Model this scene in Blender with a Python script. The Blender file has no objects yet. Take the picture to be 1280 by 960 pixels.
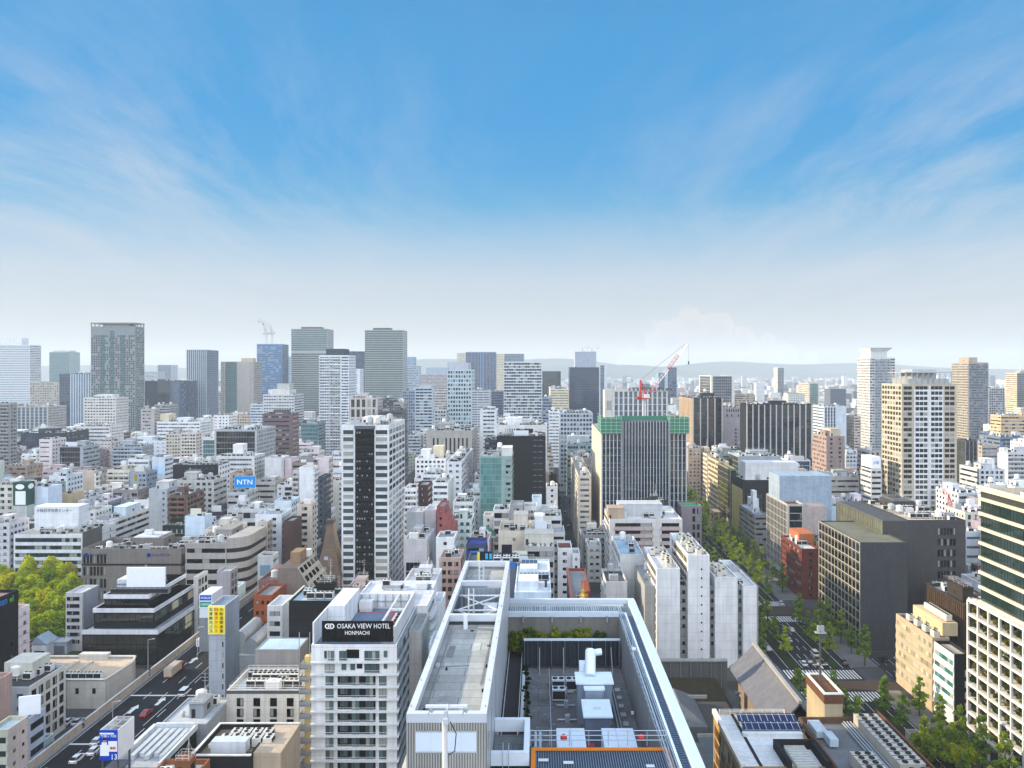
import bpy, math, random
import numpy as np
from mathutils import Vector, Matrix
rad = math.radians
SC = bpy.context.scene
COL = SC.collection
F, CX, CY, H = 962.0, 673.0, 464.0, 100.0      # focal length and principal point in photo pixels, eye height in metres

# ---------------------------------------------------------------- camera, sky, sun, exposure
cd = bpy.data.cameras.new("camera")
cd.sensor_width = 36.0
cd.lens = F / 1280 * 36
cd.shift_x = (640 - CX) / 1280
cd.shift_y = (CY - 480) / 1280
cd.clip_start, cd.clip_end = 1.0, 40000
cam = bpy.data.objects.new("camera", cd)
COL.objects.link(cam)
cam.location = (0, 0, H)
cam.rotation_euler = (rad(90), 0, 0)
SC.camera = cam

SUN_AZ, SUN_EL = 279.0, 19.0
SKY_STRENGTH, SUN_STRENGTH, EXPOSURE = 0.15, 5.0, 0.72
HAZE_DENSITY, HAZE_ANISO = 0.000105, 0.0
HAZE_COLOR = (0.76, 0.88, 0.99, 1)
SC.view_settings.view_transform = 'Standard'
SC.view_settings.look = 'None'
SC.view_settings.exposure = EXPOSURE
SC.view_settings.gamma = 1
SC.view_settings.use_curve_mapping = False
SC.cycles.use_denoising = True
SC.cycles.max_bounces = 5
SC.cycles.diffuse_bounces = 2
SC.cycles.glossy_bounces = 2
SC.cycles.transmission_bounces = 2
SC.cycles.volume_bounces = 1
SC.cycles.transparent_max_bounces = 4
SC.cycles.caustics_reflective = False
SC.cycles.caustics_refractive = False
SC.cycles.sample_clamp_indirect = 6


class NT:
    """tiny helper to wire node trees"""
    def __init__(s, tree):
        s.t = tree
        tree.nodes.clear()

    def n(s, typ, props=None, **inp):
        nd = s.t.nodes.new(typ)
        for k, v in (props or {}).items():
            setattr(nd, k, v)
        for k, v in inp.items():
            key = int(k[1:]) if k[0] == 'i' and k[1:].isdigit() else k.replace('_', ' ')
            sock = nd.inputs[key]
            if isinstance(v, bpy.types.NodeSocket):
                s.t.links.new(v, sock)
            else:
                sock.default_value = v
        return nd

    def m(s, op, a, b=0.0, c=0.0, clamp=False):
        return s.n('ShaderNodeMath', {'operation': op, 'use_clamp': clamp}, i0=a, i1=b, i2=c).outputs[0]

    def mix(s, f, a, b, typ='MIX'):
        return s.n('ShaderNodeMix', {'data_type': 'RGBA', 'blend_type': typ}, i0=f, i6=a, i7=b).outputs[2]

    def ramp(s, f, pts, interp='LINEAR'):
        nd = s.n('ShaderNodeValToRGB', None, i0=f)
        cr = nd.color_ramp
        cr.interpolation = interp
        while len(cr.elements) < len(pts):
            cr.elements.new(0.5)
        for e, (p, c) in zip(cr.elements, pts):
            e.position = p
            e.color = c if len(c) == 4 else (*c, 1)
        return nd.outputs[0]


def world():
    w = bpy.data.worlds.new("World")
    SC.world = w
    w.use_nodes = True
    t = NT(w.node_tree)
    sky = t.n('ShaderNodeTexSky', {'sky_type': 'NISHITA', 'sun_disc': False, 'sun_elevation': rad(SUN_EL), 'sun_rotation': rad(SUN_AZ),
                                  'altitude': 0, 'air_density': 1.0, 'dust_density': 0.6, 'ozone_density': 2.2})
    tc = t.n('ShaderNodeTexCoord').outputs['Generated']
    sep = t.n('ShaderNodeSeparateXYZ', None, i0=tc)
    x, y, z = sep.outputs
    za = t.m('MAXIMUM', z, 0.0)
    ya = t.m('MAXIMUM', y, 0.02)
    base = t.n('ShaderNodeHueSaturation', None, Saturation=1.12, Value=1.0, Color=sky.outputs[0]).outputs[0]
    # deep azure overhead, milky towards the horizon (the air of the day)
    grad = t.ramp(za, [(0.0, (2.48, 2.45, 2.35)), (0.045, (2.55, 2.60, 2.62)), (0.117, (2.20, 2.60, 2.98)), (0.165, (1.35, 2.25, 3.08)), (0.212, (0.42, 1.74, 3.05)), (0.256, (0.22, 1.54, 3.1)), (0.311, (0.16, 1.46, 3.1)), (0.40, (0.18, 1.42, 3.0)), (0.6, (0.2, 1.0, 2.4))])
    base = t.n('ShaderNodeVectorMath', {'operation': 'SCALE'}, i0=base, Scale=0.42).outputs[0]
    base = t.mix(0.88, base, grad)
    # cirrus: wisps drawn out north-south on a high plane, gathered to the west and the east
    zz = t.m('ADD', za, 0.07)
    u = t.m('DIVIDE', x, zz)
    v = t.m('DIVIDE', y, zz)
    wob = t.n('ShaderNodeTexNoise', None, Vector=t.n('ShaderNodeCombineXYZ', None, X=u, Y=v, Z=1.7).outputs[0], Scale=0.5, Detail=2.0).outputs[0]
    vec = t.n('ShaderNodeCombineXYZ', None, X=t.m('ADD', t.m('MULTIPLY', u, 1.5), t.m('MULTIPLY', wob, 1.1)), Y=t.m('MULTIPLY', v, 0.42), Z=0.0).outputs[0]
    n1 = t.n('ShaderNodeTexNoise', None, Vector=vec, Scale=1.35, Detail=8.0, Roughness=0.66, Distortion=0.15).outputs[0]
    c1 = t.ramp(n1, [(0.42, (0, 0, 0)), (0.74, (1, 1, 1))])
    side = t.ramp(t.m('ABSOLUTE', t.m('DIVIDE', x, ya)), [(0.08, (0.28,) * 3), (0.5, (1,) * 3)])
    low = t.ramp(za, [(0.0, (0.4,) * 3), (0.09, (0.85,) * 3), (0.20, (0.85,) * 3), (0.30, (0.62,) * 3), (0.40, (0.22,) * 3)])
    cir = t.m('MULTIPLY', t.m('MULTIPLY', c1, side), low)
    colr = t.mix(t.m('MULTIPLY', cir, 0.85), base, (2.5, 2.7, 3.05, 1))
    # one cumulus bank low in the north-north-east: rounded heads of cloud with ragged edges
    cu = t.m('DIVIDE', x, ya)
    cv = t.m('DIVIDE', za, ya)
    cvec = t.n('ShaderNodeCombineXYZ', None, X=cu, Y=cv, Z=0.4).outputs[0]
    cn = t.n('ShaderNodeTexNoise', None, Vector=cvec, Scale=60.0, Detail=6.0, Roughness=0.6).outputs[0]
    vo = t.n('ShaderNodeTexVoronoi', {'feature': 'SMOOTH_F1'}, Vector=cvec, Scale=62.0, Smoothness=0.3).outputs['Distance']
    f = None
    for ex, ey, er in ((.198, .052, .036), (.232, .050, .032), (.167, .034, .034), (.262, .034, .028), (.295, .026, .026), (.325, .018, .022), (.352, .010, .018), (.128, .012, .026), (.215, .02, .05), (.30, .0, .04)):
        dx, dy = t.m('SUBTRACT', cu, ex), t.m('SUBTRACT', cv, ey)
        d = t.m('SQRT', t.m('ADD', t.m('MULTIPLY', dx, dx), t.m('MULTIPLY', dy, dy)))
        e = t.m('SUBTRACT', er, d)
        f = e if f is None else t.m('SMOOTH_MAX', f, e, 0.006)
    f = t.m('ADD', f, t.m('ADD', t.m('MULTIPLY', t.m('SUBTRACT', cn, 0.5), 0.022), t.m('MULTIPLY', t.m('SUBTRACT', 0.40, vo), 0.018)))
    edge = t.m('MULTIPLY', t.m('MULTIPLY', f, 170.0, clamp=True), t.m('GREATER_THAN', y, 0.05))
    inner = t.m('MULTIPLY', f, 38.0, clamp=True)
    ccol = t.mix(inner, (3.0, 2.92, 2.85, 1), (2.62, 2.64, 2.70, 1))
    colr = t.mix(t.m('MULTIPLY', edge, 0.88), colr, ccol)
    # unseen bright cloud added over the southern sky to light the south faces
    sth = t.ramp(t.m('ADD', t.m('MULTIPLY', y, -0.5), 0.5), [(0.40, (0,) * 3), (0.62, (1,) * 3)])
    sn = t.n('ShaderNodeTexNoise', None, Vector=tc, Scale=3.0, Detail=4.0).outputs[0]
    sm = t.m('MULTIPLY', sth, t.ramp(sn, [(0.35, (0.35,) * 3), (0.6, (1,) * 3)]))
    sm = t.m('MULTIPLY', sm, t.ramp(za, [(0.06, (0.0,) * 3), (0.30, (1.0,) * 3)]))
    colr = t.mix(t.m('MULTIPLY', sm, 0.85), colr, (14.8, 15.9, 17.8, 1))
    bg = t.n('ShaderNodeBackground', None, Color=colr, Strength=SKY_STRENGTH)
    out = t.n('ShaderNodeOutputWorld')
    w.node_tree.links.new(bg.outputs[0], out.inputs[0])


world()
sl = bpy.data.lights.new("sun", 'SUN')
sl.energy = SUN_STRENGTH
sl.angle = rad(0.53)
sl.color = (1.0, 0.82, 0.57)
sun = bpy.data.objects.new("sun", sl)
COL.objects.link(sun)
SV = Vector((math.sin(rad(SUN_AZ)) * math.cos(rad(SUN_EL)), math.cos(rad(SUN_AZ)) * math.cos(rad(SUN_EL)), math.sin(rad(SUN_EL))))
sun.rotation_euler = (-SV).to_track_quat('-Z', 'Y').to_euler()
sun.location = SV * 500


def wx(px, Y):
    return (px - CX) * Y / F


def wz(py, Y):
    return H - (py - CY) * Y / F


# ---------------------------------------------------------------- materials (base colour from each object's own colour)
MATS = {}


def mat(name):
    if name in MATS:
        return MATS[name]
    m = bpy.data.materials.new(name)
    m.use_nodes = True
    t = NT(m.node_tree)
    oc = t.n('ShaderNodeObjectInfo')
    col, ornd = oc.outputs['Color'], oc.outputs['Random']
    tex = t.n('ShaderNodeTexCoord').outputs['Object']
    geo = t.n('ShaderNodeNewGeometry')
    isl = geo.outputs['Random Per Island']
    kw = dict(Roughness=0.75)
    bump = None

    def noise(scale, detail=3.0, sx=1, sy=1, sz=1):
        mp = t.n('ShaderNodeMapping', None, Vector=tex, Scale=(sx, sy, sz)).outputs[0]
        return t.n('ShaderNodeTexNoise', None, Vector=mp, Scale=scale, Detail=detail).outputs[0]

    def vary(c, f, lo, hi):
        k = t.n('ShaderNodeMapRange', None, i0=f, i1=0.25, i2=0.75, i3=lo, i4=hi).outputs[0]
        return t.n('ShaderNodeVectorMath', {'operation': 'SCALE'}, i0=c, Scale=k).outputs[0]

    if name in ('wall', 'tile', 'concrete', 'metal', 'ribbed'):
        c = vary(col, noise(0.25, 4), 0.86, 1.08)
        c = vary(c, noise(1.0, 3, 1.1, 1.1, 0.07), 0.84, 1.06)
        if name == 'wall':                                   # cast joints at every storey and every few metres
            sp = t.n('ShaderNodeSeparateXYZ', None, i0=tex).outputs
            jz = t.m('LESS_THAN', t.m('PINGPONG', sp[2], 1.5), 0.045)
            jx = t.m('LESS_THAN', t.m('PINGPONG', t.m('ADD', sp[0], sp[1]), 2.2), 0.04)
            c = t.mix(t.m('MULTIPLY', t.m('MAXIMUM', jz, jx), 0.30), c, (0.05, 0.05, 0.055, 1))
        if name == 'tile':
            br = t.n('ShaderNodeTexBrick', None, Vector=t.n('ShaderNodeMapping', None, Vector=tex, Rotation=(rad(90), 0, 0)).outputs[0], Color1=(1, 1, 1, 1), Color2=(0.86, 0.86, 0.86, 1), Mortar=(0.62, 0.62, 0.62, 1), Scale=1.0)
            br.inputs['Mortar Size'].default_value = 0.03
            br.inputs['Brick Width'].default_value = 1.2
            br.inputs['Row Height'].default_value = 0.6
            c = t.mix(1.0, c, br.outputs[0], 'MULTIPLY')
        if name == 'ribbed':
            w = t.n('ShaderNodeTexWave', {'wave_type': 'BANDS', 'bands_direction': 'DIAGONAL'}, Vector=t.n('ShaderNodeMapping', None, Vector=tex, Scale=(1, 1, 0)).outputs[0], Scale=0.8).outputs[1]
            bump = t.n('ShaderNodeBump', None, Height=w, Strength=0.9, Distance=0.2).outputs[0]
        if name == 'concrete':
            c = vary(c, noise(3.0, 5), 0.88, 1.08)
        kw['Roughness'] = {'metal': 0.38, 'tile': 0.5}.get(name, 0.8)
        if name == 'metal':
            kw['Metallic'] = 0.25
        kw['Base_Color'] = c
    elif name == 'brick':
        br = t.n('ShaderNodeTexBrick', None, Vector=t.n('ShaderNodeMapping', None, Vector=tex, Rotation=(rad(90), 0, 0)).outputs[0], Color1=(1.1, 1.1, 1.1, 1), Color2=(0.72, 0.72, 0.72, 1), Mortar=(1.1, 1.15, 1.2, 1), Scale=1.0)
        br.inputs['Mortar Size'].default_value = 0.02
        br.inputs['Brick Width'].default_value = 0.5
        br.inputs['Row Height'].default_value = 0.22
        kw['Base_Color'] = t.mix(1.0, vary(col, noise(0.4, 4), 0.85, 1.12), br.outputs[0], 'MULTIPLY')
        kw['Roughness'] = 0.85
    elif name == 'roof':
        c = vary(col, noise(0.16, 5), 0.80, 1.15)
        c = vary(c, noise(1.3, 4), 0.86, 1.1)
        sep = t.n('ShaderNodeSeparateXYZ', None, i0=tex)
        seam = t.m('PINGPONG', sep.outputs[1], 1.1)
        seam = t.m('LESS_THAN', seam, 0.05)
        c = t.mix(t.m('MULTIPLY', seam, 0.22), c, (0.05, 0.055, 0.06, 1))
        kw['Base_Color'] = c
        kw['Roughness'] = 0.8
    elif name == 'slabroof':
        br = t.n('ShaderNodeTexBrick', None, Vector=tex, Color1=(1.06, 1.06, 1.06, 1), Color2=(0.9, 0.9, 0.9, 1), Mortar=(0.24, 0.25, 0.27, 1), Scale=1.0)
        br.inputs['Mortar Size'].default_value = 0.035
        br.inputs['Brick Width'].default_value = 6.5
        br.inputs['Row Height'].default_value = 2.3
        c = t.mix(1.0, vary(vary(col, noise(0.16, 5), 0.74, 1.14), noise(0.9, 5, 1, .25, 1), 0.84, 1.1), br.outputs[0], 'MULTIPLY')
        kw['Base_Color'] = vary(c, noise(2.2, 5), 0.88, 1.08)
    elif name in ('pane', 'curtainwall'):
        r = t.n('ShaderNodeTexWhiteNoise', {'noise_dimensions': '2D'}, Vector=t.n('ShaderNodeCombineXYZ', None, X=t.m('MULTIPLY', isl, 91.0), Y=t.m('MULTIPLY', ornd, 57.0)).outputs[0]).outputs[0]
        k = t.ramp(r, [(0.0, (0.45,) * 3), (0.5, (0.9,) * 3), (0.8, (1.25,) * 3), (1.0, (1.6,) * 3)] if name == 'pane' else [(0.0, (0.78,) * 3), (0.5, (0.97,) * 3), (0.8, (1.1,) * 3), (1.0, (1.25,) * 3)])
        c = t.mix(1.0, col, k, 'MULTIPLY')
        if name == 'pane':
            c = t.mix(t.m('MULTIPLY', t.m('GREATER_THAN', r, 0.76), 0.75), c, (0.36, 0.36, 0.33, 1))
        kw.update(Base_Color=c, Roughness=0.07, IOR=1.55)
        if name == 'curtainwall':
            kw.update(IOR=1.9, Roughness=0.05)
            wob = t.n('ShaderNodeTexNoise', None, Vector=tex, Scale=0.2, Detail=1.0).outputs[0]
            bump = t.n('ShaderNodeBump', None, Height=wob, Strength=0.02, Distance=1.0).outputs[0]
    elif name == 'paint':
        kw.update(Base_Color=vary(col, noise(0.6, 3), 0.95, 1.04), Roughness=0.45)
    elif name == 'gloss':
        kw.update(Base_Color=col, Roughness=0.18, Coat_Weight=0.6)
    elif name == 'rubber':
        kw.update(Base_Color=(0.02, 0.02, 0.022, 1), Roughness=0.9)
    elif name == 'gold':
        kw.update(Base_Color=(0.95, 0.58, 0.12, 1), Metallic=0.9, Roughness=0.25)
    elif name == 'asphalt':
        c = vary(vary(col, noise(0.07, 5), 0.72, 1.3), noise(0.8, 4, 1, .06, 1), 0.85, 1.15)
        kw.update(Base_Color=vary(c, noise(4.0, 3), 0.88, 1.1), Roughness=0.85)
    elif name == 'paver':
        br = t.n('ShaderNodeTexBrick', None, Vector=tex, Color1=(1.05, 1.05, 1.05, 1), Color2=(0.9, 0.9, 0.9, 1), Mortar=(0.7, 0.7, 0.7, 1), Scale=1.0)
        br.inputs['Brick Width'].default_value = 1.6
        br.inputs['Row Height'].default_value = 0.8
        kw.update(Base_Color=t.mix(1.0, vary(col, noise(0.1, 4), 0.82, 1.15), br.outputs[0], 'MULTIPLY'), Roughness=0.85)
    elif name == 'leaf':
        k = t.ramp(isl, [(0.0, (0.62, 0.70, 0.55)), (0.5, (1.0, 1.0, 1.0)), (1.0, (1.4, 1.3, 1.25))])
        c = t.mix(1.0, col, k, 'MULTIPLY')
        d = t.n('ShaderNodeBsdfDiffuse', None, Color=c)
        tr = t.n('ShaderNodeBsdfTranslucent', None, Color=t.mix(1.0, c, (1.3, 1.35, 0.6, 1), 'MULTIPLY'))
        mx = t.n('ShaderNodeMixShader', None, i0=0.45, i1=d.outputs[0], i2=tr.outputs[0])
        o = t.n('ShaderNodeOutputMaterial', None, Surface=mx.outputs[0])
        MATS[name] = m
        return m
    elif name == 'bark':
        kw.update(Base_Color=vary((0.075, 0.055, 0.042), noise(2.0, 4, 1, 1, 0.2), 0.7, 1.3), Roughness=0.9)
    elif name == 'turf':
        c = vary(col, noise(0.5, 5), 0.7, 1.25)
        kw.update(Base_Color=vary(c, noise(5.0, 4), 0.7, 1.25), Roughness=0.95)
    elif name == 'mountain':
        kw.update(Base_Color=vary(col, t.n('ShaderNodeTexNoise', None, Vector=tex, Scale=0.004, Detail=6.0).outputs[0], 0.7, 1.3), Roughness=1.0)
    elif name == 'city':
        r = t.n('ShaderNodeTexWhiteNoise', {'noise_dimensions': '1D'}, W=t.m('MULTIPLY', isl, 977.0)).outputs[0]
        c = t.ramp(r, [(0.0, (0.13, 0.15, 0.18)), (0.22, (0.30, 0.30, 0.31)), (0.45, (0.48, 0.45, 0.42)), (0.62, (0.62, 0.62, 0.62)), (0.84, (0.40, 0.33, 0.27)), (0.93, (0.72, 0.73, 0.75))], 'CONSTANT')
        sp = t.n('ShaderNodeSeparateXYZ', None, i0=tex)
        nz = t.n('ShaderNodeSeparateXYZ', None, i0=geo.outputs['Normal']).outputs[2]
        hz = t.m('ADD', sp.outputs[0], t.m('MULTIPLY', sp.outputs[1], 1.0))
        b1 = t.m('LESS_THAN', t.m('PINGPONG', sp.outputs[2], 1.7), 0.75)
        b2 = t.m('LESS_THAN', t.m('PINGPONG', hz, 1.5), 0.95)
        w = t.m('MULTIPLY', t.m('MULTIPLY', b1, b2), t.m('LESS_THAN', nz, 0.5))
        c = t.mix(t.m('MULTIPLY', w, 0.75), c, (0.05, 0.06, 0.075, 1))
        kw.update(Base_Color=c, Roughness=0.8)
    elif name == 'solar':
        br = t.n('ShaderNodeTexBrick', None, Vector=tex, Color1=(0.014, 0.020, 0.06, 1), Color2=(0.020, 0.028, 0.075, 1), Mortar=(0.40, 0.42, 0.45, 1), Scale=1.0)
        br.offset = 0.0
        br.inputs['Mortar Size'].default_value = 0.05
        br.inputs['Brick Width'].default_value = 1.3
        br.inputs['Row Height'].default_value = 1.9
        kw.update(Base_Color=br.outputs[0], Roughness=0.15)
    if bump is not None:
        kw['Normal'] = bump
    if name not in ('pane', 'curtainwall', 'gloss', 'gold', 'metal', 'solar'):
        kw['Specular_IOR_Level'] = 0.18
    b = t.n('ShaderNodeBsdfPrincipled', None, **kw)
    t.n('ShaderNodeOutputMaterial', None, Surface=b.outputs[0])
    MATS[name] = m
    return m


# ---------------------------------------------------------------- mesh builder
class MB:
    def __init__(s):
        s.v, s.f, s.mi = [], [], []

    def quad(s, a, b, c, d, mi=0):
        k = len(s.v)
        s.v += [a, b, c, d]
        s.f.append((k, k + 1, k + 2, k + 3))
        s.mi.append(mi)

    def box(s, x0, x1, y0, y1, z0, z1, mi=0, skip=''):
        k = len(s.v)
        s.v += [(x0, y0, z0), (x1, y0, z0), (x1, y1, z0), (x0, y1, z0), (x0, y0, z1), (x1, y0, z1), (x1, y1, z1), (x0, y1, z1)]
        for key, q in (('b', (0, 3, 2, 1)), ('t', (4, 5, 6, 7)), ('s', (0, 1, 5, 4)), ('e', (1, 2, 6, 5)), ('n', (2, 3, 7, 6)), ('w', (3, 0, 4, 7))):
            if key not in skip:
                s.f.append(tuple(k + i for i in q))
                s.mi.append(mi)
        return s

    def prism(s, poly, z0, z1, mi=0, cap=True, bottom=False):
        k, n = len(s.v), len(poly)
        s.v += [(x, y, z0) for x, y in poly] + [(x, y, z1) for x, y in poly]
        for i in range(n):
            j = (i + 1) % n
            s.f.append((k + i, k + j, k + n + j, k + n + i))
            s.mi.append(mi)
        if cap:
            s.f.append(tuple(k + n + i for i in range(n)))
            s.mi.append(mi)
        if bottom:
            s.f.append(tuple(k + n - 1 - i for i in range(n)))
            s.mi.append(mi)
        return s

    def cyl(s, cx, cy, r, z0, z1, n=12, mi=0, r2=None):
        k = len(s.v)
        r2 = r if r2 is None else r2
        for rr, z in ((r, z0), (r2, z1)):
            for i in range(n):
                a = 2 * math.pi * i / n
                s.v.append((cx + rr * math.cos(a), cy + rr * math.sin(a), z))
        for i in range(n):
            j = (i + 1) % n
            s.f.append((k + i, k + j, k + n + j, k + n + i))
            s.mi.append(mi)
        s.f.append(tuple(k + n + i for i in range(n)))
        s.mi.append(mi)
        s.f.append(tuple(k + n - 1 - i for i in range(n)))
        s.mi.append(mi)
        return s

    def tube(s, p, q, r, n=6, mi=0, r2=None):
        p, q = Vector(p), Vector(q)
        d = (q - p)
        if d.length < 1e-6:
            return s
        d.normalize()
        a = d.cross(Vector((0, 0, 1)) if abs(d.z) < 0.9 else Vector((1, 0, 0))).normalized()
        b = d.cross(a)
        k = len(s.v)
        r2 = r if r2 is None else r2
        for c, rr in ((p, r), (q, r2)):
            for i in range(n):
                t = 2 * math.pi * i / n
                s.v.append(tuple(c + a * (rr * math.cos(t)) + b * (rr * math.sin(t))))
        for i in range(n):
            j = (i + 1) % n
            s.f.append((k + i, k + n + i, k + n + j, k + j))
            s.mi.append(mi)
        s.f.append(tuple(k + i for i in range(n)))
        s.mi.append(mi)
        s.f.append(tuple(k + 2 * n - 1 - i for i in range(n)))
        s.mi.append(mi)
        return s

    def mesh(s, name, mats):
        me = bpy.data.meshes.new(name)
        me.from_pydata(s.v, [], s.f)
        for m in mats:
            me.materials.append(mat(m))
        if len(mats) > 1:
            me.polygons.foreach_set('material_index', s.mi)
        return me

    def build(s, name, mats, parent=None, color=None, loc=None, rz=0.0):
        if isinstance(mats, str):
            mats = [mats]
        return obj(name, s.mesh(name, mats), parent, color, loc, rz)


def rich(c):
    g = [max(0.0, v) ** (1.46 - .55 * v) for v in c[:3]]
    l = 0.3 * g[0] + 0.59 * g[1] + 0.11 * g[2]
    return [max(0.0, l + (v - l) * 1.0) for v in g]


def obj(name, me, parent=None, color=None, loc=None, rz=0.0):
    o = bpy.data.objects.new(name, me)
    COL.objects.link(o)
    if parent is not None:
        o.parent = parent
    if color is not None:
        o.color = (*rich(color), 1)
    if loc is not None:
        o.location = loc
    if rz:
        o.rotation_euler = (0, 0, rz)
    return o


def tag(o, label, cat, group=None):
    o['label'] = label
    o['category'] = cat
    if group:
        o['group'] = group
    return o


def thing(name, label, cat, loc=(0, 0, 0), rz=0.0, group=None):
    o = bpy.data.objects.new(name, None)
    o.empty_display_size = 0.5
    COL.objects.link(o)
    o.location = loc
    o.rotation_euler = (0, 0, rz)
    return tag(o, label, cat, group)


def struct(o, kind='structure'):
    o['kind'] = kind
    return o


def clone(root, loc, rz, label, group=None, color=None):
    """copy of a thing with copies of its parts and sub-parts"""
    r = root.copy()
    COL.objects.link(r)
    r.location = loc
    r.rotation_euler = (0, 0, rz)
    r['label'] = label
    if group:
        r['group'] = group
    for ch in KIDS.get(root.name, ()):
        c = ch.copy()
        COL.objects.link(c)
        c.parent = r
        if color is not None and c.name.startswith(('body', 'crown')):
            c.color = (*color, 1)
        for g in KIDS.get(ch.name, ()):
            d = g.copy()
            COL.objects.link(d)
            d.parent = c
    return r


KIDS = {}


def kids(o, *parts):
    KIDS.setdefault(o.name, []).extend(parts)


def text_mesh(body, size, depth=0.03, spacing=1.0):
    c = bpy.data.curves.new("lettering", 'FONT')
    c.body = body
    c.size = 1.0
    c.extrude = 0.0
    c.space_character = spacing
    c.align_x = 'CENTER'
    c.align_y = 'CENTER'
    c.resolution_u = 2
    o = bpy.data.objects.new("lettering", c)
    COL.objects.link(o)
    bpy.context.view_layer.update()
    me = bpy.data.meshes.new_from_object(o.evaluated_get(bpy.context.evaluated_depsgraph_get()))
    bpy.data.objects.remove(o)
    n = len(me.vertices)
    co = np.empty(n * 3, dtype=np.float32)
    me.vertices.foreach_get('co', co)
    co = co.reshape(n, 3)
    w = float(co[:, 0].max() - co[:, 0].min()) or 1
    h = float(co[:, 1].max() - co[:, 1].min()) or 1
    mid = (co.max(axis=0) + co.min(axis=0)) / 2
    sx, sz = size
    out = np.zeros_like(co)
    out[:, 0] = (co[:, 0] - mid[0]) * (sx / w)
    out[:, 2] = (co[:, 1] - mid[1]) * (sz / h)
    me.vertices.foreach_set('co', out.reshape(-1))
    me.update()
    return me


def lettering(parent, body, x, y, z, w, h, color, rz=0.0, bold=0.0, name='lettering'):
    """standing lettering w wide and h high, facing local -y (turned by rz)"""
    me = text_mesh(body, (w, h))
    me.materials.clear()
    me.materials.append(mat('paint'))
    o = obj(name, me, parent, color, (x, y, z), rz)
    m = o.modifiers.new('thickness', 'SOLIDIFY')
    m.thickness = 0.06
    m.offset = 0
    return o
# ---------------------------------------------------------------- facades
GL = {'d': (0.022, 0.027, 0.034), 'b': (0.045, 0.085, 0.14), 't': (0.09, 0.20, 0.21), 'g': (0.05, 0.085, 0.07), 'l': (0.20, 0.27, 0.33),
      's': (0.13, 0.18, 0.24), 'k': (0.008, 0.009, 0.012), 'w': (0.30, 0.36, 0.40), 'o': (0.10, 0.105, 0.08), 'n': (0.03, 0.045, 0.075)}
ROT = {'S': 0.0, 'E': rad(90), 'W': rad(-90), 'N': rad(180)}
MESHES = {}


def cached(key, fn):
    if key not in MESHES:
        MESHES[key] = fn()
    return MESHES[key]


def row_mesh(w, wh, n, gap, frame, curtain=False):
    """one storey's windows: n panes across w, each a loose pane (its own random tone), with a dark frame behind when frame"""
    def fn():
        m = MB()
        p = w / n
        if frame:
            m.box(-w / 2, w / 2, -0.05, 0.0, 0, wh, 1, 'n')
        g = gap * p
        if not frame and g > .45 * max(p - g, wh):        # a sill course ties windows that stand far apart
            m.box(-w / 2, w / 2, -.05, 0, -.06, .05, 1, 'n')
        for i in range(n):
            x0 = -w / 2 + i * p + g / 2
            m.box(x0, x0 + p - g, -0.09, -0.0 if not frame else -0.05, 0.03, wh - 0.03, 0, 'n' if not frame else 'nb')
        return m.mesh("window_row", ['curtainwall' if curtain else 'pane', 'paint'])
    return cached(('row', round(w, 2), round(wh, 2), n, round(gap, 3), frame, curtain), fn)


def window_mesh(ww, wh, lights):
    def fn():
        m = MB()
        f = 0.07
        m.box(-ww / 2 - f, ww / 2 + f, -0.10, 0, -f - 0.05, -f + 0.06, 1, 'n')
        m.box(-ww / 2 - f, ww / 2 + f, -0.10, 0, wh, wh + f, 1, 'n')
        m.box(-ww / 2 - f, -ww / 2, -0.10, 0, -f, wh, 1, 'n')
        m.box(ww / 2, ww / 2 + f, -0.10, 0, -f, wh, 1, 'n')
        p = ww / lights
        for i in range(lights):
            m.box(-ww / 2 + i * p, -ww / 2 + (i + 1) * p, -0.03, 0, 0, wh, 0, 'n')
            if i:
                m.box(-ww / 2 + i * p - 0.035, -ww / 2 + i * p + 0.035, -0.07, -0.03, 0, wh, 1, 'n')
        return m.mesh("window", ['pane', 'paint'])
    return cached(('win', round(ww, 2), round(wh, 2), lights), fn)


def strip_mesh(name, w, h, d, m_='wall'):
    return cached((name, round(w, 2), round(h, 2), round(d, 2), m_), lambda: MB().box(-w / 2, w / 2, -d, 0, 0, h, 0, 'n').mesh(name, [m_]))


def balcony_mesh(w, d, ph, cw, solid):
    def fn():
        m = MB()
        m.box(-w / 2, w / 2, -d, 0, -0.18, 0, 0, 'n')
        if solid:
            m.box(-w / 2, w / 2, -d, -d + 0.12, 0, ph, 0)
        else:
            m.box(-w / 2, w / 2, -d, -d + 0.06, ph - 0.08, ph, 0)
            m.box(-w / 2 + 0.1, w / 2 - 0.1, -d + 0.02, -d + 0.05, 0.05, ph - 0.08, 1)
        n = max(1, round(w / cw))
        for i in range(n + 1):
            x = -w / 2 + i * w / n
            m.box(x - 0.07, x + 0.07, -d + 0.1, 0, 0, 2.0 if 0 < i < n else 2.6, 0, 'n')
        return m.mesh("balcony", ['wall', 'pane'])
    return cached(('balc', round(w, 2), d, ph, cw, solid), fn)


def P(fh=3.0, cw=2.6, ww=1.3, wh=1.4, g='d', **k):
    return dict(k='p', fh=fh, cw=cw, ww=ww, wh=wh, g=g, **k)


def R(fh=3.4, wh=1.5, g='d', cw=1.6, **k):
    return dict(k='r', fh=fh, wh=wh, g=g, cw=cw, **k)


def C(fh=3.6, cw=1.6, g='b', wh=None, **k):
    return dict(k='c', fh=fh, wh=wh or fh - 0.25, g=g, cw=cw, **k)


def V(cw=3.0, ww=1.6, g='k', fh=3.8, fw=0.4, fd=0.4, fc=None, **k):
    return dict(k='v', cw=cw, ww=ww, g=g, fh=fh, fw=fw, fd=fd, fc=fc, **k)


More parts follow.
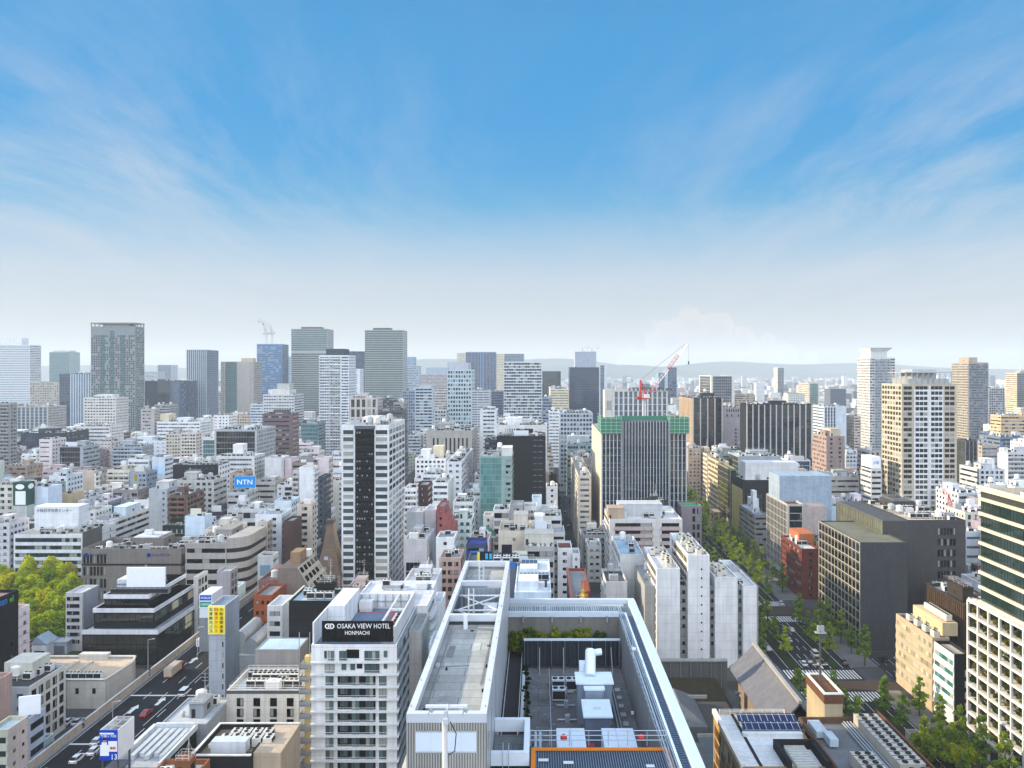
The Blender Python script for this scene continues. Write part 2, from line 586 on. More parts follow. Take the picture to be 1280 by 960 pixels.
def K(fh=2.9, cw=4.5, g='d', bc=None, solid=True, d=1.1, ph=1.05, **k):
    return dict(k='k', fh=fh, cw=cw, g=g, bc=bc, solid=solid, d=d, ph=ph, **k)


def facade(root, face, cx, cy, w, z0, z1, sp, Y, wallc, frame_c=(0.25, 0.26, 0.27)):
    """put one face's windows, bands, fins or balconies on a building; (cx, cy) is the face's foot in the building's own space"""
    if sp is None:
        return
    rz = ROT[face]
    fh, g = sp['fh'], GL[sp['g']] if isinstance(sp['g'], str) else sp['g']
    ux, uy = math.cos(rz), math.sin(rz)
    nx, ny = math.sin(rz), -math.cos(rz)
    x0, x1 = sp.get('x', (0.0, 1.0))                       # part of the width this style covers
    a, b = sp.get('z', (0.0, 1.0))
    zz0, zz1 = z0 + (z1 - z0) * a, z0 + (z1 - z0) * b
    wf = w * (x1 - x0)
    off = w * ((x0 + x1) / 2 - 0.5)
    pad = sp.get('pad', 0.5)
    top = sp.get('top', 0.9)
    nfl = max(1, int((zz1 - zz0 - top) / fh))
    nfl = min(nfl, 60)

    def at(u, z, out=0.0):
        return (cx + ux * (u + off) + nx * out, cy + uy * (u + off) + ny * out, z)

    wu = wf - 2 * pad
    n = max(1, round(wu / sp['cw']))
    k = sp['k']
    zt = zz1 - top                                         # storeys are counted down from the roof
    if k == 'p':
        ww, wh = min(sp['ww'], wu / n * 0.94), sp['wh']
        single = ww * F / Y > 1.7 and n * nfl <= 100 and not sp.get('rows')
        fc = sp.get('fc', frame_c)
        for f in range(nfl):
            zb = zt - (f + 1) * fh + (fh - wh) * 0.62
            if single:
                me = window_mesh(ww, wh, 2 if ww > 0.9 else 1)
                for i in range(n):
                    o = obj("window", me, root, g, at(-wu / 2 + (i + 0.5) * wu / n, zb), rz)
            else:
                me = row_mesh(wu, wh, n, 1 - ww / (wu / n), False)
                obj("window_row", me, root, g, at(0, zb), rz)
    elif k in 'rc':
        me = row_mesh(wu, sp['wh'], n, 0.10 if k == 'r' else 0.06, k == 'r' and Y < 500, k == 'c')
        led = sp.get('ledge', .16 if k == 'r' and Y < 470 and fh - sp['wh'] > .9 else 0)
        for f in range(nfl):
            zb = zt - (f + 1) * fh + (fh - sp['wh']) * 0.5
            obj("window_row", me, root, g, at(0, zb), rz)
            if led:
                hh = fh - sp['wh'] - 0.1
                obj("spandrel", strip_mesh("spandrel", wf - 0.04, hh, led), root, sp.get('lc', wallc), at(0, zb - hh - 0.05), rz)
    elif k == 'v':
        me = row_mesh(wu, fh - 0.35, n, 0.04, False, True)
        for f in range(nfl):
            obj("window_row", me, root, g, at(0, zt - (f + 1) * fh + 0.2), rz)
        n = min(n, 90)
        fm = strip_mesh("fin", sp['fw'], nfl * fh + 0.3, sp['fd'])
        for i in range(n + 1):
            obj("fin", fm, root, sp['fc'] or wallc, at(-wu / 2 + i * wu / n, zt - nfl * fh, 0), rz)
    elif k == 'k':
        me = row_mesh(wu, 2.0, n * 2, 0.22, False)
        bm = balcony_mesh(wf - 0.1, sp['d'], sp['ph'], sp['cw'], sp['solid'])
        for f in range(nfl):
            zb = zt - (f + 1) * fh
            obj("window_row", me, root, g, at(0, zb + 0.12), rz)
            obj("balcony", bm, root, sp['bc'] or wallc, at(0, zb, 0.0), rz)


# ---------------------------------------------------------------- rooftop kit
def unit_mesh():
    m = MB()
    m.box(-1.1, 1.1, -0.9, 0.9, 0.25, 2.0, 0)
    for x in (-0.9, 0.9):
        m.box(x - 0.08, x + 0.08, -0.8, 0.8, 0, 0.25, 1)
    for x in (-0.55, 0.55):
        m.cyl(x, 0, 0.42, 2.0, 2.12, 10, 1)
    m.box(-1.02, 1.02, -0.93, -0.9, 0.5, 1.8, 1, 'n')
    return m.mesh("cooling_unit", ['paint', 'rubber'])


def tank_mesh():
    m = MB()
    for x in (-1, 1):
        for y in (-1, 1):
            m.box(x - 0.1, x + 0.1, y - 0.1, y + 0.1, 0, 1.2, 1)
    m.box(-1.3, 1.3, -1.3, 1.3, 1.2, 1.4, 1)
    m.cyl(0, 0, 1.25, 1.4, 3.4, 14, 0)
    m.cyl(0, 0, 1.25, 3.4, 3.75, 14, 0, 0.4)
    return m.mesh("water_tank", ['paint', 'metal'])


def boxtank_mesh():
    m = MB()
    m.box(-1.5, 1.5, -1.1, 1.1, 0, 0.7, 1)
    m.box(-1.6, 1.6, -1.2, 1.2, 0.7, 2.6, 0)
    for x in (-0.8, 0, 0.8):
        m.box(x - 0.05, x + 0.05, -1.24, 1.24, 0.7, 2.64, 1)
    m.box(-0.4, 0.2, -0.3, 0.3, 2.6, 2.8, 1)
    return m.mesh("water_tank", ['paint', 'metal'])


def vent_mesh():
    m = MB()
    m.cyl(0, 0, 0.35, 0, 1.0, 10, 0)
    m.cyl(0, 0, 0.6, 1.0, 1.35, 10, 0, 0.15)
    return m.mesh("vent", ['metal'])


def duct_mesh():
    m = MB()
    m.box(-3.0, 3.0, -0.4, 0.4, 0.5, 1.3, 0)
    m.box(2.3, 3.0, -0.4, 2.4, 0.5, 1.3, 0)
    for x in (-2.5, 0, 2.5):
        m.box(x - 0.06, x + 0.06, -0.4, 0.4, 0, 0.5, 1)
        m.box(x - 0.04, x + 0.04, -0.45, 0.45, 0.45, 1.35, 1)
    return m.mesh("duct", ['metal', 'metal'])


def antenna_mesh():
    m = MB()
    m.tube((0, 0, 0), (0, 0, 6.5), 0.09, 6, 0, 0.05)
    for z in (4.4, 5.2, 6.0):
        m.tube((-0.7, 0, z), (0.7, 0, z), 0.04, 5)
    for a in (0, 2.1, 4.2):
        m.tube((math.cos(a) * 1.3, math.sin(a) * 1.3, 0), (0, 0, 3), 0.03, 4)
    return m.mesh("antenna", ['metal'])


def pent_mesh(w, d, h):
    def fn():
        m = MB()
        m.box(-w / 2, w / 2, -d / 2, d / 2, 0, h, 0, 'b')
        m.box(-w / 2 - 0.12, w / 2 + 0.12, -d / 2 - 0.12, d / 2 + 0.12, h, h + 0.22, 1)
        m.box(-w / 2 + 0.5, -w / 2 + 1.4, -d / 2 - 0.04, -d / 2, 0.1, 2.1, 2, 'n')
        m.box(w / 2, w / 2 + 0.04, -0.8, 0.8, h * 0.35, h * 0.35 + 1.2, 2, 'w')
        m.box(-w / 2 - 0.04, -w / 2, -0.8, 0.8, h * 0.35, h * 0.35 + 1.2, 2, 'e')
        return m.mesh("penthouse", ['wall', 'concrete', 'rubber'])
    return cached(('pent', round(w * 2) / 2, round(d * 2) / 2, round(h * 2) / 2), fn)


def rail_mesh(w, d):
    def fn():
        m = MB()
        for z in (0.5, 1.05):
            for (p, q) in (((-w / 2, -d / 2, z), (w / 2, -d / 2, z)), ((w / 2, -d / 2, z), (w / 2, d / 2, z)), ((w / 2, d / 2, z), (-w / 2, d / 2, z)), ((-w / 2, d / 2, z), (-w / 2, -d / 2, z))):
                m.tube(p, q, 0.04, 4)
        nx, ny = max(2, int(w / 2.2)), max(2, int(d / 2.2))
        for i in range(nx + 1):
            for y in (-d / 2, d / 2):
                m.tube((-w / 2 + i * w / nx, y, 0), (-w / 2 + i * w / nx, y, 1.05), 0.035, 4)
        for i in range(1, ny):
            for x in (-w / 2, w / 2):
                m.tube((x, -d / 2 + i * d / ny, 0), (x, -d / 2 + i * d / ny, 1.05), 0.035, 4)
        return m.mesh("railing", ['metal'])
    return cached(('rail', round(w, 1), round(d, 1)), fn)


def kit(kind):
    return cached(kind, {'u': unit_mesh, 't': tank_mesh, 'b': boxtank_mesh, 'v': vent_mesh, 'd': duct_mesh, 'a': antenna_mesh}[kind])


KNAME = {'u': 'cooling_unit', 't': 'water_tank', 'b': 'water_tank', 'v': 'vent', 'd': 'duct', 'a': 'antenna'}


def clutter(root, w, L, z, rng, wallc, Y, level=1.0):
    """penthouse, cooling units, tanks, ducts and masts standing on a flat roof of w x L (own space, south edge at y=0)"""
    if w < 5 or L < 5 or level <= 0:
        return
    used = []

    def place(kx, ky, hw, hd):
        for (a, b, c, d) in used:
            if abs(kx - a) < hw + c + 0.2 and abs(ky - b) < hd + d + 0.2:
                return False
        used.append((kx, ky, hw, hd))
        return True
    if rng.random() < 0.85 * level and w > 7 and L > 7:
        pw, pd, ph = min(rng.uniform(0.3, 0.5) * w, 14), min(rng.uniform(0.3, 0.45) * L, 12), rng.uniform(2.6, 4.5)
        kk = rng.uniform(0.85, 1.12)
        x, y = rng.uniform(-0.5, 0.5) * (w - pw - 2), L * 0.5 + rng.uniform(-0.2, 0.5) * (L - pd - 2)
        y = min(max(y, pd / 2 + 1), L - pd / 2 - 1)
        place(x, y, pw / 2, pd / 2)
        po = obj("penthouse", pent_mesh(pw, pd, ph), root, tuple(min(0.8, c * kk) for c in wallc), (x, y, z))
        ph = round(ph * 2) / 2 + .2
        if rng.random() < 0.6:
            obj("antenna", kit('a'), po, (0.5, 0.5, 0.5), (pw * 0.25, 0, ph))
        if rng.random() < 0.45 and pw > 4 and pd > 4:
            obj("water_tank", kit(rng.choice('tb')), po, (0.66, 0.68, 0.70), (-pw * 0.15, 0, ph))
        if rng.random() < 0.35:
            obj("railing", rail_mesh(round(pw) - .6, round(pd) - .6), po, (0.6, 0.61, 0.62), (0, 0, ph))
    if rng.random() < 0.30 * level and w > 8 and L > 7 and Y < 700:
        obj("railing", rail_mesh(round(w) - .8, round(L) - .8), root, (0.62, 0.63, 0.64), (0, L / 2 + .5, z + .75))
    if rng.random() < 0.13 * level and w > 8 and Y < 700:
        bw = min(w * .6, 9)
        bo = obj("signboard", cached(('sb', round(bw)), lambda: MB().box(-round(bw) / 2, round(bw) / 2, -.15, .15, 1.0, 4.2).mesh('signboard', ['paint'])), root, rng.choice(((.70, .71, .72), (.62, .66, .70), (.60, .60, .55), (.30, .31, .33))), (0, 1.2, z))
        obj("support_frame", cached(('sf', round(bw)), lambda: MB().tube((-bw * .4, .1, 0), (-bw * .4, .1, 4.1), .09, 5).tube((bw * .4, .1, 0), (bw * .4, .1, 4.1), .09, 5).tube((-bw * .4, 2, 0), (-bw * .4, .1, 3.4), .07, 5).tube((bw * .4, 2, 0), (bw * .4, .1, 3.4), .07, 5).mesh('support_frame', ['metal'])), bo, (.4, .4, .41))
    n = int(min(20, w * L / 22 * level))
    for _ in range(n):
        kd = rng.choice('uuuuuvbdt')
        if kd == 'd' and (w < 10 or L < 8):
            kd = 'u'
        hw, hd = {'u': (1.1, 0.9), 'v': (0.5, 0.5), 'b': (1.6, 1.2), 'd': (3.1, 1.6), 't': (1.3, 1.3)}[kd]
        if w < 2 * hw + 2 or L < 2 * hd + 2:
            continue
        for _t in range(5):
            x, y = rng.uniform(-w / 2 + hw + 0.7, w / 2 - hw - 0.7), rng.uniform(hd + 0.7, L - hd - 0.7)
            if place(x, y, hw, hd):
                obj(KNAME[kd], kit(kd), root, rng.choice(((0.62, 0.62, 0.6), (0.5, 0.52, 0.53), (0.7, 0.7, 0.68), (0.42, 0.43, 0.44))), (x, y, z))
                if kd == 'u' and rng.random() < 0.6:
                    for s in range(1, rng.randint(2, 5)):
                        xx = x + s * 2.5
                        if xx < w / 2 - 1.8 and place(xx, y, hw, hd):
                            obj("cooling_unit", kit('u'), root, (0.62, 0.62, 0.6), (xx, y, z))
                break


# ---------------------------------------------------------------- one building
FOOT = []        # (x0, x1, y0, y1, z1, lowest photo row where it must stay in sight, id)
INFO = {}


def body(root, w, L, z0, z1, col, roofc, par=0.9, m='wall', roofm='roof', name='wall', x0=None, y0=0.0, th=0.35):
    """walls with a parapet round a sunk roof; south face at y0"""
    x0 = -w / 2 if x0 is None else x0
    x1, y1 = x0 + w, y0 + L
    b = MB()
    b.box(x0, x1, y0, y1, z0, z1, 0, 'bt')
    th = min(th, w / 6, L / 6)
    xi, xj, yi, yj = x0 + th, x1 - th, y0 + th, y1 - th
    for q in (((x0, y0), (x1, y0), (xj, yi), (xi, yi)), ((x1, y0), (x1, y1), (xj, yj), (xj, yi)), ((x1, y1), (x0, y1), (xi, yj), (xj, yj)), ((x0, y1), (x0, y0), (xi, yi), (xi, yj))):
        b.quad(*[(p[0], p[1], z1) for p in q])
    zr = z1 - par
    b.quad((xi, yi, z1), (xj, yi, z1), (xj, yi, zr), (xi, yi, zr))
    b.quad((xj, yi, z1), (xj, yj, z1), (xj, yj, zr), (xj, yi, zr))
    b.quad((xj, yj, z1), (xi, yj, z1), (xi, yj, zr), (xj, yj, zr))
    b.quad((xi, yj, z1), (xi, yi, z1), (xi, yi, zr), (xi, yj, zr))
    wo = b.build(name, m, root, col)
    r = MB()
    r.quad((xi, yi, zr), (xj, yi, zr), (xj, yj, zr), (xi, yj, zr))
    r.build('roof', roofm, root, roofc)
    return wo, zr


def B(kind, label, xl, xr, yt, Y, back=None, yb=560, col=(0.6, 0.6, 0.6), roof=(0.36, 0.38, 0.40), S=None, side='auto', L=None, par=0.9, kitlv=1.0,
      m='wall', z0=0.0, cat='building', group=None, short=None, seed=None, zt=None, pent=None):
    """building from what the photo shows of it: its front between two columns, its roof line, how far north it stands and where its far corner shows"""
    X0, X1 = wx(xl, Y), wx(xr, Y)
    z1 = wz(yt, Y) if zt is None else zt
    w = X1 - X0
    if L is None:
        if back is None:
            L = max(10.0, min(w, 26.0))
        elif back > CX:
            L = X0 * F / (back - CX) - Y
        else:
            L = X1 * F / (back - CX) - Y
        L = max(4.0, min(L, 160))
    if side == 'auto':
        side = None if S is None else (P(3.0, 3.2, 1.3, 1.3, 'd', rows=1), R(3.2, 1.2, 'd', 2), P(3.1, 2.6, 1.0, 1.4, 'k', rows=1))[len(label) % 3]
    xc = (X0 + X1) / 2
    root = thing(kind, label, cat, (xc, Y, 0), 0, group)
    _, zr = body(root, w, L, z0, z1, col, roof, par, m)
    if Y > 900 and isinstance(S, dict):
        kitlv *= 0.6
    for face, sp, ww, c in (('S', S, w, (0, 0)), ('E' if xc < 0 else 'W', side, L, (w / 2 if xc < 0 else -w / 2, L / 2))):
        for s in (sp if isinstance(sp, (list, tuple)) else (sp,)):
            facade(root, face, c[0], c[1], ww, z0, z1, s, Y, col)
    rng = random.Random(seed if seed is not None else label)
    if pent:
        for (pw, pd, ph, px, py, pc) in pent:          # fractions of roof, height in metres
            obj("penthouse", pent_mesh(pw * w, pd * L, ph), root, pc or col, ((px - 0.5) * w, py * L, zr))
    clutter(root, w - 1, L - 1, zr, rng, col, Y, kitlv * (0.45 if pent else 1))
    FOOT.append((X0, X1, Y, Y + L, z1, yb, root.name))
    INFO[root.name] = dict(short=short or label, xc=xc, Y=Y, w=w, L=L, z1=z1, zr=zr, px=(xl + xr) / 2, yt=yt, root=root)
    return root
# ---------------------------------------------------------------- colours of walls and roofs
WH, OW, CRM, BG, TN = (0.74, 0.75, 0.76), (0.66, 0.65, 0.62), (0.68, 0.61, 0.48), (0.55, 0.49, 0.41), (0.47, 0.39, 0.32)
GR, LG, DG, BK, BR = (0.38, 0.385, 0.39), (0.52, 0.53, 0.54), (0.17, 0.175, 0.18), (0.035, 0.037, 0.042), (0.20, 0.155, 0.14)
PB, PK, RD, MV = (0.59, 0.64, 0.69), (0.57, 0.53, 0.51), (0.36, 0.13, 0.09), (0.30, 0.25, 0.26)
RG, RL, RDK, RB, RGN, RBE = (0.36, 0.38, 0.40), (0.56, 0.57, 0.57), (0.14, 0.15, 0.16), (0.36, 0.46, 0.54), (0.22, 0.29, 0.24), (0.52, 0.46, 0.39)
T, O, A_, HL = 'tower', 'office_building', 'apartment_block', 'hall'

# ================================================================ skyline (1 to 3 km)
B(T, "white banded slab tower with stepped crown cut by the left edge", -15, 37, 431, 1500, None, 505, WH, S=[C(3.4, 2.2, 'l', 1.6)], side=R(3.4, 1.6, 'b'), L=35, kitlv=0, pent=[(0.5, 0.6, 14, 0.5, 0.5, WH)], short="the white stepped-crown tower")
B(T, "slim pale teal glass tower far behind the tan slab", 61.5, 87, 440, 2200, None, 470, (0.36, 0.46, 0.48), S=C(4.0, 3, 't'), L=50, kitlv=0, pent=[(0.8, 0.7, 5, 0.5, 0.5, LG)], short="the slim teal tower")
B(T, "tan slab block with fine square windows beside dark blue glass tower", 37, 74, 478, 1300, None, 520, (0.50, 0.47, 0.43), S=P(4, 4, 1.9, 1.9, 'n', rows=1), L=40, kitlv=.3)
B(T, "dark blue glass block with pale vertical stripes on half its front", 74, 114, 467, 1150, None, 545, (0.15, 0.24, 0.36), S=[C(4, 2.4, 'b', x=(0, .36)), V(4, 3, (.2, .28, .36), 4, 1.3, .6, (0.6, 0.64, 0.68), x=(.36, 1), pad=0.2)], L=45, kitlv=.3)
r = B(T, "tall grey green residential tower with open pillared corner crown", 113.5, 169, 408, 1100, 180.5, 545, (0.30, 0.33, 0.34), S=[P(3.3, 3.2, 1.9, 2.0, 'n', rows=1, z=(0, .93)), C(3.3, 3.4, 't', x=(.2, .33), z=(0, .93)), C(3.3, 3.4, 't', x=(.42, .54), z=(0, .97)), C(3.3, 3.4, 't', x=(.66, .78), z=(0, .93))], side=P(3.3, 3.5, 2.2, 1.8, 'd', rows=1), kitlv=0, pent=[(.55, .6, 4, .5, .5, GR)], short="the tallest grey tower")
i_ = INFO[r.name]
fr = MB()
w_, L_, z_ = i_['w'], i_['L'], i_['z1']
for x in (-w_ / 2, -w_ / 2 + 5, -w_ / 2 + 11, w_ / 2 - 1.2):
    fr.box(x, x + 1.2, -0.02, 1.2, z_ - 2, z_ + 4)
fr.box(-w_ / 2 - .3, w_ / 2 + .3, -.3, L_ + .3, z_ + 4, z_ + 5.5)
for y in (0, 8, 16, L_ - 1.2):
    fr.box(w_ / 2 - 1.2, w_ / 2 + .02, y, y + 1.2, z_ - 2, z_ + 4)
fr.box(-w_ / 2 + 16, w_ / 2 - 10, 3, L_ - 3, z_ - 1, z_ + 4)
fr.build('crown_frame', 'concrete', r, (0.36, 0.35, 0.31))
B(O, "white mid rise block with square windows before the tallest tower", 105, 145, 497, 850, None, 545, OW, S=P(3.2, 3, 1.9, 1.3, 'd', rows=1), pent=[(.5, .5, 4, .55, .5, WH)], short="the white block before the tallest tower")
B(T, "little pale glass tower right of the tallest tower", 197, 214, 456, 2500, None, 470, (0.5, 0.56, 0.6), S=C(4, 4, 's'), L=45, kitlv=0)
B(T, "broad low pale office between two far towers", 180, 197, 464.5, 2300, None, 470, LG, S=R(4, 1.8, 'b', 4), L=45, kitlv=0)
B(T, "dark navy glass slab with stone edged right end", 181, 232, 476, 1250, None, 520, (0.10, 0.15, 0.22), S=[C(4, 3, 'n', x=(0, .62)), C(4, 3, 's', x=(.64, .86)), P(4, 2.5, .9, 1.6, 'd', x=(.88, 1), rows=1)], L=40, kitlv=.3)
B(HL, "dark sports hall with upswept pale roof edge", 26, 79, 541, 700, None, 560, (0.075, 0.09, 0.115), RL, S=C(4, 2.4, 'b', x=(0, .35)), L=40, kitlv=.3, short="the dark hall with pale roof edge")
B(A_, "grey apartment block with long balcony lines at the left edge", -10, 12, 504, 640, 20, 600, GR, S=K(3, 5, 'd'), side=K(3, 5, 'd'), short="the grey balcony block at the left edge")
B(O, "greyish tan block with upright strips left of the dark hall", 21, 60, 508, 900, None, 535, (0.50, 0.49, 0.47), S=[V(5, 4, 's', 3.6, 1.6, .5), ], L=35, kitlv=.5)
B(O, "plain mauve grey office with narrow slits right of tallest tower", 176, 193, 511, 800, 198, 545, (0.46, 0.44, 0.44), S=R(3.6, 1.2, 'd', 2, x=(.1, .75)), kitlv=.6)
r = B(T, "smooth blue grey tower with rounded side and vertical ribs", 233, 258, 437, 1300, 273, 535, (0.40, 0.46, 0.52), S=V(3.2, 2, 's', 3.8, .8, .5, (.55, .6, .64)), side=V(3, 2, 'b', 3.8, .5, .4, (.36, .42, .5)), kitlv=0, short="the rounded blue tower")
B(T, "tan stone tower with tall teal glass stripe", 276, 317, 452, 1350, None, 528, (0.47, 0.44, 0.41), S=[P(3.8, 3, 1.2, 1.4, 'd', x=(0, .12), rows=1), C(3.8, 3, 't', x=(.13, .5)), P(3.8, 3, .7, 1.2, 'd', x=(.86, 1), rows=1)], L=40, kitlv=0, pent=[(.35, .4, 7, .72, .5, BG)], short="the tan tower with teal stripe")
r = B(T, "unfinished blue netted tower with two white cranes on top", 321, 352, 430, 1500, None, 505, (0.20, 0.32, 0.47), S=R(3.6, 1.3, 'b', 5), L=42, kitlv=0, short="the unfinished blue tower")
CRANE_TOWER = r
B(T, "pale banded tower peeping from behind the unfinished blue tower", 352, 364, 445, 1750, None, 500, (0.46, 0.55, 0.64), S=R(3.6, 1.5, 'b', 5), L=40, kitlv=0)
r = B(T, "tall olive grey glass tower with dark belt and rounded corners", 364, 409, 411, 1500, 417, 525, (0.40, 0.43, 0.42), S=[C(4.2, 3.4, (.09, .13, .14), 3.0, z=(0, .745)), C(4.2, 3.4, (.12, .19, .21), 3.2, z=(.765, 1))], side=C(4.2, 3.4, 'b', 3.0), kitlv=0, pent=[(.55, .5, 5, .5, .5, DG)], short="the belted glass tower")
B(A_, "slender white apartment tower with dark crown before the belted tower", 399, 436, 444, 800, None, 570, (0.70, 0.73, 0.76), S=[K(3, 6, 'b', x=(0, .35)), K(3, 6, 'd', x=(.36, .72), solid=False), R(3, 1.5, 'b', 2, x=(.74, 1))], L=30, kitlv=0, pent=[(.62, .7, 7.5, .5, .5, (.12, .14, .17))], short="the slender white apartment tower")
B(O, "brown office block with dark ribbon windows behind black hall", 328, 366, 517, 620, 373.5, 572, (0.235, 0.19, 0.20), S=R(3.6, 1.1, 'k', 3, x=(.04, .9)), side=R(3.6, 1.0, 'k', 3), pent=[(.5, .5, 3.4, .55, .5, DG)], short="the brown ribbon office")
B(O, "pale grey stepped office with boxed rooftop tower", 329, 368, 493, 900, None, 517, (0.58, 0.59, 0.61), S=P(3.6, 3, 2.2, 1.2, 'n', rows=1), L=36, kitlv=.4, pent=[(.68, .7, 6, .45, .5, OW), (.4, .4, 13, .55, .5, (.5, .5, .5))], short="the pale stepped office")
B(O, "light blue banded block between tan tower and stepped office", 313, 329, 505, 1000, None, 530, PB, S=R(3.6, 1.6, 'b', 3), L=30, kitlv=.5)
r = B(HL, "wide dark glazed block framed in pale grey concrete", 268, 321, 537, 560, None, 598, (0.46, 0.47, 0.49), RB, S=C(4.2, 2, 'k', x=(.03, .97), top=1.2), L=40, kitlv=.8, short="the framed dark glass block")
B(A_, "beige apartment block with even window rows left of the framed block", 207, 226, 542, 700, None, 577, (0.55, 0.52, 0.48), S=P(3, 2.8, 1.3, 1.3, 'd', rows=1), L=18, short="the beige window block")
B(A_, "cream apartment block right beside the beige one", 226, 245, 541, 690, 252, 577, (0.60, 0.575, 0.53), S=P(3, 2.8, 1.7, 1.4, 'd', rows=1), side=P(3, 3, 1.5, 1.3, 'd', rows=1))
B(O, "wide white office with long bands and lit plant room behind beige blocks", 196, 250, 527, 800, None, 541, WH, S=R(3.6, 1.4, 's', 3), L=26, pent=[(.2, .6, 8, .12, .5, CRM)], short="the wide white banded office")
B(O, "narrow block with red and white striped end wall", 267, 286, 519, 760, None, 537, WH, S=[R(3, 1.2, (.45, .13, .10), 9, x=(0, .26)), P(3, 3, 1.3, 1.3, 'd', x=(.3, 1), rows=1)], L=20)
B(T, "dark blue flat topped tower between white apartment and olive tower", 431, 457, 439, 1700, None, 490, (0.16, 0.27, 0.40), S=C(4, 3.5, 'b'), L=45, kitlv=0)
B(T, "narrow white tower with grey stripe left of the olive tower", 437, 450, 461, 1200, None, 495, (0.68, 0.71, 0.75), S=R(3.4, 1.5, 'b', 3, x=(.4, .75)), L=25, kitlv=0)
r = B(T, "tall olive glass tower with dark open storeys at its foot", 456, 504, 412.5, 1450, None, 495, (0.40, 0.44, 0.43), S=[C(4.2, 3.2, (.09, .13, .13), 2.9)], L=45, kitlv=0, pent=[(.45, .5, 5, .42, .4, DG)], short="the olive glass tower")
B(T, "dark louvred block at the foot of the olive glass tower", 472, 503, 500, 1100, None, 522, (0.09, 0.10, 0.12), S=R(3.4, 1.4, 'k', 3), L=30, kitlv=.4)
B(T, "pale blue tower with white fin right of the olive tower", 503, 517, 446, 1800, None, 478, (0.34, 0.45, 0.56), S=[C(4, 3, 'b', x=(0, .4)), R(4, 1.2, 'w', 4, x=(.5, 1))], L=40, kitlv=0)
B(T, "light banded slab before the pale blue finned tower", 508, 523, 457, 1650, None, 478, (0.52, 0.60, 0.67), S=R(3.6, 1.5, 'b', 4), L=36, kitlv=0)
B(O, "grey office lattice tucked left of the rounded banded tower", 503, 519, 488, 900, None, 540, (0.36, 0.41, 0.47), S=P(3.6, 2.4, 1.4, 2.2, 'b', rows=1), L=30, kitlv=.3)
B(T, "blue banded office tower with rounded lid", 519, 540.5, 484, 850, 541.8, 541, (0.50, 0.57, 0.63), S=R(3.4, 1.7, 'n', 4), side=None, kitlv=0, pent=[(.85, .8, 3, .5, .5, LG)], short="the banded tower with rounded lid")
B(T, "long pinkish far slab with second block on top", 523, 560, 468, 2200, None, 485, (0.47, 0.42, 0.42), S=R(4, 1.4, 'b', 5), L=50, kitlv=0, pent=[(.75, .7, 20, .62, .5, (.40, .45, .52))])
B(O, "pink grey office under the long far slab", 540, 560, 486, 1050, None, 512, PK, S=R(3.6, 1.3, 'b', 3), L=30, kitlv=.4)
B(T, "teal tower with paired windows on every floor", 559, 589.5, 462, 950, 593.5, 537, (0.50, 0.60, 0.63), S=P(5.2, 3.1, 2.2, 3.0, 'n', rows=1), side=P(5.2, 4, 1.5, 3, 'd', rows=1), kitlv=0, pent=[(.86, .8, 9.5, .42, .5, (.50, .52, .58))], short="the teal paired-window tower")
B(T, "twin violet blue glass towers joined by a dark groove", 582, 619, 440, 1600, None, 488, (0.22, 0.30, 0.46), S=[V(3, 2.4, 'b', 4, .5, .4, (.40, .46, .58), x=(0, .5)), C(4, 3, 't', x=(.51, .58)), V(3, 2.4, 'b', 4, .5, .4, (.38, .45, .58), x=(.6, 1))], L=45, kitlv=0, short="the violet blue twin tower")
B(T, "cream lit slab right behind the violet blue twins", 619, 630, 442, 1900, None, 485, (0.70, 0.62, 0.46), S=R(4, 1.3, 'w', 4), L=40, kitlv=0)
B(T, "cream sliver rising left of the violet blue twins", 571, 582, 441, 1950, None, 455, (0.64, 0.59, 0.47), S=R(4, 1.3, 'w', 4), L=40, kitlv=0)
B(O, "grey louvred office beside the teal paired window tower", 589, 612, 488, 820, None, 520, (0.52, 0.54, 0.57), S=R(2.6, 1.0, 's', 6), L=30, kitlv=.4)
B(O, "small white office with bold dark ribbons", 600, 621, 512, 640, None, 540, (0.66, 0.68, 0.70), S=R(3.2, 1.3, 'n', 3, x=(.15, .9)), L=24, short="the small white ribbon office")
B(O, "grey stone bank hall with tall window slots above tree tops", 533, 590, 538, 575, 597, 565, (0.42, 0.41, 0.39), S=[P(24, 3.2, 1.2, 17, 'k', x=(.1, .95), top=3, rows=1)], side=P(24, 3.4, 1.2, 17, 'k', top=3, rows=1), kitlv=.6, short="the grey stone hall")
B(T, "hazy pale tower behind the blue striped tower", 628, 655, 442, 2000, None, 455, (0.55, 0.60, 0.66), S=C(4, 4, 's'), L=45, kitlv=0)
B(T, "broad tower of blue glass and thin white floor lines", 630, 677, 452, 1000, None, 520, (0.64, 0.68, 0.72), S=R(3.9, 2.5, 'n', 3, pad=.2), L=40, kitlv=0, short="the blue tower with white floor lines")
B(T, "dark green glass block far behind the blue striped tower", 678, 701, 464, 1500, None, 485, (0.05, 0.10, 0.13), S=C(4, 3.5, (.03, .07, .09)), L=40, kitlv=0)
B(O, "cream sunlit office with curved west end", 688, 711, 486, 1100, 684, 515, (0.72, 0.65, 0.50), S=R(3.6, 1.2, 's', 3), side=R(3.6, 1.2, 'o', 3), kitlv=.4, short="the cream sunlit office")
r = B(T, "dark blue glass tower with scaffolded upper block", 712, 749, 459, 1150, None, 515, (0.12, 0.18, 0.30), S=C(3.8, 2.6, (.035, .065, .12)), L=45, kitlv=0, pent=[(.72, .7, 24, .55, .5, (.42, .45, .50))], short="the dark blue scaffolded tower")
B(T, "white framed concrete tower behind the scaffolded one", 746, 759, 456, 1400, None, 486, (0.60, 0.62, 0.63), S=C(4, 6, 's', x=(.3, .75)), L=36, kitlv=0)
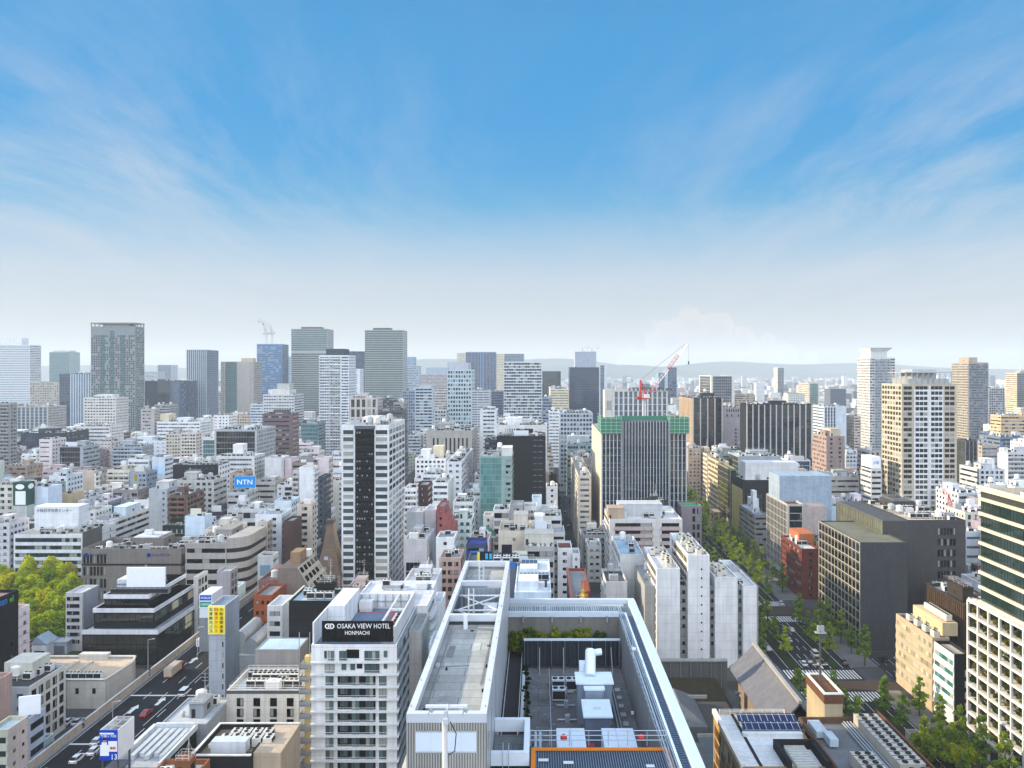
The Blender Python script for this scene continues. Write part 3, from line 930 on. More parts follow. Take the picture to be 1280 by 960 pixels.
B(O, "white office with fluted parapet behind black hotel", 621, 684, 531, 560, None, 546, (0.66, 0.66, 0.65), S=P(9, 1.6, .7, 4.5, 'd', rows=1, x=(.14, .6)), L=26, kitlv=1.3, pent=[(.34, .5, 5.5, .33, .5, WH)], short="the white fluted office")
B(O, "grey blue office with square panes beside construction tower", 699.7, 741, 516, 640, None, 553, (0.46, 0.50, 0.55), S=P(3.6, 2.6, 1.7, 1.9, 'n', rows=1), L=40, kitlv=.8, short="the grey blue pane office")
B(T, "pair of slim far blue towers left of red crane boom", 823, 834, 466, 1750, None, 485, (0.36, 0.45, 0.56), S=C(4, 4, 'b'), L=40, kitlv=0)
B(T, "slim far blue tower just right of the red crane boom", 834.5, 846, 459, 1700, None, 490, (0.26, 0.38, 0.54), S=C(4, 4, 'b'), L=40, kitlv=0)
B(T, "slim cream and blue tower alone above the far plain", 972, 980, 459.5, 2200, 967, 492, (0.62, 0.60, 0.56), S=C(4, 5, 'b'), side=R(4, 1.2, 'o', 5), kitlv=0, short="the lone slim tower")
B(T, "broad glass tower in white frame behind black finned blocks", 889, 918, 469.5, 1000, 874, 508, (0.66, 0.63, 0.58), S=[C(3.8, 2.6, (.05, .09, .14), x=(.06, .9))], side=C(3.8, 2.6, 'o', x=(.06, .94)), kitlv=0, short="the white framed glass tower")
B(O, "far beige block with shaded front on the right plain", 1011, 1024, 479, 1500, 998, 505, (0.58, 0.53, 0.45), S=C(3.6, 3, 't', x=(.1, .9)), side=R(3.6, 1.3, 'o', 3), kitlv=.3)
B(O, "white striped tall block right of wide finned block", 1030, 1058, 508, 800, 1016, 535, (0.60, 0.64, 0.69), S=V(3, 1.5, 'n', 3.4, 1.2, .3, x=(0, .55)), side=R(3.2, 1.4, 's', 2), L=None, kitlv=.4)
for q in (("grey green office slab peeping over the bank hall's tree tops", 492, 505, 503, 700, GR, R(3.4, 1.4, 'n', 3)), ("white pink trimmed office with tall glazed slots before the olive tower", 437, 472, 497, 700, PK, P(9, 5, 3, 7, 'g', rows=1)),
          ("dark plant topped office right of the pink trimmed one", 474, 503, 513, 690, DG, R(3.6, 1.5, 'd', 3)), ("pale lattice block between blue banded tower and teal tower", 543, 558, 512, 760, LG, P(3.4, 3, 1.8, 1.6, 'n', rows=1)),
          ("slate blue block tucked between louvred office and striped tower", 614, 629, 489, 1150, (.22, .28, .38), C(3.8, 3, 'n', 2.8)), ("grey blue glass block right of the striped blue tower", 678, 690, 497, 900, (.30, .36, .44), R(3.6, 1.6, 'n', 3)),
          ("white low slab left of the dark blue scaffolded tower", 686, 699, 514, 800, WH, R(3.4, 1.3, 's', 3)), ("beige block under the tan tower's foot", 284, 312, 519, 1000, BG, P(3.6, 3, 1.6, 1.6, 'd', rows=1)),
          ("teal glass low block left of slender white apartment tower", 376, 398, 529, 720, (.25, .33, .36), C(3.8, 2.4, 't', 2.8)), ("white ribbed block before the rounded blue tower", 245, 262, 523, 880, WH, V(3, 1.6, 's', 3.4, .8, .4)),
          ("grey office right of the tallest tower behind the mauve one", 193, 212, 506, 980, GR, R(3.4, 1.4, 'n', 3)), ("cream block on the plain left of the winged-canopy tower", 1058, 1071, 521, 850, CRM, P(3.2, 3, 1.4, 1.4, 'd', rows=1)),
          ("low tan slab under the white framed glass tower", 918, 944, 493, 1150, TN, R(3.4, 1.4, 'd', 3)), ("pale tower block right of the lone slim tower", 985, 1006, 492, 1300, OW, P(3.2, 3, 1.6, 1.4, 'd', rows=1))):
    B(O, q[0], q[1], q[2], q[3], q[4], None, q[3] + 22, q[5], S=q[6], L=24, kitlv=.9)
# ================================================================ the towers at the right
r = B(A_, "tall cream apartment tower with winged roof canopy", 1087, 1119, 447, 900, 1071.5, 565, (0.60, 0.60, 0.59), S=[P(3.3, 3.3, 2.0, 1.7, 'd', rows=1, x=(0, .2)), K(3.3, 5, 'd', x=(.2, .8), solid=True, bc=(.42, .46, .52)), P(3.3, 3.3, 2.2, 1.7, 'd', rows=1, x=(.8, 1))], side=P(3.3, 3, 1.7, 1.6, 'o', rows=1), kitlv=0, short="the winged-canopy tower")
i_ = INFO[r.name]
cp = MB()
w_, L_, z_ = i_['w'], i_['L'], i_['z1']
cp.box(-w_ / 2 + 3, w_ / 2 - 8, 4, L_ - 4, z_ - .9, z_ + 8)
k0 = [(-w_ / 2 + 3, 4), (w_ / 2 - 8, 4), (w_ / 2 - 8, L_ - 4), (-w_ / 2 + 3, L_ - 4)]
k1 = [(-w_ / 2 + 1.5, 2), (w_ / 2 - 2, 2), (w_ / 2 - 2, L_ - 2), (-w_ / 2 + 1.5, L_ - 2)]
for a in range(4):
    b_ = (a + 1) % 4
    cp.quad((*k0[a], z_ + 7), (*k0[b_], z_ + 7), (*k1[b_], z_ + 11.5), (*k1[a], z_ + 11.5))
cp.quad(*[(*p, z_ + 11.6) for p in k1])
cp.build('roof_canopy', 'concrete', r, (0.62, 0.62, 0.60))
r = B(A_, "big beige apartment tower with deep window bays and louvred plant crown", 1127, 1196, 480, 450, 1102, 642, (0.52, 0.475, 0.40),
      S=[P(3.05, 2.9, 2.3, 1.95, 'd', rows=1, x=(.02, .2), fc=BK), P(3.05, 3.2, 2.6, 1.95, 'd', rows=1, x=(.76, .98))],
      side=[P(3.05, 3.4, 2.5, 1.9, 'o', rows=1)], kitlv=0, short="the big beige apartment tower")
i_ = INFO[r.name]
w_, L_, z_ = i_['w'], i_['L'], i_['z1']
bb = MB()
bb.box(-w_ * .28, w_ * .25, -.35, 0.02, 2, z_ - 3)
bb.box(-w_ * .012, w_ * .012, -.7, -.34, 2, z_ - 1)
bb.build('white_bay', 'wall', r, (0.70, 0.70, 0.69))
for f in range(28):
    zb = z_ - .9 - (f + 1) * 3.05 + .7
    if zb > 4:
        obj('window_row', row_mesh(w_ * .225, 2.0, 3, .14, False), r, GL['n'], (-w_ * .145, -.33, zb))
        obj('window_row', row_mesh(w_ * .21, 2.0, 3, .14, False), r, GL['n'], (w_ * .13, -.33, zb))
cr = MB()
cr.box(-w_ / 2 + 5, w_ / 2 - 3, 3, L_ - 3, z_ - .9, z_ + 3)
cr.box(-w_ / 2 + 3, w_ / 2 - 1, 2, L_ - 2, z_ + 6.5, z_ + 7.1)
cr.box(-w_ / 2 + 9, w_ / 2 - 9, 6, L_ - 6, z_ + 3, z_ + 8.6)
for x in range(9):
    xx = -w_ / 2 + 4 + x * (w_ - 6) / 8
    cr.box(xx - .15, xx + .15, 2.2, 2.5, z_ - .9, z_ + 6.5)
    if x < 8:
        cr.tube((xx, 2.35, z_ + .2), (xx + (w_ - 6) / 8, 2.35, z_ + 6.2), .14, 5)
for y in range(5):
    yy = 2.5 + y * (L_ - 5) / 4
    cr.box(-w_ / 2 + 3.2, -w_ / 2 + 3.5, yy - .15, yy + .15, z_ - .9, z_ + 6.5)
cr.build('plant_crown', 'metal', r, (0.50, 0.51, 0.50))
r = B(A_, "dark banded apartment tower with round roof lid at the right", 1211, 1235, 453, 950, 1190.5, 552, (0.40, 0.385, 0.37), S=K(3.2, 6, 'n', (.30, .33, .38)), side=K(3.2, 5, 'o', (.50, .46, .40)), kitlv=0, pent=[(.45, .6, 7, .4, .5, TN)], short="the dark banded apartment tower")  # west balconies given a lighter, warmer colour for the sun on that side
B(T, "sunlit cream tower at the far right edge", 1271, 1290, 466, 1250, 1257, 503, (0.60, 0.52, 0.40), S=C(3.4, 2.2, (.10, .13, .17)), side=R(3.4, 1.2, 'o', 3), kitlv=.2)
B(A_, "grey lattice apartment block right of dark banded tower", 1236, 1256, 485, 1050, None, 512, (0.44, 0.45, 0.46), S=P(3.2, 3, 2.0, 1.8, 'd', rows=1), L=24, kitlv=.5)
B(O, "low orange sunlit office with long window bands at the right edge", 1251, 1300, 519, 850, 1238, 545, (0.62, 0.49, 0.34), S=R(3.8, 1.7, 'd', 4), side=R(3.8, 1.5, 'o', 4), kitlv=.5, short="the orange banded office")
B(O, "dark glass slim block beside the big beige tower", 1206, 1222, 550, 560, 1196, 613, (0.13, 0.14, 0.15), S=V(2.6, 1.6, 'd', 3.6, .5, .3, (.30, .31, .33)), side=C(3.6, 2, 'o'), kitlv=.3)
B(A_, "tan block with sunlit window column and pale cap", 1227.5, 1247, 557, 600, 1223, 592, (0.47, 0.42, 0.36), S=R(3, 1.2, 's', 2.4), side=P(3, 3, 1.6, 1.5, 'o', rows=1), L=None, kitlv=.5)
B(A_, "pale apartment block with grey balconies at the right edge", 1259, 1300, 565, 520, 1250, 602, (0.60, 0.61, 0.62), S=K(3, 4, 'd'), side=None, kitlv=.8)
B(O, "blue banded dark office behind the right edge blocks", 1250, 1282, 546, 640, 1246, 565, (0.22, 0.27, 0.34), S=R(3.4, 1.4, 'd', 2), L=30, kitlv=.6)
B(A_, "white stepped block with round roof tanks by the slim dark glass", 1224, 1256, 586, 470, None, 612, (0.62, 0.64, 0.66), S=P(3, 3, 1.5, 1.4, 'd'), L=22, kitlv=1.6, pent=[(.3, .4, 6, .7, .5, WH)])
B(O, "pale blue low block left of the big office at the right edge", 1198, 1226, 616, 420, None, 640, (0.56, 0.60, 0.65), S=R(3.4, 1.4, 'd', 2), L=24, kitlv=1)
B(O, "cream low block with dark door openings beside pale blue block", 1206, 1226, 640, 370, 1200, 655, (0.64, 0.61, 0.55), S=P(3.4, 4, 1.2, 2, 'd'), L=18, kitlv=1)
B(O, "light grey shed behind the dark tiled office", 1207, 1226, 664, 330, None, 715, (0.54, 0.57, 0.60), S=R(4, 1, 's', 3), L=20, kitlv=1.4)
# ================================================================ east side of the boulevard
B(O, "black tower with white fins and sunlit ribbed west wall", 866, 903, 497, 700, 850, 558, (0.055, 0.058, 0.066), S=V(6.6, 4, (.02, .024, .032), 4, 1.0, .7, (.52, .50, .49), pad=.3), side=V(6, 3.6, (.5, .38, .26), 4, 1.4, .7, (.62, .53, .42), pad=.3), kitlv=.8, short="the black finned tower")  # low sun painted into the west side: warm pale glass and ribs
B(O, "wide black block with many white fins and grey end", 933, 1015, 505, 640, 925, 560, (0.05, 0.052, 0.06), S=[V(4.9, 3, (.02, .026, .034), 4, .95, .6, (.50, .50, .51), pad=.4, z=(.33, 1)), V(4.9, 3, (.04, .05, .06), 4, 1.3, .8, (.50, .50, .51), pad=.4, z=(0, .28))], side=None, L=None, kitlv=.8, short="the wide black finned block")
B(O, "mauve grey office with white attic between finned blocks", 904, 925, 509, 760, None, 560, (0.40, 0.37, 0.38), S=[P(5, 2.2, 1, 2.6, 'k', x=(0, 1), z=(.78, 1), rows=1), P(3.6, 4, 1.5, 2, 'd', x=(.55, .95), rows=1, z=(0, .7))], L=36, kitlv=.8)
B(A_, "sunlit tan apartment slab with mauve shaded front", 1033, 1056, 545, 520, 1015, 603, (0.40, 0.335, 0.315), S=P(3, 6.5, 1.3, 1.1, 'd'), side=P(3, 3, 1.6, 1.3, (.20, .12, .06), rows=1), kitlv=.6, pent=[(.55, .4, 5, .75, .5, BG)], short="the sunlit tan slab")
B(O, "glass blue roofed office behind the black cornice building", 923, 976, 570, 570, 911, 600, (0.40, 0.45, 0.47), RL, S=[R(8, 3.4, 't', 1.4, x=(0.02, .98), top=4)], side=C(3.6, 2, 'o'), kitlv=1.2, short="the blue glazed office")
B(O, "white sunlit office with orange roof edge by the construction tower", 884, 899, 568, 590, 865, 630, (0.64, 0.58, 0.48), S=None, side=P(3.4, 3.3, 2, 1.7, 'd', rows=1), kitlv=.6, roof=(.42, .17, .07))
B(O, "cream square windowed office second from construction tower", 898, 911, 577, 540, 885, 640, (0.64, 0.54, 0.40), S=R(3.4, 1.3, 'd', 2), side=P(3.4, 3.2, 2, 1.8, 'd', rows=1), kitlv=.5, roof=(.28, .26, .15))
B(O, "olive glass office with leafy roof edge", 912.5, 921, 586, 500, 897, 655, (0.33, 0.32, 0.25), S=C(3.6, 2, 'g'), side=C(3.6, 1.8, (.11, .105, .07)), kitlv=.4, roof=(.24, .25, .12))
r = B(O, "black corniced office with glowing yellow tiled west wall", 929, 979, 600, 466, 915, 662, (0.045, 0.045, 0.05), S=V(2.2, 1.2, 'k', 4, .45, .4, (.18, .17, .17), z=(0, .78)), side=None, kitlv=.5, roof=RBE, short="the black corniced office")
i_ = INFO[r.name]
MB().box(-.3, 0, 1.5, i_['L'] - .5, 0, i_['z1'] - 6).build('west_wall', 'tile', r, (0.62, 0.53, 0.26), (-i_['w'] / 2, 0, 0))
MB().box(-i_['w'] * .38, i_['w'] * .95, 6, 18, i_['zr'], i_['z1'] + 10).build('penthouse', 'wall', r, (0.64, 0.64, 0.64))
B(O, "grey banded office with white plant boxes on its roof", 943.5, 959, 643, 427, 924, 682, (0.34, 0.335, 0.32), RB, S=R(2.9, 1.1, 'd', 2), side=R(2.9, 1.2, 'd', 2), kitlv=.5, pent=[(.55, .3, 7, .6, .55, WH), (.3, .15, 12, .45, .4, WH)], short="the grey banded office")
r = B(O, "slim finned glass office with planted roof terrace", 984, 1005, 630, 372, 958.5, 690, (0.46, 0.46, 0.45), S=V(6, 4, 'd', 3.6, 1.0, .4), side=V(2.4, 1, (.05, .05, .05), 3.6, .5, .22, (.52, .51, .48), pad=.2), kitlv=.2, roof=(.20, .10, .06), short="the planted terrace office")
i_ = INFO[r.name]
MB().box(-4, 22, 12, 30, 0, i_['z1'] + 12, 0).build('upper_block', 'tile', r, (0.40, 0.47, 0.54))
MB().box(i_['w'] / 2 + .05, i_['w'] / 2 + 11, .4, 11.9, 0, i_['z1'] - 1).build('stair_wall', 'tile', r, (0.52, 0.47, 0.45))
r = B(O, "dark red brick office facing the boulevard", 1002, 1024.5, 686, 337, 977, 755, (0.23, 0.085, 0.065), S=P(3, 7, 1.2, 1, 'd', pad=1), side=P(2.7, 2.6, 1.1, 1.2, (.10, .05, .04), rows=1), m='brick', kitlv=.6, roof=RL, short="the red brick office")
MB().box(-1, INFO[r.name]['w'] / 2 + 2, 12, 26, INFO[r.name]['zr'], INFO[r.name]['z1'] + 4).build('penthouse', 'wall', r, (0.50, 0.23, 0.13))
r = B(O, "massive dark grey tiled office with square gridded west side", 1075, 1134.5, 678, 275, 1024, 815, (0.125, 0.128, 0.135), S=None, side=None, m='tile', kitlv=0, roof=(.24, .24, .19), par=.4, short="the massive dark tiled office")
i_ = INFO[r.name]
w_, L_, z_ = i_['w'], i_['L'], i_['z1']
facade(r, 'W', -w_ / 2, L_ / 2, L_, 2.5, z_, C(3.5, 3.2, 'k', 2.9, pad=.6), 275, BK)
gm = MB()
nb = round(L_ / 3.2)
for a in range(nb + 1):
    y = L_ * a / nb
    gm.box(-.16, 0, y - .2, y + .2, 3, z_)
gm.build('upright_grid', 'tile', r, (0.46, 0.43, 0.37), (-w_ / 2, 0, 0))
for f in range(11):
    MB().box(-.13, 0, 0, L_, 0, .4).build('floor_grid', 'tile', r, (0.46, 0.43, 0.37), (-w_ / 2, 0, z_ - .46 - f * 3.5))
r = B(O, "taller grey office block rising behind the dark tiled office", 1134.6, 1207, 650, 290, None, 735, (0.135, 0.13, 0.13), S=[P(4.05, 1.15, .62, 2.4, 'k', x=(.50, .84), top=2.5, pad=.2)], side=None, L=44, m='tile', kitlv=1.3, roof=RBE, short="the taller grey office")
i_ = INFO[r.name]
w_, L_, z_ = i_['w'], i_['L'], i_['z1']
gl = MB()
gx = wx(1103, 290) - i_['xc']
gl.box(gx, -w_ / 2 - .02, 0, L_, 0, z_ - .3)
g_ = gl.build('glass_wing', 'tile', r, (0.15, 0.145, 0.14))
facade(r, 'W', gx, L_ / 2, L_, 2, z_, C(3.6, 1.5, (.26, .28, .20), 3.2), 290, BK)
fv = MB()
for a in range(28):
    fv.box(gx - .5, gx, a * L_ / 27 - .08, a * L_ / 27 + .08, 20, z_)
fv.build('fin', 'metal', r, (0.42, 0.40, 0.33))
B(O, "low beige block with wrapped roof before the sunlit tan slab", 1034, 1074, 596, 480, None, 620, (0.46, 0.45, 0.43), S=R(3.4, 1.1, 'd', 2), L=26, kitlv=1.3)
r = B(O, "white corner block carrying a white billboard with blue sign", 1089, 1102, 585, 455, 1076, 625, (0.62, 0.60, 0.57), S=R(3.2, 1.3, 'd', 2), side=R(3.2, 1.2, 's', 2), kitlv=.2, short="the billboard corner block")
i_ = INFO[r.name]
hb = MB().box(-i_['w'] / 2, i_['w'] / 2 - .3, .3, 14, i_['zr'], i_['z1'] + 6.5).build('billboard', 'paint', r, (0.78, 0.78, 0.78))
lettering(r, "大阪", 0, .25, i_['z1'] + 3.2, 3.6, 2.0, (0.05, 0.25, 0.6))
B(O, "grey tower block with plain boxed roof left of beige tower", 1087, 1101, 563, 520, 1083, 585, (0.56, 0.53, 0.50), S=P(3.2, 3, 1.2, 1.2, 'd'), L=20, kitlv=.5)
B(A_, "white latticed block behind the sunlit tan slab", 1057, 1083, 568, 600, None, 592, (0.55, 0.57, 0.60), S=P(3, 2.4, 1.4, 1.4, 'd', rows=1), L=20, kitlv=.8)
B(A_, "slim tan block lit on its west face behind white latticed block", 1068, 1076, 520, 800, 1057, 555, (0.56, 0.50, 0.43), S=R(3, 1.2, 'd', 3), side=R(3, 1.2, 'o', 3), kitlv=.3)
# big offices at the right edge
r = B(O, "green glazed office with cream floor bands at the right edge", 1436.2, 1560, 638, 150, None, 752, (0.60, 0.53, 0.42), zt=69, z0=39.5, S=None, L=55, kitlv=.8, par=1.6, short="the green banded office")
i_ = INFO[r.name]
X_ = -i_['w'] / 2 - 1.4
o_ = MB().box(X_, -i_['w'] / 2 - .01, 0, 54.6, 39.5, 68.9)
o_.build('glazed_front', 'wall', r, (0.10, 0.11, 0.10))
for f in range(8):
    zb = 65.3 - f * 3.9
    obj('window_row', row_mesh(54.2, 2.9, 42, .17, True, True), r, (0.03, 0.065, 0.05), (X_, 27.3, zb - 2.6), ROT['W'])
    MB().box(X_ - .6, X_ + .1, -.1, 54.7, zb + .5, zb + 1.3).build('floor_band', 'wall', r, (0.70, 0.62, 0.50))
MB().box(X_ - .6, X_ + .1, -.1, 54.7, 68.3, 69.6).build('floor_band', 'wall', r, (0.70, 0.62, 0.50))
r = B(O, "white latticed podium with planted balconies under the green office", 1433, 1560, 745, 150, None, 960, (0.50, 0.48, 0.44), zt=39.4, S=None, L=57.3, kitlv=0, short="the planted lattice podium")
i_ = INFO[r.name]
X_ = -i_['w'] / 2 - 2.9
MB().box(X_ + 2.2, -i_['w'] / 2 - .01, 0, 57, 0, 39.2).build('inner_wall', 'wall', r, (0.12, 0.12, 0.115))
for f in range(10):
    zb = 38.2 - f * 3.75
    MB().box(X_ - .25, X_ + 2.4, -.1, 57.2, zb, zb + .55).build('floor_band', 'wall', r, (0.74, 0.71, 0.64))
    obj('window_row', row_mesh(55, 2.8, 22, .08, True), r, (0.03, 0.04, 0.035), (X_ + 2.15, 28.5, zb - 3.1), ROT['W'])
for a in range(13):
    y = 57.2 * a / 12
    MB().box(X_ - .2, X_ + .35, y - .22, y + .22, 0, 38.4).build('column', 'wall', r, (0.74, 0.72, 0.66))
PODIUM = (r, X_)
r = B(O, "cream striped office with sunlit window bands", 1165.5, 1187, 795, 225, 1120, 905, (0.50, 0.42, 0.32), S=None, side=R(3.1, 1.4, (.50, .47, .36), 1.6), kitlv=0, roof=RDK, par=.5, zt=22, short="the cream striped office")
i_ = INFO[r.name]
MB().box(-i_['w'] / 2 + 4.5, i_['w'] / 2 + 4, 3, i_['L'] - 2, i_['zr'], 25.4).build('penthouse', 'wall', r, (0.62, 0.52, 0.36))
for a in range(6):
    obj('cooling_unit', kit('u'), r, (0.68, 0.62, 0.52), (-i_['w'] / 2 + 7, 5 + a * 2.2, 25.4), rad(90))
for a in range(4):
    obj('cooling_unit', kit('u'), r, (0.68, 0.62, 0.52), (-i_['w'] / 2 + 1.8 + 0 * a, 2 + a * 5, 21.5), rad(90))
r = B(O, "narrow white and green tiled block with black end wall", 1193, 1214, 815, 214, None, 925, (0.05, 0.05, 0.055), zt=21.3, S=None, side=None, L=10.8, kitlv=.5, roof=RBE, short="the black ended block")
i_ = INFO[r.name]
MB().box(-.15, 0, 0, i_['L'], 1, 21.2).build('west_wall', 'wall', r, (0.66, 0.64, 0.60), (-i_['w'] / 2, 0, 0))
facade(r, 'W', -i_['w'] / 2 - .15, i_['L'] / 2, i_['L'], 2, 21, R(3.1, 1.3, (.12, .30, .28), 1.4), 214, WH)
facade(r, 'S', i_['w'] * .3, 0, i_['w'] * .36, 2, 20, R(3.1, 1.2, (.12, .16, .20), 2), 214, WH)
B(O, "brown louvred block with sunlit tank farm behind black ended block", 1206, 1240, 753, 228, None, 790, (0.10, 0.085, 0.075), zt=31, S=None, side=V(1.2, .8, (.12, .09, .06), 4, .3, .3, (.16, .12, .09)), L=22, kitlv=1.8, short="the brown louvred block")
# ================================================================ the construction site and the blocks round it
r = B(T, "unfinished office tower with white fins and green netting at its top", 752, 858, 541, 420, 740, 625, (0.30, 0.31, 0.33), S=[V(2.15, 1.4, (.03, .045, .07), 4.1, .42, .6, (.56, .59, .60), x=(0, .235), pad=.2, z=(.02, 1), top=.2), V(2.15, 1.4, (.03, .045, .07), 4.1, .42, .6, (.56, .59, .60), x=(.80, 1), pad=.2, z=(.02, 1), top=.2)],
      side=None, kitlv=0, par=.3, zt=66.5, short="the unfinished office tower")
i_ = INFO[r.name]
w_, L_, z_ = i_['w'], i_['L'], i_['z1']
SITE = r
MB().box(-.25, 0, 0, L_, 0, z_ - .4).build('west_wall', 'tile', r, (0.66, 0.60, 0.52), (-w_ / 2, 0, 0))
MB().box(-w_ * .26, w_ * .295, -1.2, 8, 14, z_ + 6.4).build('central_bay', 'wall', r, (0.17, 0.18, 0.21))
me = row_mesh(w_ * .54, 3.7, 15, .10, False, True)
for f in range(14):
    obj('window_row', me, r, (.035, .045, .075), (w_ * .0175, -1.2, z_ + 1.8 - f * 4.1))
fm = strip_mesh('fin', .30, 56, .55)
for a in range(16):
    obj('fin', fm, r, (.54, .57, .58), (w_ * .0175 - w_ * .27 + a * w_ * .54 / 15, -1.2, z_ - 49.6))
for x0, x1, y1 in ((-w_ / 2 - .6, -w_ * .27, 20), (w_ * .30, w_ / 2 + 1.2, 20)):
    n_ = MB()
    n_.box(x0, x1, -1.3, -1.2, z_ - .5, z_ + 8.4)
    n_.box(x0, x0 + .1, -1.2, y1, z_ - .5, z_ + 8.4)
    n_.box(x1 - .1, x1, -1.2, y1, z_ - .5, z_ + 8.4)
    n_.build('safety_net', 'paint', r, (0.10, 0.29, 0.20))
    s_ = MB()
    k_ = int((x1 - x0) / 2.6)
    for a in range(k_ + 1):
        x = x0 + a * (x1 - x0) / k_
        s_.tube((x, -1.5, z_ - 1), (x, -1.5, z_ + 9.4), .12, 5)
    for z in range(6):
        s_.tube((x0, -1.5, z_ + z * 1.9), (x1, -1.5, z_ + z * 1.9), .10, 5)
        s_.tube((x0 - .2, -1.5, z_ + z * 1.9), (x0 - .2, y1, z_ + z * 1.9), .10, 5)
    s_.build('scaffold', 'metal', r, (0.55, 0.62, 0.55))
MB().box(-w_ * .26, w_ * .30, 8.3, 8.5, z_ + 1, z_ + 8.6).build('safety_net', 'paint', r, (0.10, 0.29, 0.20))
MB().box(-w_ / 2 + 2, w_ / 2 - 2, 9, 30, z_ - .5, z_ + 4).build('steel_deck', 'concrete', r, (0.20, 0.21, 0.22))
r2 = B(T, "pale grey tower with upright bands behind the green netting", 756, 834, 487.5, 497, 742, 540, (0.60, 0.57, 0.53), S=[V(3.2, 1.7, (.17, .20, .24), 4.2, 1.1, .4, (.58, .57, .55), x=(.14, 1), pad=.2), R(14, 6, 't', 3, x=(.02, .12), top=3)], side=None, L=14.5, kitlv=0, par=.5, short="the pale banded tower behind the nets")
i2 = INFO[r2.name]
sd = MB()
for a in range(11):
    sd.box(-i2['w'] * .1 + a * 2.7, -i2['w'] * .1 + a * 2.7 + .3, -1.6, 8, i2['z1'] - .5, i2['z1'] + 1.2)
sd.box(-i2['w'] * .1, i2['w'] * .45, -1.6, -1.3, i2['z1'] + 1.2, i2['z1'] + 1.6)
sd.build('steel_frame', 'metal', r2, (0.10, 0.12, 0.14))
# the podium and the lower block in front
B(O, "white office with deep pinkish ribbon storeys and boxed roof house", 762, 853, 649, 340, None, 745, (0.62, 0.60, 0.58), RL, S=[R(3.2, 1.5, 'd', 5, x=(.06, .60), ledge=.5, lc=(.50, .42, .40)), R(3.2, 1.5, 'd', 5, x=(.70, .97), ledge=.5, lc=(.50, .42, .40))],
  side=R(3.2, 1.3, (.16, .12, .07), 2.4, x=(0, .9)), L=26, kitlv=.6, pent=[(.62, .4, 5.5, .47, .62, LG), (.22, .35, 5, .1, .3, TN)], short="the pink-ribboned white office")
B(O, "dark mauve annex with tall black windows and green roof net", 852, 877, 632, 405, None, 668, (0.30, 0.27, 0.29), S=P(4.2, 3, 1.2, 2.6, 'k', x=(.45, 1)), L=12, kitlv=.2, roof=(.05, .35, .15))
r = B(O, "white stepped office with sunlit slanted window bands", 775, 805, 693, 292, 763, 750, (0.62, 0.62, 0.61), RB, S=None, side=R(3.1, 1.5, (.14, .12, .08), 2, ledge=.6), kitlv=.4, L=33, short="the stepped sunlit-band office")  # west bands carry the sun's warmth in their glass colour
B(O, "lower white terrace with dark bands before the stepped office", 757, 784, 727, 272, None, 752, (0.58, 0.58, 0.57), RDK, S=None, side=R(2.9, 1.2, 'd', 2, ledge=.4), kitlv=.6, L=18)
r = B(O, "long white hospital like block of four windowless stair towers", 806, 948, 735, 262, None, 832, (0.40, 0.40, 0.39), zt=27, S=[P(2.9, 2.2, 1.0, 1.2, 'd', x=(.30, .385), rows=1), P(2.9, 2.2, 1.0, 1.2, 'd', x=(.56, .63), rows=1), P(2.9, 1.8, 1.0, 1.6, 't', x=(.80, .88), rows=1)], side=None, L=28, kitlv=.4, short="the four white stair towers")
i_ = INFO[r.name]
for a, b, zt_, ll in ((821, 850, 33.5, 32), (860, 887, 38, 36), (894, 922, 30.5, 20), (929, 946, 27.6, 36)):
    t_ = MB()
    xa, xb = wx(a, 259.5) - i_['xc'], wx(b, 259.5) - i_['xc']
    body(r, xb - xa, ll, 0, zt_, (0.72, 0.725, 0.73), RL, .8, 'wall', x0=xa, y0=-2.5, name='stair_tower')
xa = wx(821, 259.5) - i_['xc']
facade(r, 'W', xa, 14, 30, 2, 33.5, R(3.0, 2.0, (.30, .27, .17), 1.6), 262, WH)  # sunlit ribbons: warm light coloured into this glass and the next tower's
facade(r, 'W', wx(860, 259.5) - i_['xc'], 14, 30, 26, 38, R(3.0, 2.0, (.30, .27, .17), 1.6), 262, WH)
for px in (877,):
    for f in range(11):
        MB().box(-.25, .25, -.06, 0, 0, .5).build('window', 'pane', r, GL['k'], (wx(px, 259.5) - i_['xc'], -2.5, 33 - f * 3))
rr = random.Random(5)
for a, b, zt_, n_ in ((821, 850, 32.7, 9), (860, 887, 37.2, 14), (894, 922, 29.7, 6)):
    xa, xb = wx(a, 259.5) - i_['xc'], wx(b, 259.5) - i_['xc']
    for q in range(n_):
        obj('cooling_unit', kit('u'), r, (0.60, 0.57, 0.50), (rr.uniform(xa + 1.6, xb - 1.6), 1 + q * (28 if n_ > 8 else 16) / n_, zt_), rad(90))
# ================================================================ between the two small streets
r = B(O, "black windowless hotel slab with tiny lights", 621, 682, 545, 470, None, 640, (0.032, 0.034, 0.039), RDK, S=P(3.6, 3.4, .5, .5, 'w', x=(.68, 1), pad=1.5), L=30, kitlv=1, short="the black slab")
r = B(O, "teal glass office with white gridded stair edge", 599.5, 640, 570, 400, None, 632, (0.34, 0.43, 0.42), RL, S=[C(3.0, 1.5, (.16, .30, .29), x=(0, .70), top=.8), R(3.0, 1.3, 'd', 1.2, x=(.78, .98))], L=24, kitlv=1, short="the teal glass office")
INFO[r.name]['root']
MB().box(wx(627, 400) - INFO[r.name]['xc'], wx(640, 400) - INFO[r.name]['xc'], .02, 14, INFO[r.name]['z1'] - .5, INFO[r.name]['z1'] + 4.3).build('penthouse', 'wall', r, OW)
B(O, "dark blue grey block wedged between teal office and fluted office", 606, 621, 549, 500, None, 562, (0.12, 0.13, 0.16), S=R(3.4, 1.2, 'd', 2), L=20, kitlv=1.2)
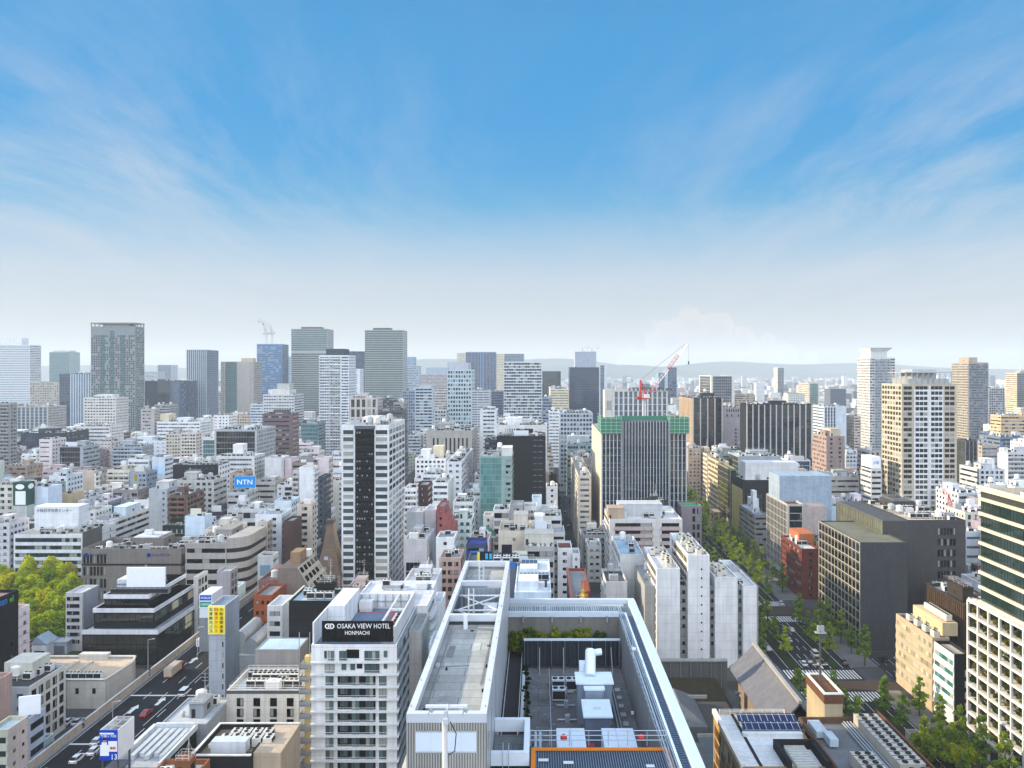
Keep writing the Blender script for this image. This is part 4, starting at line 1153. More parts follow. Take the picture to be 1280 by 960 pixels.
B(A_, "white stepped block with cream roof left of the tree lined lane", 519, 557, 573, 520, None, 598, WH, S=P(3.2, 3, 1.4, 1.3, 'd'), L=24, kitlv=1.5, pent=[(.3, .4, 6, .3, .4, WH), (.35, .4, 8, .7, .6, CRM)])
r = B(O, "long white office running along the tree lined lane", 558, 577, 577, 450, 591, 612, (0.70, 0.71, 0.73), S=P(3.4, 4, 1.6, 1.1, 's'), side=R(3.4, 1.2, 's', 2.4), kitlv=1.2, short="the long white lane office")
B(A_, "cream topped white block with pale lettering board", 528, 556, 593, 445, None, 606, WH, S=R(3.2, 1.3, 's', 2), L=18, kitlv=1.4)
B(O, "bright white office with two window bands in the cluttered cluster", 541, 560, 603, 400, 567, 634, (0.74, 0.75, 0.76), S=R(3.2, 1.3, 's', 1.6), side=None, kitlv=1, short="the bright white banded office")
B(A_, "maroon block with stair balconies down its edge", 522, 535, 606, 400, None, 638, (0.14, 0.075, 0.085), S=P(3, 3, 1.2, 1.2, 'k'), L=16, kitlv=.8)
B(A_, "narrow white block with spiral balconies left of the maroon one", 505, 521, 610, 395, None, 640, WH, S=K(3, 3.4, 'd'), L=16, kitlv=.8)
r = B(A_, "salmon pink house stepping down towards the lane", 546, 556, 633, 330, None, 668, (0.44, 0.20, 0.19), S=P(3, 2.2, .8, .9, 'k'), L=16, kitlv=.3, short="the salmon stepped house")
i_ = INFO[r.name]
for k_, (a, b, t_) in enumerate(((556, 560, 643), (560, 564, 651), (564, 568, 658))):
    MB().box(wx(a, 330) - i_['xc'] + .01, wx(b, 330) - i_['xc'], .03 * (k_ + 1), 14, 0, wz(t_, 330)).build('stepped_wing', 'wall', r, (0.44, 0.20, 0.19))
B(O, "plain pale grey block with blank front and lightning rod", 508, 529, 640, 335, None, 668, (0.55, 0.57, 0.58), RL, S=None, L=14, kitlv=.5)
B(O, "white blank walled block joined to the plain grey one", 531, 545, 637, 340, None, 668, (0.70, 0.72, 0.74), RL, S=None, L=14, kitlv=.7)
B(O, "white roofed dark office with big black glass front below tower", 505, 534, 674, 285, 543, 715, (0.50, 0.50, 0.51), RL, S=[C(3.4, 1.6, 'k', x=(.03, .82), z=(0, .80))], side=None, kitlv=1.3, short="the black glazed low office")
B(A_, "pinkish small flat with square windows by the lane corner", 549, 576, 697, 258, None, 712, (0.50, 0.38, 0.34), S=P(2.8, 2.4, 1.2, 1.2, 'k'), L=12, kitlv=1.6)
B(A_, "white house with two little windows above the pinkish flat", 545, 568, 672, 285, None, 690, (0.70, 0.71, 0.72), S=P(3, 4, 1, .9, 'd'), L=12, kitlv=.6)
B(O, "little white house with round top windows by the junction", 604, 616, 644, 352, None, 656, (0.66, 0.65, 0.62), S=P(3, 2.4, 1, 1.1, 'd'), L=10, kitlv=.5)
B(O, "white house over dark shop front by the junction", 616.5, 637, 637, 350, None, 655, (0.68, 0.69, 0.70), S=R(3.6, 2.3, 'k', 3), L=14, kitlv=1)
B(A_, "grey narrow flat with two windows and roof shed", 637.5, 654, 631, 345, None, 655, (0.38, 0.39, 0.40), S=P(3.4, 5, 2, 1.2, 'd'), L=12, kitlv=.6)
B(A_, "white block with zigzag fire stair beside the grey narrow flat", 655, 671, 633, 350, None, 658, (0.62, 0.63, 0.62), S=K(3, 3, 'd', solid=False), L=12, kitlv=.8)
B(A_, "pale blue panel walled house above the curved white office", 665, 677, 622, 372, None, 645, (0.60, 0.68, 0.73), S=None, L=10, kitlv=.4)
B(O, "grey white office with long curved dark windows", 676, 702, 645, 340, None, 662, (0.58, 0.60, 0.62), S=R(3.6, 1.5, 'k', 4), L=16, kitlv=1.2)
B(O, "cream blank walled block with roof terraces facing south", 623, 662, 664, 310, None, 688, (0.66, 0.60, 0.51), RBE, S=P(6, 12, 1, .9, 'd'), L=22, kitlv=1.1, pent=[(.45, .4, 6, .7, .55, (.62, .58, .52))], short="the cream blank block")
B(O, "white stepped block with sunlit parapet right of the cream block", 662.5, 690, 662, 318, None, 686, (0.68, 0.64, 0.57), RL, S=None, L=20, kitlv=1.4, pent=[(.4, .5, 5, .4, .5, WH)])
r = B(O, "grey office with two wide window bands and rooftop shrubs", 655, 693, 683, 292, None, 704, (0.47, 0.46, 0.45), RL, S=R(4.0, 2.0, 'd', 3), L=17, kitlv=.3, pent=[(.98, .55, 4, .5, .7, (.55, .53, .48))], short="the grey office with rooftop shrubs")
ROOFSHRUBS = (r, INFO[r.name])
B(A_, "white cube house with one window beside the small street", 697, 715, 685, 300, None, 704, (0.72, 0.73, 0.74), S=P(3, 6, 1.4, .9, 'd'), L=13, kitlv=.6, roof=(.24, .12, .10))
B(O, "small white house right of the cube house", 715.5, 725, 692, 298, None, 704, (0.66, 0.67, 0.68), S=P(3, 3, .8, .8, 'd'), L=10, kitlv=.5)
B(O, "grey corner house with white roof units by the street end", 690, 706, 665, 320, None, 682, (0.56, 0.55, 0.53), S=R(3.2, 1.1, 'd', 3), L=14, kitlv=1.5)
B(O, "sunlit cream terrace block facing the narrow street", 722.5, 739, 594, 430, 712, 655, (0.60, 0.56, 0.49), S=R(3, 1.2, 's', 2, x=(.1, .9)), side=R(3, 1.2, (.5, .42, .3), 2), L=90, kitlv=1.4, short="the sunlit cream terrace")  # west glass coloured as sunlit, front glass left bluish
B(O, "pinkish grey office with deep square windows behind cream terrace", 716, 739.5, 572, 560, None, 593, (0.42, 0.38, 0.37), S=P(5, 3.4, 2.2, 2.8, 'd'), L=40, kitlv=1)
B(O, "teal grey glass office with pale roof plant by the street", 709, 739, 555, 610, 704, 572, (0.28, 0.37, 0.39), S=R(3.6, 1.8, 'n', 2), side=R(3.6, 1.6, 's', 2), L=26, kitlv=1.5, pent=[(.9, .5, 6, .5, .6, (.42, .47, .50))])
B(A_, "white house with brown tiled shed roof beside black slab", 683, 697, 608, 440, None, 636, (0.68, 0.69, 0.70), S=P(3.2, 5, 1.2, 1, 'd'), L=14, kitlv=.8, roof=(.18, .12, .10))
B(O, "curved pale office corner with stair rail in the narrow street", 676, 690, 634, 362, None, 648, (0.55, 0.56, 0.58), S=R(3, 1.2, 'd', 2), L=8, kitlv=1)
# ================================================================ the black and white tower and the blocks left of it
r = B(T, "tall white apartment tower with a black central stripe", 427, 486, 531, 300, 506, 738, (0.74, 0.745, 0.75), RBE, S=[P(2.79, 5.2, 4.6, 1.65, (.12, .16, .16), x=(.015, .27), pad=.25, rows=1, top=1.6), P(2.79, 6, 5.0, 1.65, (.10, .14, .15), x=(.70, .99), pad=.25, rows=1, top=1.6)],
      side=P(2.79, 7.2, 5.2, 1.75, (.05, .065, .095), pad=.5, rows=1, top=1.6), kitlv=1.7, short="the black and white tower")
i_ = INFO[r.name]
w_, z_ = i_['w'], i_['z1']
MB().box(-w_ * .21, w_ * .195, -.25, 0, 0, z_ - 1.6).build('black_stripe', 'tile', r, (0.02, 0.021, 0.026))
MB().box(-w_ * .225, w_ * .21, -.35, 3, z_ - 1.6, z_ - .3).build('stripe_cap', 'metal', r, (0.20, 0.21, 0.26))
for f in range(26):
    zb = z_ - 1.6 - (f + 1) * 2.79
    obj('window_row', row_mesh(6.6, .75, 7, .5, False), r, (.035, .037, .045), (-.15, -.25, zb + 1.0))
    obj('balcony', cached('thinbalc', lambda: MB().box(-w_ * .2, w_ * .185, -.75, 0, -.12, .55).mesh('balcony', ['paint'])), r, (.03, .031, .037), (-.02, -.25, zb))
    for px0, px1 in ((-.485, -.23), (.2, .49)):
        obj('sill', strip_mesh('sill', w_ * (px1 - px0), .10, .22), r, WH, (w_ * (px0 + px1) / 2, 0, zb + .42))
B(A_, "pinkish white block with brown balconied flank left of the tower", 398, 411, 572, 440, 416.5, 640, (0.64, 0.58, 0.59), S=None, side=P(3, 3.6, 2.4, 1.5, (.10, .05, .04), rows=1), kitlv=.8, short="the pinkish white block")
B(A_, "blank white slab block with dark balconies on both flanks", 374, 391, 584, 430, 397.5, 632, (0.74, 0.75, 0.765), S=None, side=K(3, 5, 'k'), kitlv=.7, short="the blank white slab")
B(A_, "dark balcony stack attached to the blank white slab", 366, 373.7, 588, 434, None, 632, (0.50, 0.51, 0.52), S=K(3, 4, 'k'), L=14, kitlv=.2)
B(A_, "dark slate block squeezed before the pinkish block", 397.5, 405, 596, 405, None, 650, (0.11, 0.13, 0.16), S=P(3, 2.4, .8, 1, 'k'), L=14, kitlv=.4)
B(A_, "beige flat with pink roof garden below the white slab", 371, 390, 630, 368, 396, 660, (0.56, 0.52, 0.47), S=P(3, 5, 2.4, 1.3, 'd'), side=P(3, 4, 1, 1, 'd'), kitlv=1.2, roof=(.42, .24, .2))
B(O, "long brown roofed low block behind the white slab", 365, 399, 578, 480, None, 590, (0.34, 0.28, 0.25), S=R(3.2, 1.1, 'd', 2), L=16, kitlv=1)
r = B(O, "black fronted block with white windowed east wall", 216, 273, 581, 470, 287, 628, (0.036, 0.040, 0.048), RGN, S=[P(3.2, 3.4, .9, .9, 's', x=(.3, .95), z=(.35, 1), rows=1)], side=None, kitlv=1, short="the black fronted block")
i_ = INFO[r.name]
MB().box(0, .3, .02, i_['L'], 0, i_['z1'] - .4).build('east_wall', 'wall', r, WH, (i_['w'] / 2, 0, 0))
facade(r, 'E', i_['w'] / 2 + .3, i_['L'] / 2, i_['L'], 2, i_['z1'], P(3.3, 4, 1.8, 1.2, 'n'), 470, WH)
B(A_, "cream roofed grey block with glazed stair before the black front", 219, 267, 600, 425, None, 640, (0.50, 0.50, 0.49), RL, S=[K(3, 5, 'd', (.55, .55, .53), x=(0, .45)), P(3, 3, 1.6, 1.3, 'd', x=(.5, 1))], L=18, kitlv=1.4, short="the glazed stair block")
B(A_, "brown apartment block with rows of balconies on its long flank", 212, 232, 619, 385, 253, 655, (0.22, 0.165, 0.15), RL, S=K(2.7, 5, 'd', (.26, .17, .14)), side=K(2.7, 4, 'k', (.25, .185, .165)), kitlv=.5, short="the brown balcony block")
B(O, "grey office with plain wall and small roof lettering", 186, 209, 611, 400, None, 655, (0.46, 0.48, 0.50), RL, S=P(3, 3, .8, .9, 's', x=(.6, 1)), L=15, kitlv=1, pent=[(.7, .6, 4, .6, .5, LG)])
B(O, "white office with stepped roof boxes before the framed glass block", 270, 318, 570, 520, None, 600, (0.66, 0.66, 0.65), RL, S=R(3.2, 1.2, 's', 2, x=(.05, .95)), L=20, kitlv=1.3, pent=[(.26, .4, 8, .48, .5, WH)], short="the white stepped-box office")
B(A_, "tan small block with orange tank right under the white office", 288, 305, 591, 455, None, 612, (0.45, 0.38, 0.33), S=P(3, 3, 1.2, 1.2, 'd'), L=14, kitlv=1)
r = B(O, "grey block carrying the blue rooftop sign", 284, 309, 615, 430, None, 638, (0.52, 0.53, 0.54), RL, S=R(3.4, 1.2, 'd', 2), L=16, kitlv=.7, short="the block under the blue sign")
i_ = INFO[r.name]
sg = thing('rooftop_sign', "bright blue rooftop sign with three bold white letters", 'sign', (wx(305.5, 430), 430.5, i_['zr']))
MB().box(-5.8, 5.8, 0, .8, 3.2, 9.6).build('sign_panel', 'paint', sg, (0.0, 0.33, 0.66))
MB().box(-5.95, 5.95, -.05, .85, 9.6, 9.75).box(-5.95, 5.95, -.05, .85, 3.05, 3.2).box(-5.95, -5.8, -.05, .85, 3.2, 9.6).box(5.8, 5.95, -.05, .85, 3.2, 9.6).build('sign_frame', 'metal', sg, (.5, .56, .62))
lg = MB()
for x in (-4, 0, 4):
    lg.tube((x, .4, 0), (x, .4, 3.2), .18, 6)
    lg.tube((x, 3.4, 0), (x, .8, 6), .12, 6)
lg.build('support_frame', 'metal', sg, (.4, .4, .4))
lettering(sg, "NTN", 0, -.04, 6.4, 8.4, 2.7, (0.85, 0.86, 0.87))
lettering(sg, "NTN", 0.06, -.06, 6.4, 8.4, 2.7, (0.85, 0.86, 0.87))
B(O, "blank white topped block right of the framed glass block", 331, 352, 572, 520, None, 596, (0.66, 0.67, 0.68), RL, S=None, L=16, kitlv=.4, short="the blank white topped block")
B(O, "pinkish white box beside the blank white topped block", 356, 364, 573, 525, None, 596, (0.62, 0.56, 0.58), S=None, L=14, kitlv=.6)
B(O, "wide grey roofed office behind the blue rooftop sign", 316, 344, 602, 470, None, 618, (0.50, 0.50, 0.49), RG, S=R(3.4, 1.2, 'd', 3), L=20, kitlv=1.3)
B(A_, "white and black window striped flat left of the white slab", 346, 366, 606, 440, None, 640, (0.56, 0.58, 0.61), S=[P(3, 2.4, 1.8, 1.6, 'k', x=(.45, 1)), P(3, 2, .8, .9, 'd', x=(0, .4))], L=16, kitlv=1.2)
B(A_, "light blue walled block with dark strip on its right edge", 343, 364, 626, 385, None, 652, (0.58, 0.67, 0.74), RB, S=P(3, 3, 1.3, 1.2, 'k', x=(.85, 1)), L=14, kitlv=.8)
B(A_, "pale block with small window pairs above the brown strip", 319, 352, 643, 352, None, 676, (0.66, 0.69, 0.73), RB, S=P(3, 4.5, 1.5, 1.0, 'd', x=(.45, 1)), L=15, kitlv=1)
B(O, "grey cube office with blank east wall and roof vents", 276, 294, 647, 368, 303.5, 668, (0.47, 0.46, 0.44), RL, S=None, side=P(3, 4, .8, .9, 'd'), kitlv=.8)
B(O, "pale blue walled block with rounded roof tanks", 231, 256, 645, 356, 265, 676, (0.56, 0.66, 0.76), RL, S=None, side=None, kitlv=1.5, short="the pale blue walled block")
B(O, "dark green black block with slim lit slots", 203, 233, 657, 372, None, 686, (0.035, 0.055, 0.05), RDK, S=P(4.4, 2.4, .5, 2.0, 'w', pad=1), L=11, kitlv=.6, short="the dark green slot block")
B(A_, "slim beige tower house with small windows", 322, 334, 652, 346, None, 686, (0.56, 0.51, 0.46), S=P(3, 3, .8, .8, 'd'), L=10, kitlv=.5)
B(O, "chocolate brown blank block beside the pale window pair block", 354, 367, 651, 345, None, 680, (0.15, 0.105, 0.095), S=None, L=12, kitlv=.5)
B(O, "cream white long roofed block with vents before pale blue wall", 256, 290, 662, 342, None, 684, (0.60, 0.57, 0.53), RBE, S=R(3, 1.1, 'd', 2), L=18, kitlv=1.8)
B(O, "pale grey depot with a wide open lower storey", 284, 309, 636, 405, None, 648, (0.60, 0.61, 0.62), RL, S=R(4, 1.8, 'k', 4), L=20, kitlv=.6)
B(O, "long pale canopy roofed block right of the grey cube", 303, 330, 636, 395, None, 655, (0.58, 0.60, 0.63), RL, S=R(5, 2.8, 'k', 4), L=16, kitlv=1)
# far left middle ground
B(A_, "beige brown apartment block with strip windows near the left edge", 8, 34, 582, 560, None, 606, (0.45, 0.37, 0.31), S=R(3.2, 1.1, 'd', 3, x=(.05, .95)), L=18, short="the beige brown strip block")
B(O, "narrow white slab with dark slots standing alone", 49, 65, 549, 600, None, 588, (0.67, 0.62, 0.63), S=R(3.6, .8, 'd', 8, x=(0, .85)), L=18, kitlv=.5, short="the narrow white slotted slab")
B(O, "black fronted office with pale side frame and roof dish", 72, 104, 558, 580, None, 583, (0.40, 0.43, 0.46), RL, S=[C(3.8, 2, 'k', x=(.06, .90), top=.5)], L=22, kitlv=1.2)
B(O, "bright white banded office with sunlit corner", 96, 137, 533, 760, None, 562, (0.68, 0.67, 0.65), S=[R(3.6, 1.4, (.5, .36, .16), 3, x=(0, .22)), R(3.6, 1.4, 's', 3, x=(.24, 1))], L=26, kitlv=1, short="the bright white banded office at left")  # sunlit corner is painted: warm light in the glass colour of one end
B(A_, "pinkish grey tall flat with rows of tiny windows", 121, 139, 552, 640, None, 582, (0.58, 0.53, 0.51), S=P(3, 3, .9, .9, 'd', rows=1), L=18, kitlv=.6)
B(A_, "dark mauve flat left of the pinkish grey tall flat", 106, 120, 564, 620, None, 588, (0.32, 0.28, 0.29), S=P(3, 3, 1.2, 1.2, 'd', rows=1), L=18, kitlv=.6)
B(O, "broad light blue blank office with dotted windows", 148, 208, 551, 725, None, 577, (0.64, 0.70, 0.77), S=P(3.6, 5, 1.2, 1.0, 's', rows=1), L=30, kitlv=1, short="the broad light blue office")
B(A_, "grey block with white balcony ends before the light blue office", 141, 178, 558, 605, None, 584, (0.36, 0.40, 0.44), S=[K(3, 5, 'd', (.45, .5, .54))], L=18, kitlv=.7)
B(A_, "tan stucco flat with scalloped balcony edge", 97, 118, 589, 480, 123, 617, (0.56, 0.49, 0.42), S=None, side=K(3, 4, 'd', WH), L=None, kitlv=.4, short="the tan scalloped flat")
B(A_, "cream gallery flat with long railings", 134, 162, 587, 500, None, 606, (0.62, 0.59, 0.53), RBE, S=K(3.2, 6, 'd', (.64, .62, .58)), L=18, kitlv=.5)
B(A_, "pale blue flat below the pink ribbon block", 61, 84, 595, 455, None, 615, (0.62, 0.67, 0.72), S=P(3.2, 5, 1.6, 1, 'd', x=(.5, 1)), L=16, kitlv=1)
B(O, "pink ribbon block with long dark lines", 53, 84, 587, 520, None, 596, (0.52, 0.45, 0.47), S=R(3.2, 1.2, 'd', 3), L=16, kitlv=.8)
r = B(O, "beige windowed block with a dark green roof sign", -12, 18, 606, 400, None, 640, (0.60, 0.59, 0.54), RL, S=P(3.2, 3.4, 1.8, 1.3, 'd'), L=18, kitlv=.8, short="the block with the green oval sign")
i_ = INFO[r.name]
sg = thing('rooftop_sign', "dark green tower sign with white ovals and a white board below", 'sign', (wx(25, 398), 398, 0))
MB().box(-3.6, 3.6, 0, 6, wz(632, 398), wz(603, 398)).build('sign_tower', 'paint', sg, (0.03, 0.12, 0.09))
MB().box(-3.5, 3.5, .1, 6, 0, wz(632, 398)).build('base_wall', 'wall', sg, (0.50, 0.52, 0.52))
MB().box(-2.4, 2.9, -.06, 0, wz(631, 398), wz(614, 398)).build('sign_board', 'paint', sg, (0.72, 0.76, 0.80))
for ang, px, py in ((0, 0, -.05), (rad(90), 3.65, 3)):
    ov = MB()
    pts = [(2.3 * math.cos(a * .3142), 1.4 * math.sin(a * .3142)) for a in range(20)]
    k = len(ov.v)
    ov.v += [(x, -.04, z) for x, z in pts]
    ov.f.append(tuple(range(20)))
    ov.mi.append(0)
    ov.build('oval_emblem', 'paint', sg, (0.75, 0.77, 0.76), (px, py, wz(608.5, 398)), ang)
FOOT.append((wx(16, 398), wx(35, 398), 398, 405, wz(603, 398), 640, 'sign'))
B(O, "pale blue plain box among the low roofs at left", 43, 60, 609, 405, None, 628, (0.62, 0.70, 0.80), RL, S=None, L=12, kitlv=.4)
B(O, "tan penthoused box behind the long white roofs", 71, 89, 617, 425, None, 630, (0.54, 0.45, 0.33), RBE, S=None, L=12, kitlv=.5)
B(O, "long low white building with tiny doors", 98, 119, 638, 408, None, 652, (0.72, 0.72, 0.70), RBE, S=P(3, 3, 1, 1.1, 'd', z=(.6, 1)), L=16, kitlv=.6)
B(O, "white sided office with dark corner stripe and slanting window bands", 119, 141, 650, 400, 191, 690, (0.68, 0.70, 0.73), RL, S=[C(4, 2, 'k', x=(.62, .97)), R(3.2, 1.3, 's', 2, x=(.02, .35))], side=R(3.3, 1.4, 'n', 2.4, x=(.05, 1)), L=44, kitlv=1, pent=[(.7, .35, 5, .55, .5, (.58, .68, .76))], short="the dark-cornered white office")
B(O, "grey white office with arched penthouse windows", 155, 197, 632, 450, None, 652, (0.56, 0.57, 0.59), RL, S=R(3.6, 1.4, 'd', 3), L=22, kitlv=.6, pent=[(.4, .3, 4, .75, .4, OW)])
B(O, "low shed with dark open front and white roof", 141, 172, 612, 475, None, 622, (0.36, 0.34, 0.33), RL, S=R(5, 2.4, 'k', 3), L=13, kitlv=.4)
B(A_, "small blue grey house with yellow stair panel", 163, 183, 590, 490, None, 612, (0.34, 0.40, 0.46), S=[P(3, 3, 1.4, 1.2, 'd', x=(.45, 1)), P(6, 3, 2.6, 4.5, (.62, .45, .08), x=(.2, .48), fc=DG)], L=14, kitlv=1)
B(O, "white plant room topped office right of the cream gallery flat", 160, 186, 574, 520, None, 592, (0.68, 0.70, 0.71), RL, S=R(3.4, 1.3, 's', 2), L=16, kitlv=1.4)
B(O, "light grey tower house with pale blue lower panel", 190, 206, 571, 520, None, 600, (0.60, 0.66, 0.73), RL, S=P(9, 8, 5.5, 5, (.45, .62, .80), top=5), L=12, kitlv=.5)
# ================================================================ lower left
def part(r, name, m, col, *boxes, loc=None):
    b = MB()
    for q in boxes:
        b.box(*q)
    return b.build(name, m, r, col, loc)


r = B(O, "white banded office with curved front and big roof board behind the park", 17, 103, 668, 365, None, 705, (0.66, 0.69, 0.71), RBE, S=R(3.55, 1.9, (.05, .07, .08), 1.8, x=(.01, .995), ledge=.35, lc=(.66, .70, .73)), side=[P(3.5, 9, .5, 2, 'd')], L=29, kitlv=.9, short="the curved white banded office")
i_ = INFO[r.name]
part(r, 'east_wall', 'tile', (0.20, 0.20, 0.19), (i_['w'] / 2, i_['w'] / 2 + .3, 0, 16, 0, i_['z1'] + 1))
part(r, 'roof_board', 'wall', (0.70, 0.73, 0.76), (wx(43, 378) - i_['xc'], wx(98, 378) - i_['xc'], 13, 22, i_['zr'], wz(633, 378)))
lettering(r, "大阪科学技術センター", wx(68, 378) - i_['xc'], 12.93, wz(638, 378), 17.5, 1.9, (0.16, 0.18, 0.22))
for a in range(9):
    obj('cooling_unit', kit('u'), r, (.62, .63, .62), (wx(48, 370) - i_['xc'] + a * 2.4, 8.5, i_['zr']))
r = B(O, "broad grey brown office with blue roof logos and dark slotted end", 102, 226, 686, 330, 243, 745, (0.275, 0.255, 0.24), RDK, S=[P(5.2, 1.45, .8, 3.6, 'k', x=(.0, .265), top=1.9, fc=(.4, .38, .35))], side=P(6.2, 1.5, .75, 5.2, 'k', top=2.4), L=24, kitlv=.5, par=1.6, short="the broad grey brown office")
i_ = INFO[r.name]
w_, L_, z_ = i_['w'], i_['L'], i_['z1']
part(r, 'dark_band', 'paint', (.03, .03, .035), (-w_ / 2 - .02, w_ / 2 + .03, -.06, 0, z_ - 7.2, z_ - 6.4), (w_ / 2, w_ / 2 + .05, 0, L_, z_ - 7.2, z_ - 6.4))
part(r, 'roof_house', 'wall', (.56, .57, .58), (-w_ * .1, w_ * .16, 10, 22, z_ - 1.6, z_ + 3))
for x, nm in ((-w_ * .33, 'A'), (w_ * .30, 'B')):
    lettering(r, "Quest-NECOA", x, -.03, z_ - 2.7, 7.6, 1.5, (.04, .07, .28))
    lg = MB().cyl(0, 0, .95, 0, .05, 16)
    o_ = lg.build('logo_disc', 'paint', r, (.04, .07, .28), (x - 5.2, -.01, z_ - 2.7))
    o_.rotation_euler = (rad(90), 0, 0)
r = B(O, "tall slim grey white office with five small windows per floor", 82, 102.5, 741, 275, 123, 815, (0.52, 0.525, 0.53), RL, S=P(2.55, 1.25, 1.0, 1.1, 'k', x=(.05, .88), pad=.2, top=1.0), side=None, kitlv=.8, short="the five-window slim office")
i_ = INFO[r.name]
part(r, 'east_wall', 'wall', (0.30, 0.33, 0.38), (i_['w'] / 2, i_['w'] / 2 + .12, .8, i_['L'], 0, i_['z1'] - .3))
# stepped black glass office
r = B(O, "stepped black glass office with white roof edges and blank billboard", 103, 197, 788, 262, None, 822, (0.030, 0.036, 0.038), (.30, .34, .39), S=C(3.2, 2.2, (.020, .027, .028), pad=.3, top=1.6), side=C(3.2, 2.2, (.020, .027, .028), pad=.3, top=1.6), L=34, kitlv=0, par=.3, short="the stepped black glass office")
i_ = INFO[r.name]
w_, L_, z_ = i_['w'], i_['L'], i_['z1']
part(r, 'roof_edge', 'wall', (.66, .69, .73), (-w_ / 2 - .25, w_ / 2 + .25, -.25, 0.02, z_ - 1.3, z_ + .25), (w_ / 2 - .02, w_ / 2 + .25, 0, L_, z_ - 1.3, z_ + .25))
zz = z_
for k_, (dx0, dx1, dy, hh) in enumerate(((2.4, 2.5, 2.6, 6.4), (4.6, 5.6, 5.2, 4.0))):
    x0, x1, y0, y1 = -w_ / 2 + dx0, w_ / 2 - dx1, dy, L_ - 1
    part(r, 'upper_tier', 'wall', (.030, .036, .038), (x0, x1, y0, y1, zz - .2, zz + hh))
    facade(r, 'S', (x0 + x1) / 2, y0, x1 - x0, zz, zz + hh, C(3.0, 2.0, (.020, .027, .028), pad=.3, top=1.5), 262, BK)
    facade(r, 'E', x1, (y0 + y1) / 2, y1 - y0, zz, zz + hh, C(3.0, 2.0, (.020, .027, .028), pad=.3, top=1.5), 262, BK)
    part(r, 'roof_edge', 'wall', (.66, .69, .73), (x0 - .25, x1 + .25, y0 - .25, y0 + .02, zz + hh - 1.1, zz + hh + .3), (x1 - .02, x1 + .25, y0, y1, zz + hh - 1.1, zz + hh + .3), (x0 - .25, x0 + .02, y0, y1, zz + hh - 1.1, zz + hh + .3))
    part(r, 'roof', 'roof', (.26, .31, .37), (x0 + .03, x1 - .03, y0 + .03, y1, zz + hh - .1, zz + hh))
    zz += hh
part(r, 'roof_house', 'wall', (.62, .65, .69), (-w_ / 2 + 5.2, w_ * .06, 12, 20, zz - .3, zz + 3.7), (w_ * .06, w_ / 2 - 7, 11, 20, zz - .3, zz + 3))
lettering(r, "本町西井ビル", -w_ * .2, 11.95, zz + 1.9, 5.2, .8, (.05, .14, .32))
bbd = part(r, 'billboard', 'paint', (.76, .79, .83), (wx(157, 270) - i_['xc'], wx(205, 270) - i_['xc'], 8.6, 9.4, wz(736, 270), wz(710, 270)))
fr = MB()
for a in range(5):
    x = wx(158, 270) - i_['xc'] + a * 3.1
    fr.tube((x, 9.5, wz(735, 270)), (x, 9.5, zz - .3), .12, 5)
    fr.tube((x, 9.5, wz(712, 270)), (x, 12, zz + 3), .1, 5)
fr.build('support_frame', 'metal', r, (.5, .5, .52))
for a in range(10):
    obj('cooling_unit', kit('u'), r, (.25, .26, .27), (-w_ / 2 + 7 + a * 2.0, 7.4, zz))
obj('antenna', kit('a'), r, (.7, .7, .7), (wx(178, 270) - i_['xc'], 10.5, zz + 3))
# black office with painted blue and green logo on its flank
r = B(O, "black office with a glowing blue and green company name", -262, -108, 793, 196, None, 830, (0.028, 0.028, 0.036), (.34, .26, .28), S=None, side=[P(3.6, 5, 1.0, .8, 'd', x=(.3, 1), z=(0, .6), rows=1)], L=39.5, kitlv=1, zt=33.2, short="the black logo office")
i_ = INFO[r.name]
e_ = i_['w'] / 2 + .05
lettering(r, "nan", e_, 32.6, 31.2, 3.6, 1.5, (.04, .28, .62), ROT['E'])
lettering(r, "el", e_, 36.4, 31.3, 1.6, 1.8, (.15, .50, .08), ROT['E'])
lg = MB()
for a in range(18):
    t0, t1 = a * math.pi / 9, (a + .8) * math.pi / 9
    lg.quad((0, math.cos(t0) * .5, math.sin(t0) * .7), (0, math.cos(t0) * 1.2, math.sin(t0) * 1.5), (0, math.cos(t1) * 1.2, math.sin(t1) * 1.5), (0, math.cos(t1) * .5, math.sin(t1) * .7))
lg.build('logo_ring', 'paint', r, (.02, .40, .75), (e_, 28.6, 31.0))
# cream low hall by the expressway
r = thing(HL, "low cream walled hall with tan roofs beside the expressway", 'building', (0, 228, 0))
poly = [(wx(84, 228), 0), (wx(131, 228), 0), (wx(131, 228) + 1.0, 14), (wx(170, 246) - .5, 18.6), (wx(46, 246), 18.6), (wx(40, 238), 9)]
MB().prism(poly, 0, 8.6, 0, False).build('wall', 'wall', r, (.60, .58, .53))
ins = [(p[0] * .994 + poly[0][0] * .006, p[1] * .96 + .3) for p in poly]
m_ = MB()
m_.prism(ins, 7.9, 8.0)
m_.build('roof', 'roof', r, (.56, .47, .38))
m_ = MB()
for a in range(6):
    p, q = poly[a], poly[(a + 1) % 6]
    m_.tube((*p, 8.7), (*q, 8.7), .35, 4)
m_.build('parapet', 'wall', r, (.66, .65, .61))
part(r, 'roof_house', 'wall', (.64, .63, .6), (wx(86, 240), wx(122, 240), 17.2, 19.5, 7.9, 9.8))
part(r, 'light_well', 'wall', (.58, .56, .5), (wx(78, 236), wx(83, 236), 3, 15, 8, 8.8), (wx(98, 236), wx(101, 236), 3, 15, 8, 8.8))
facade(r, 'S', wx(107, 228), 0, 11, 0, 8.6, P(4, 4, .8, 1.4, 'd', top=1.6), 228, WH)
for a in range(5):
    obj('cooling_unit', kit('u'), r, (.66, .66, .64), (wx(86, 230) + a * 2.2, 2.2, 8.0))
FOOT.append((wx(40, 238), wx(170, 246), 228, 247, 9, 890, 'hall'))
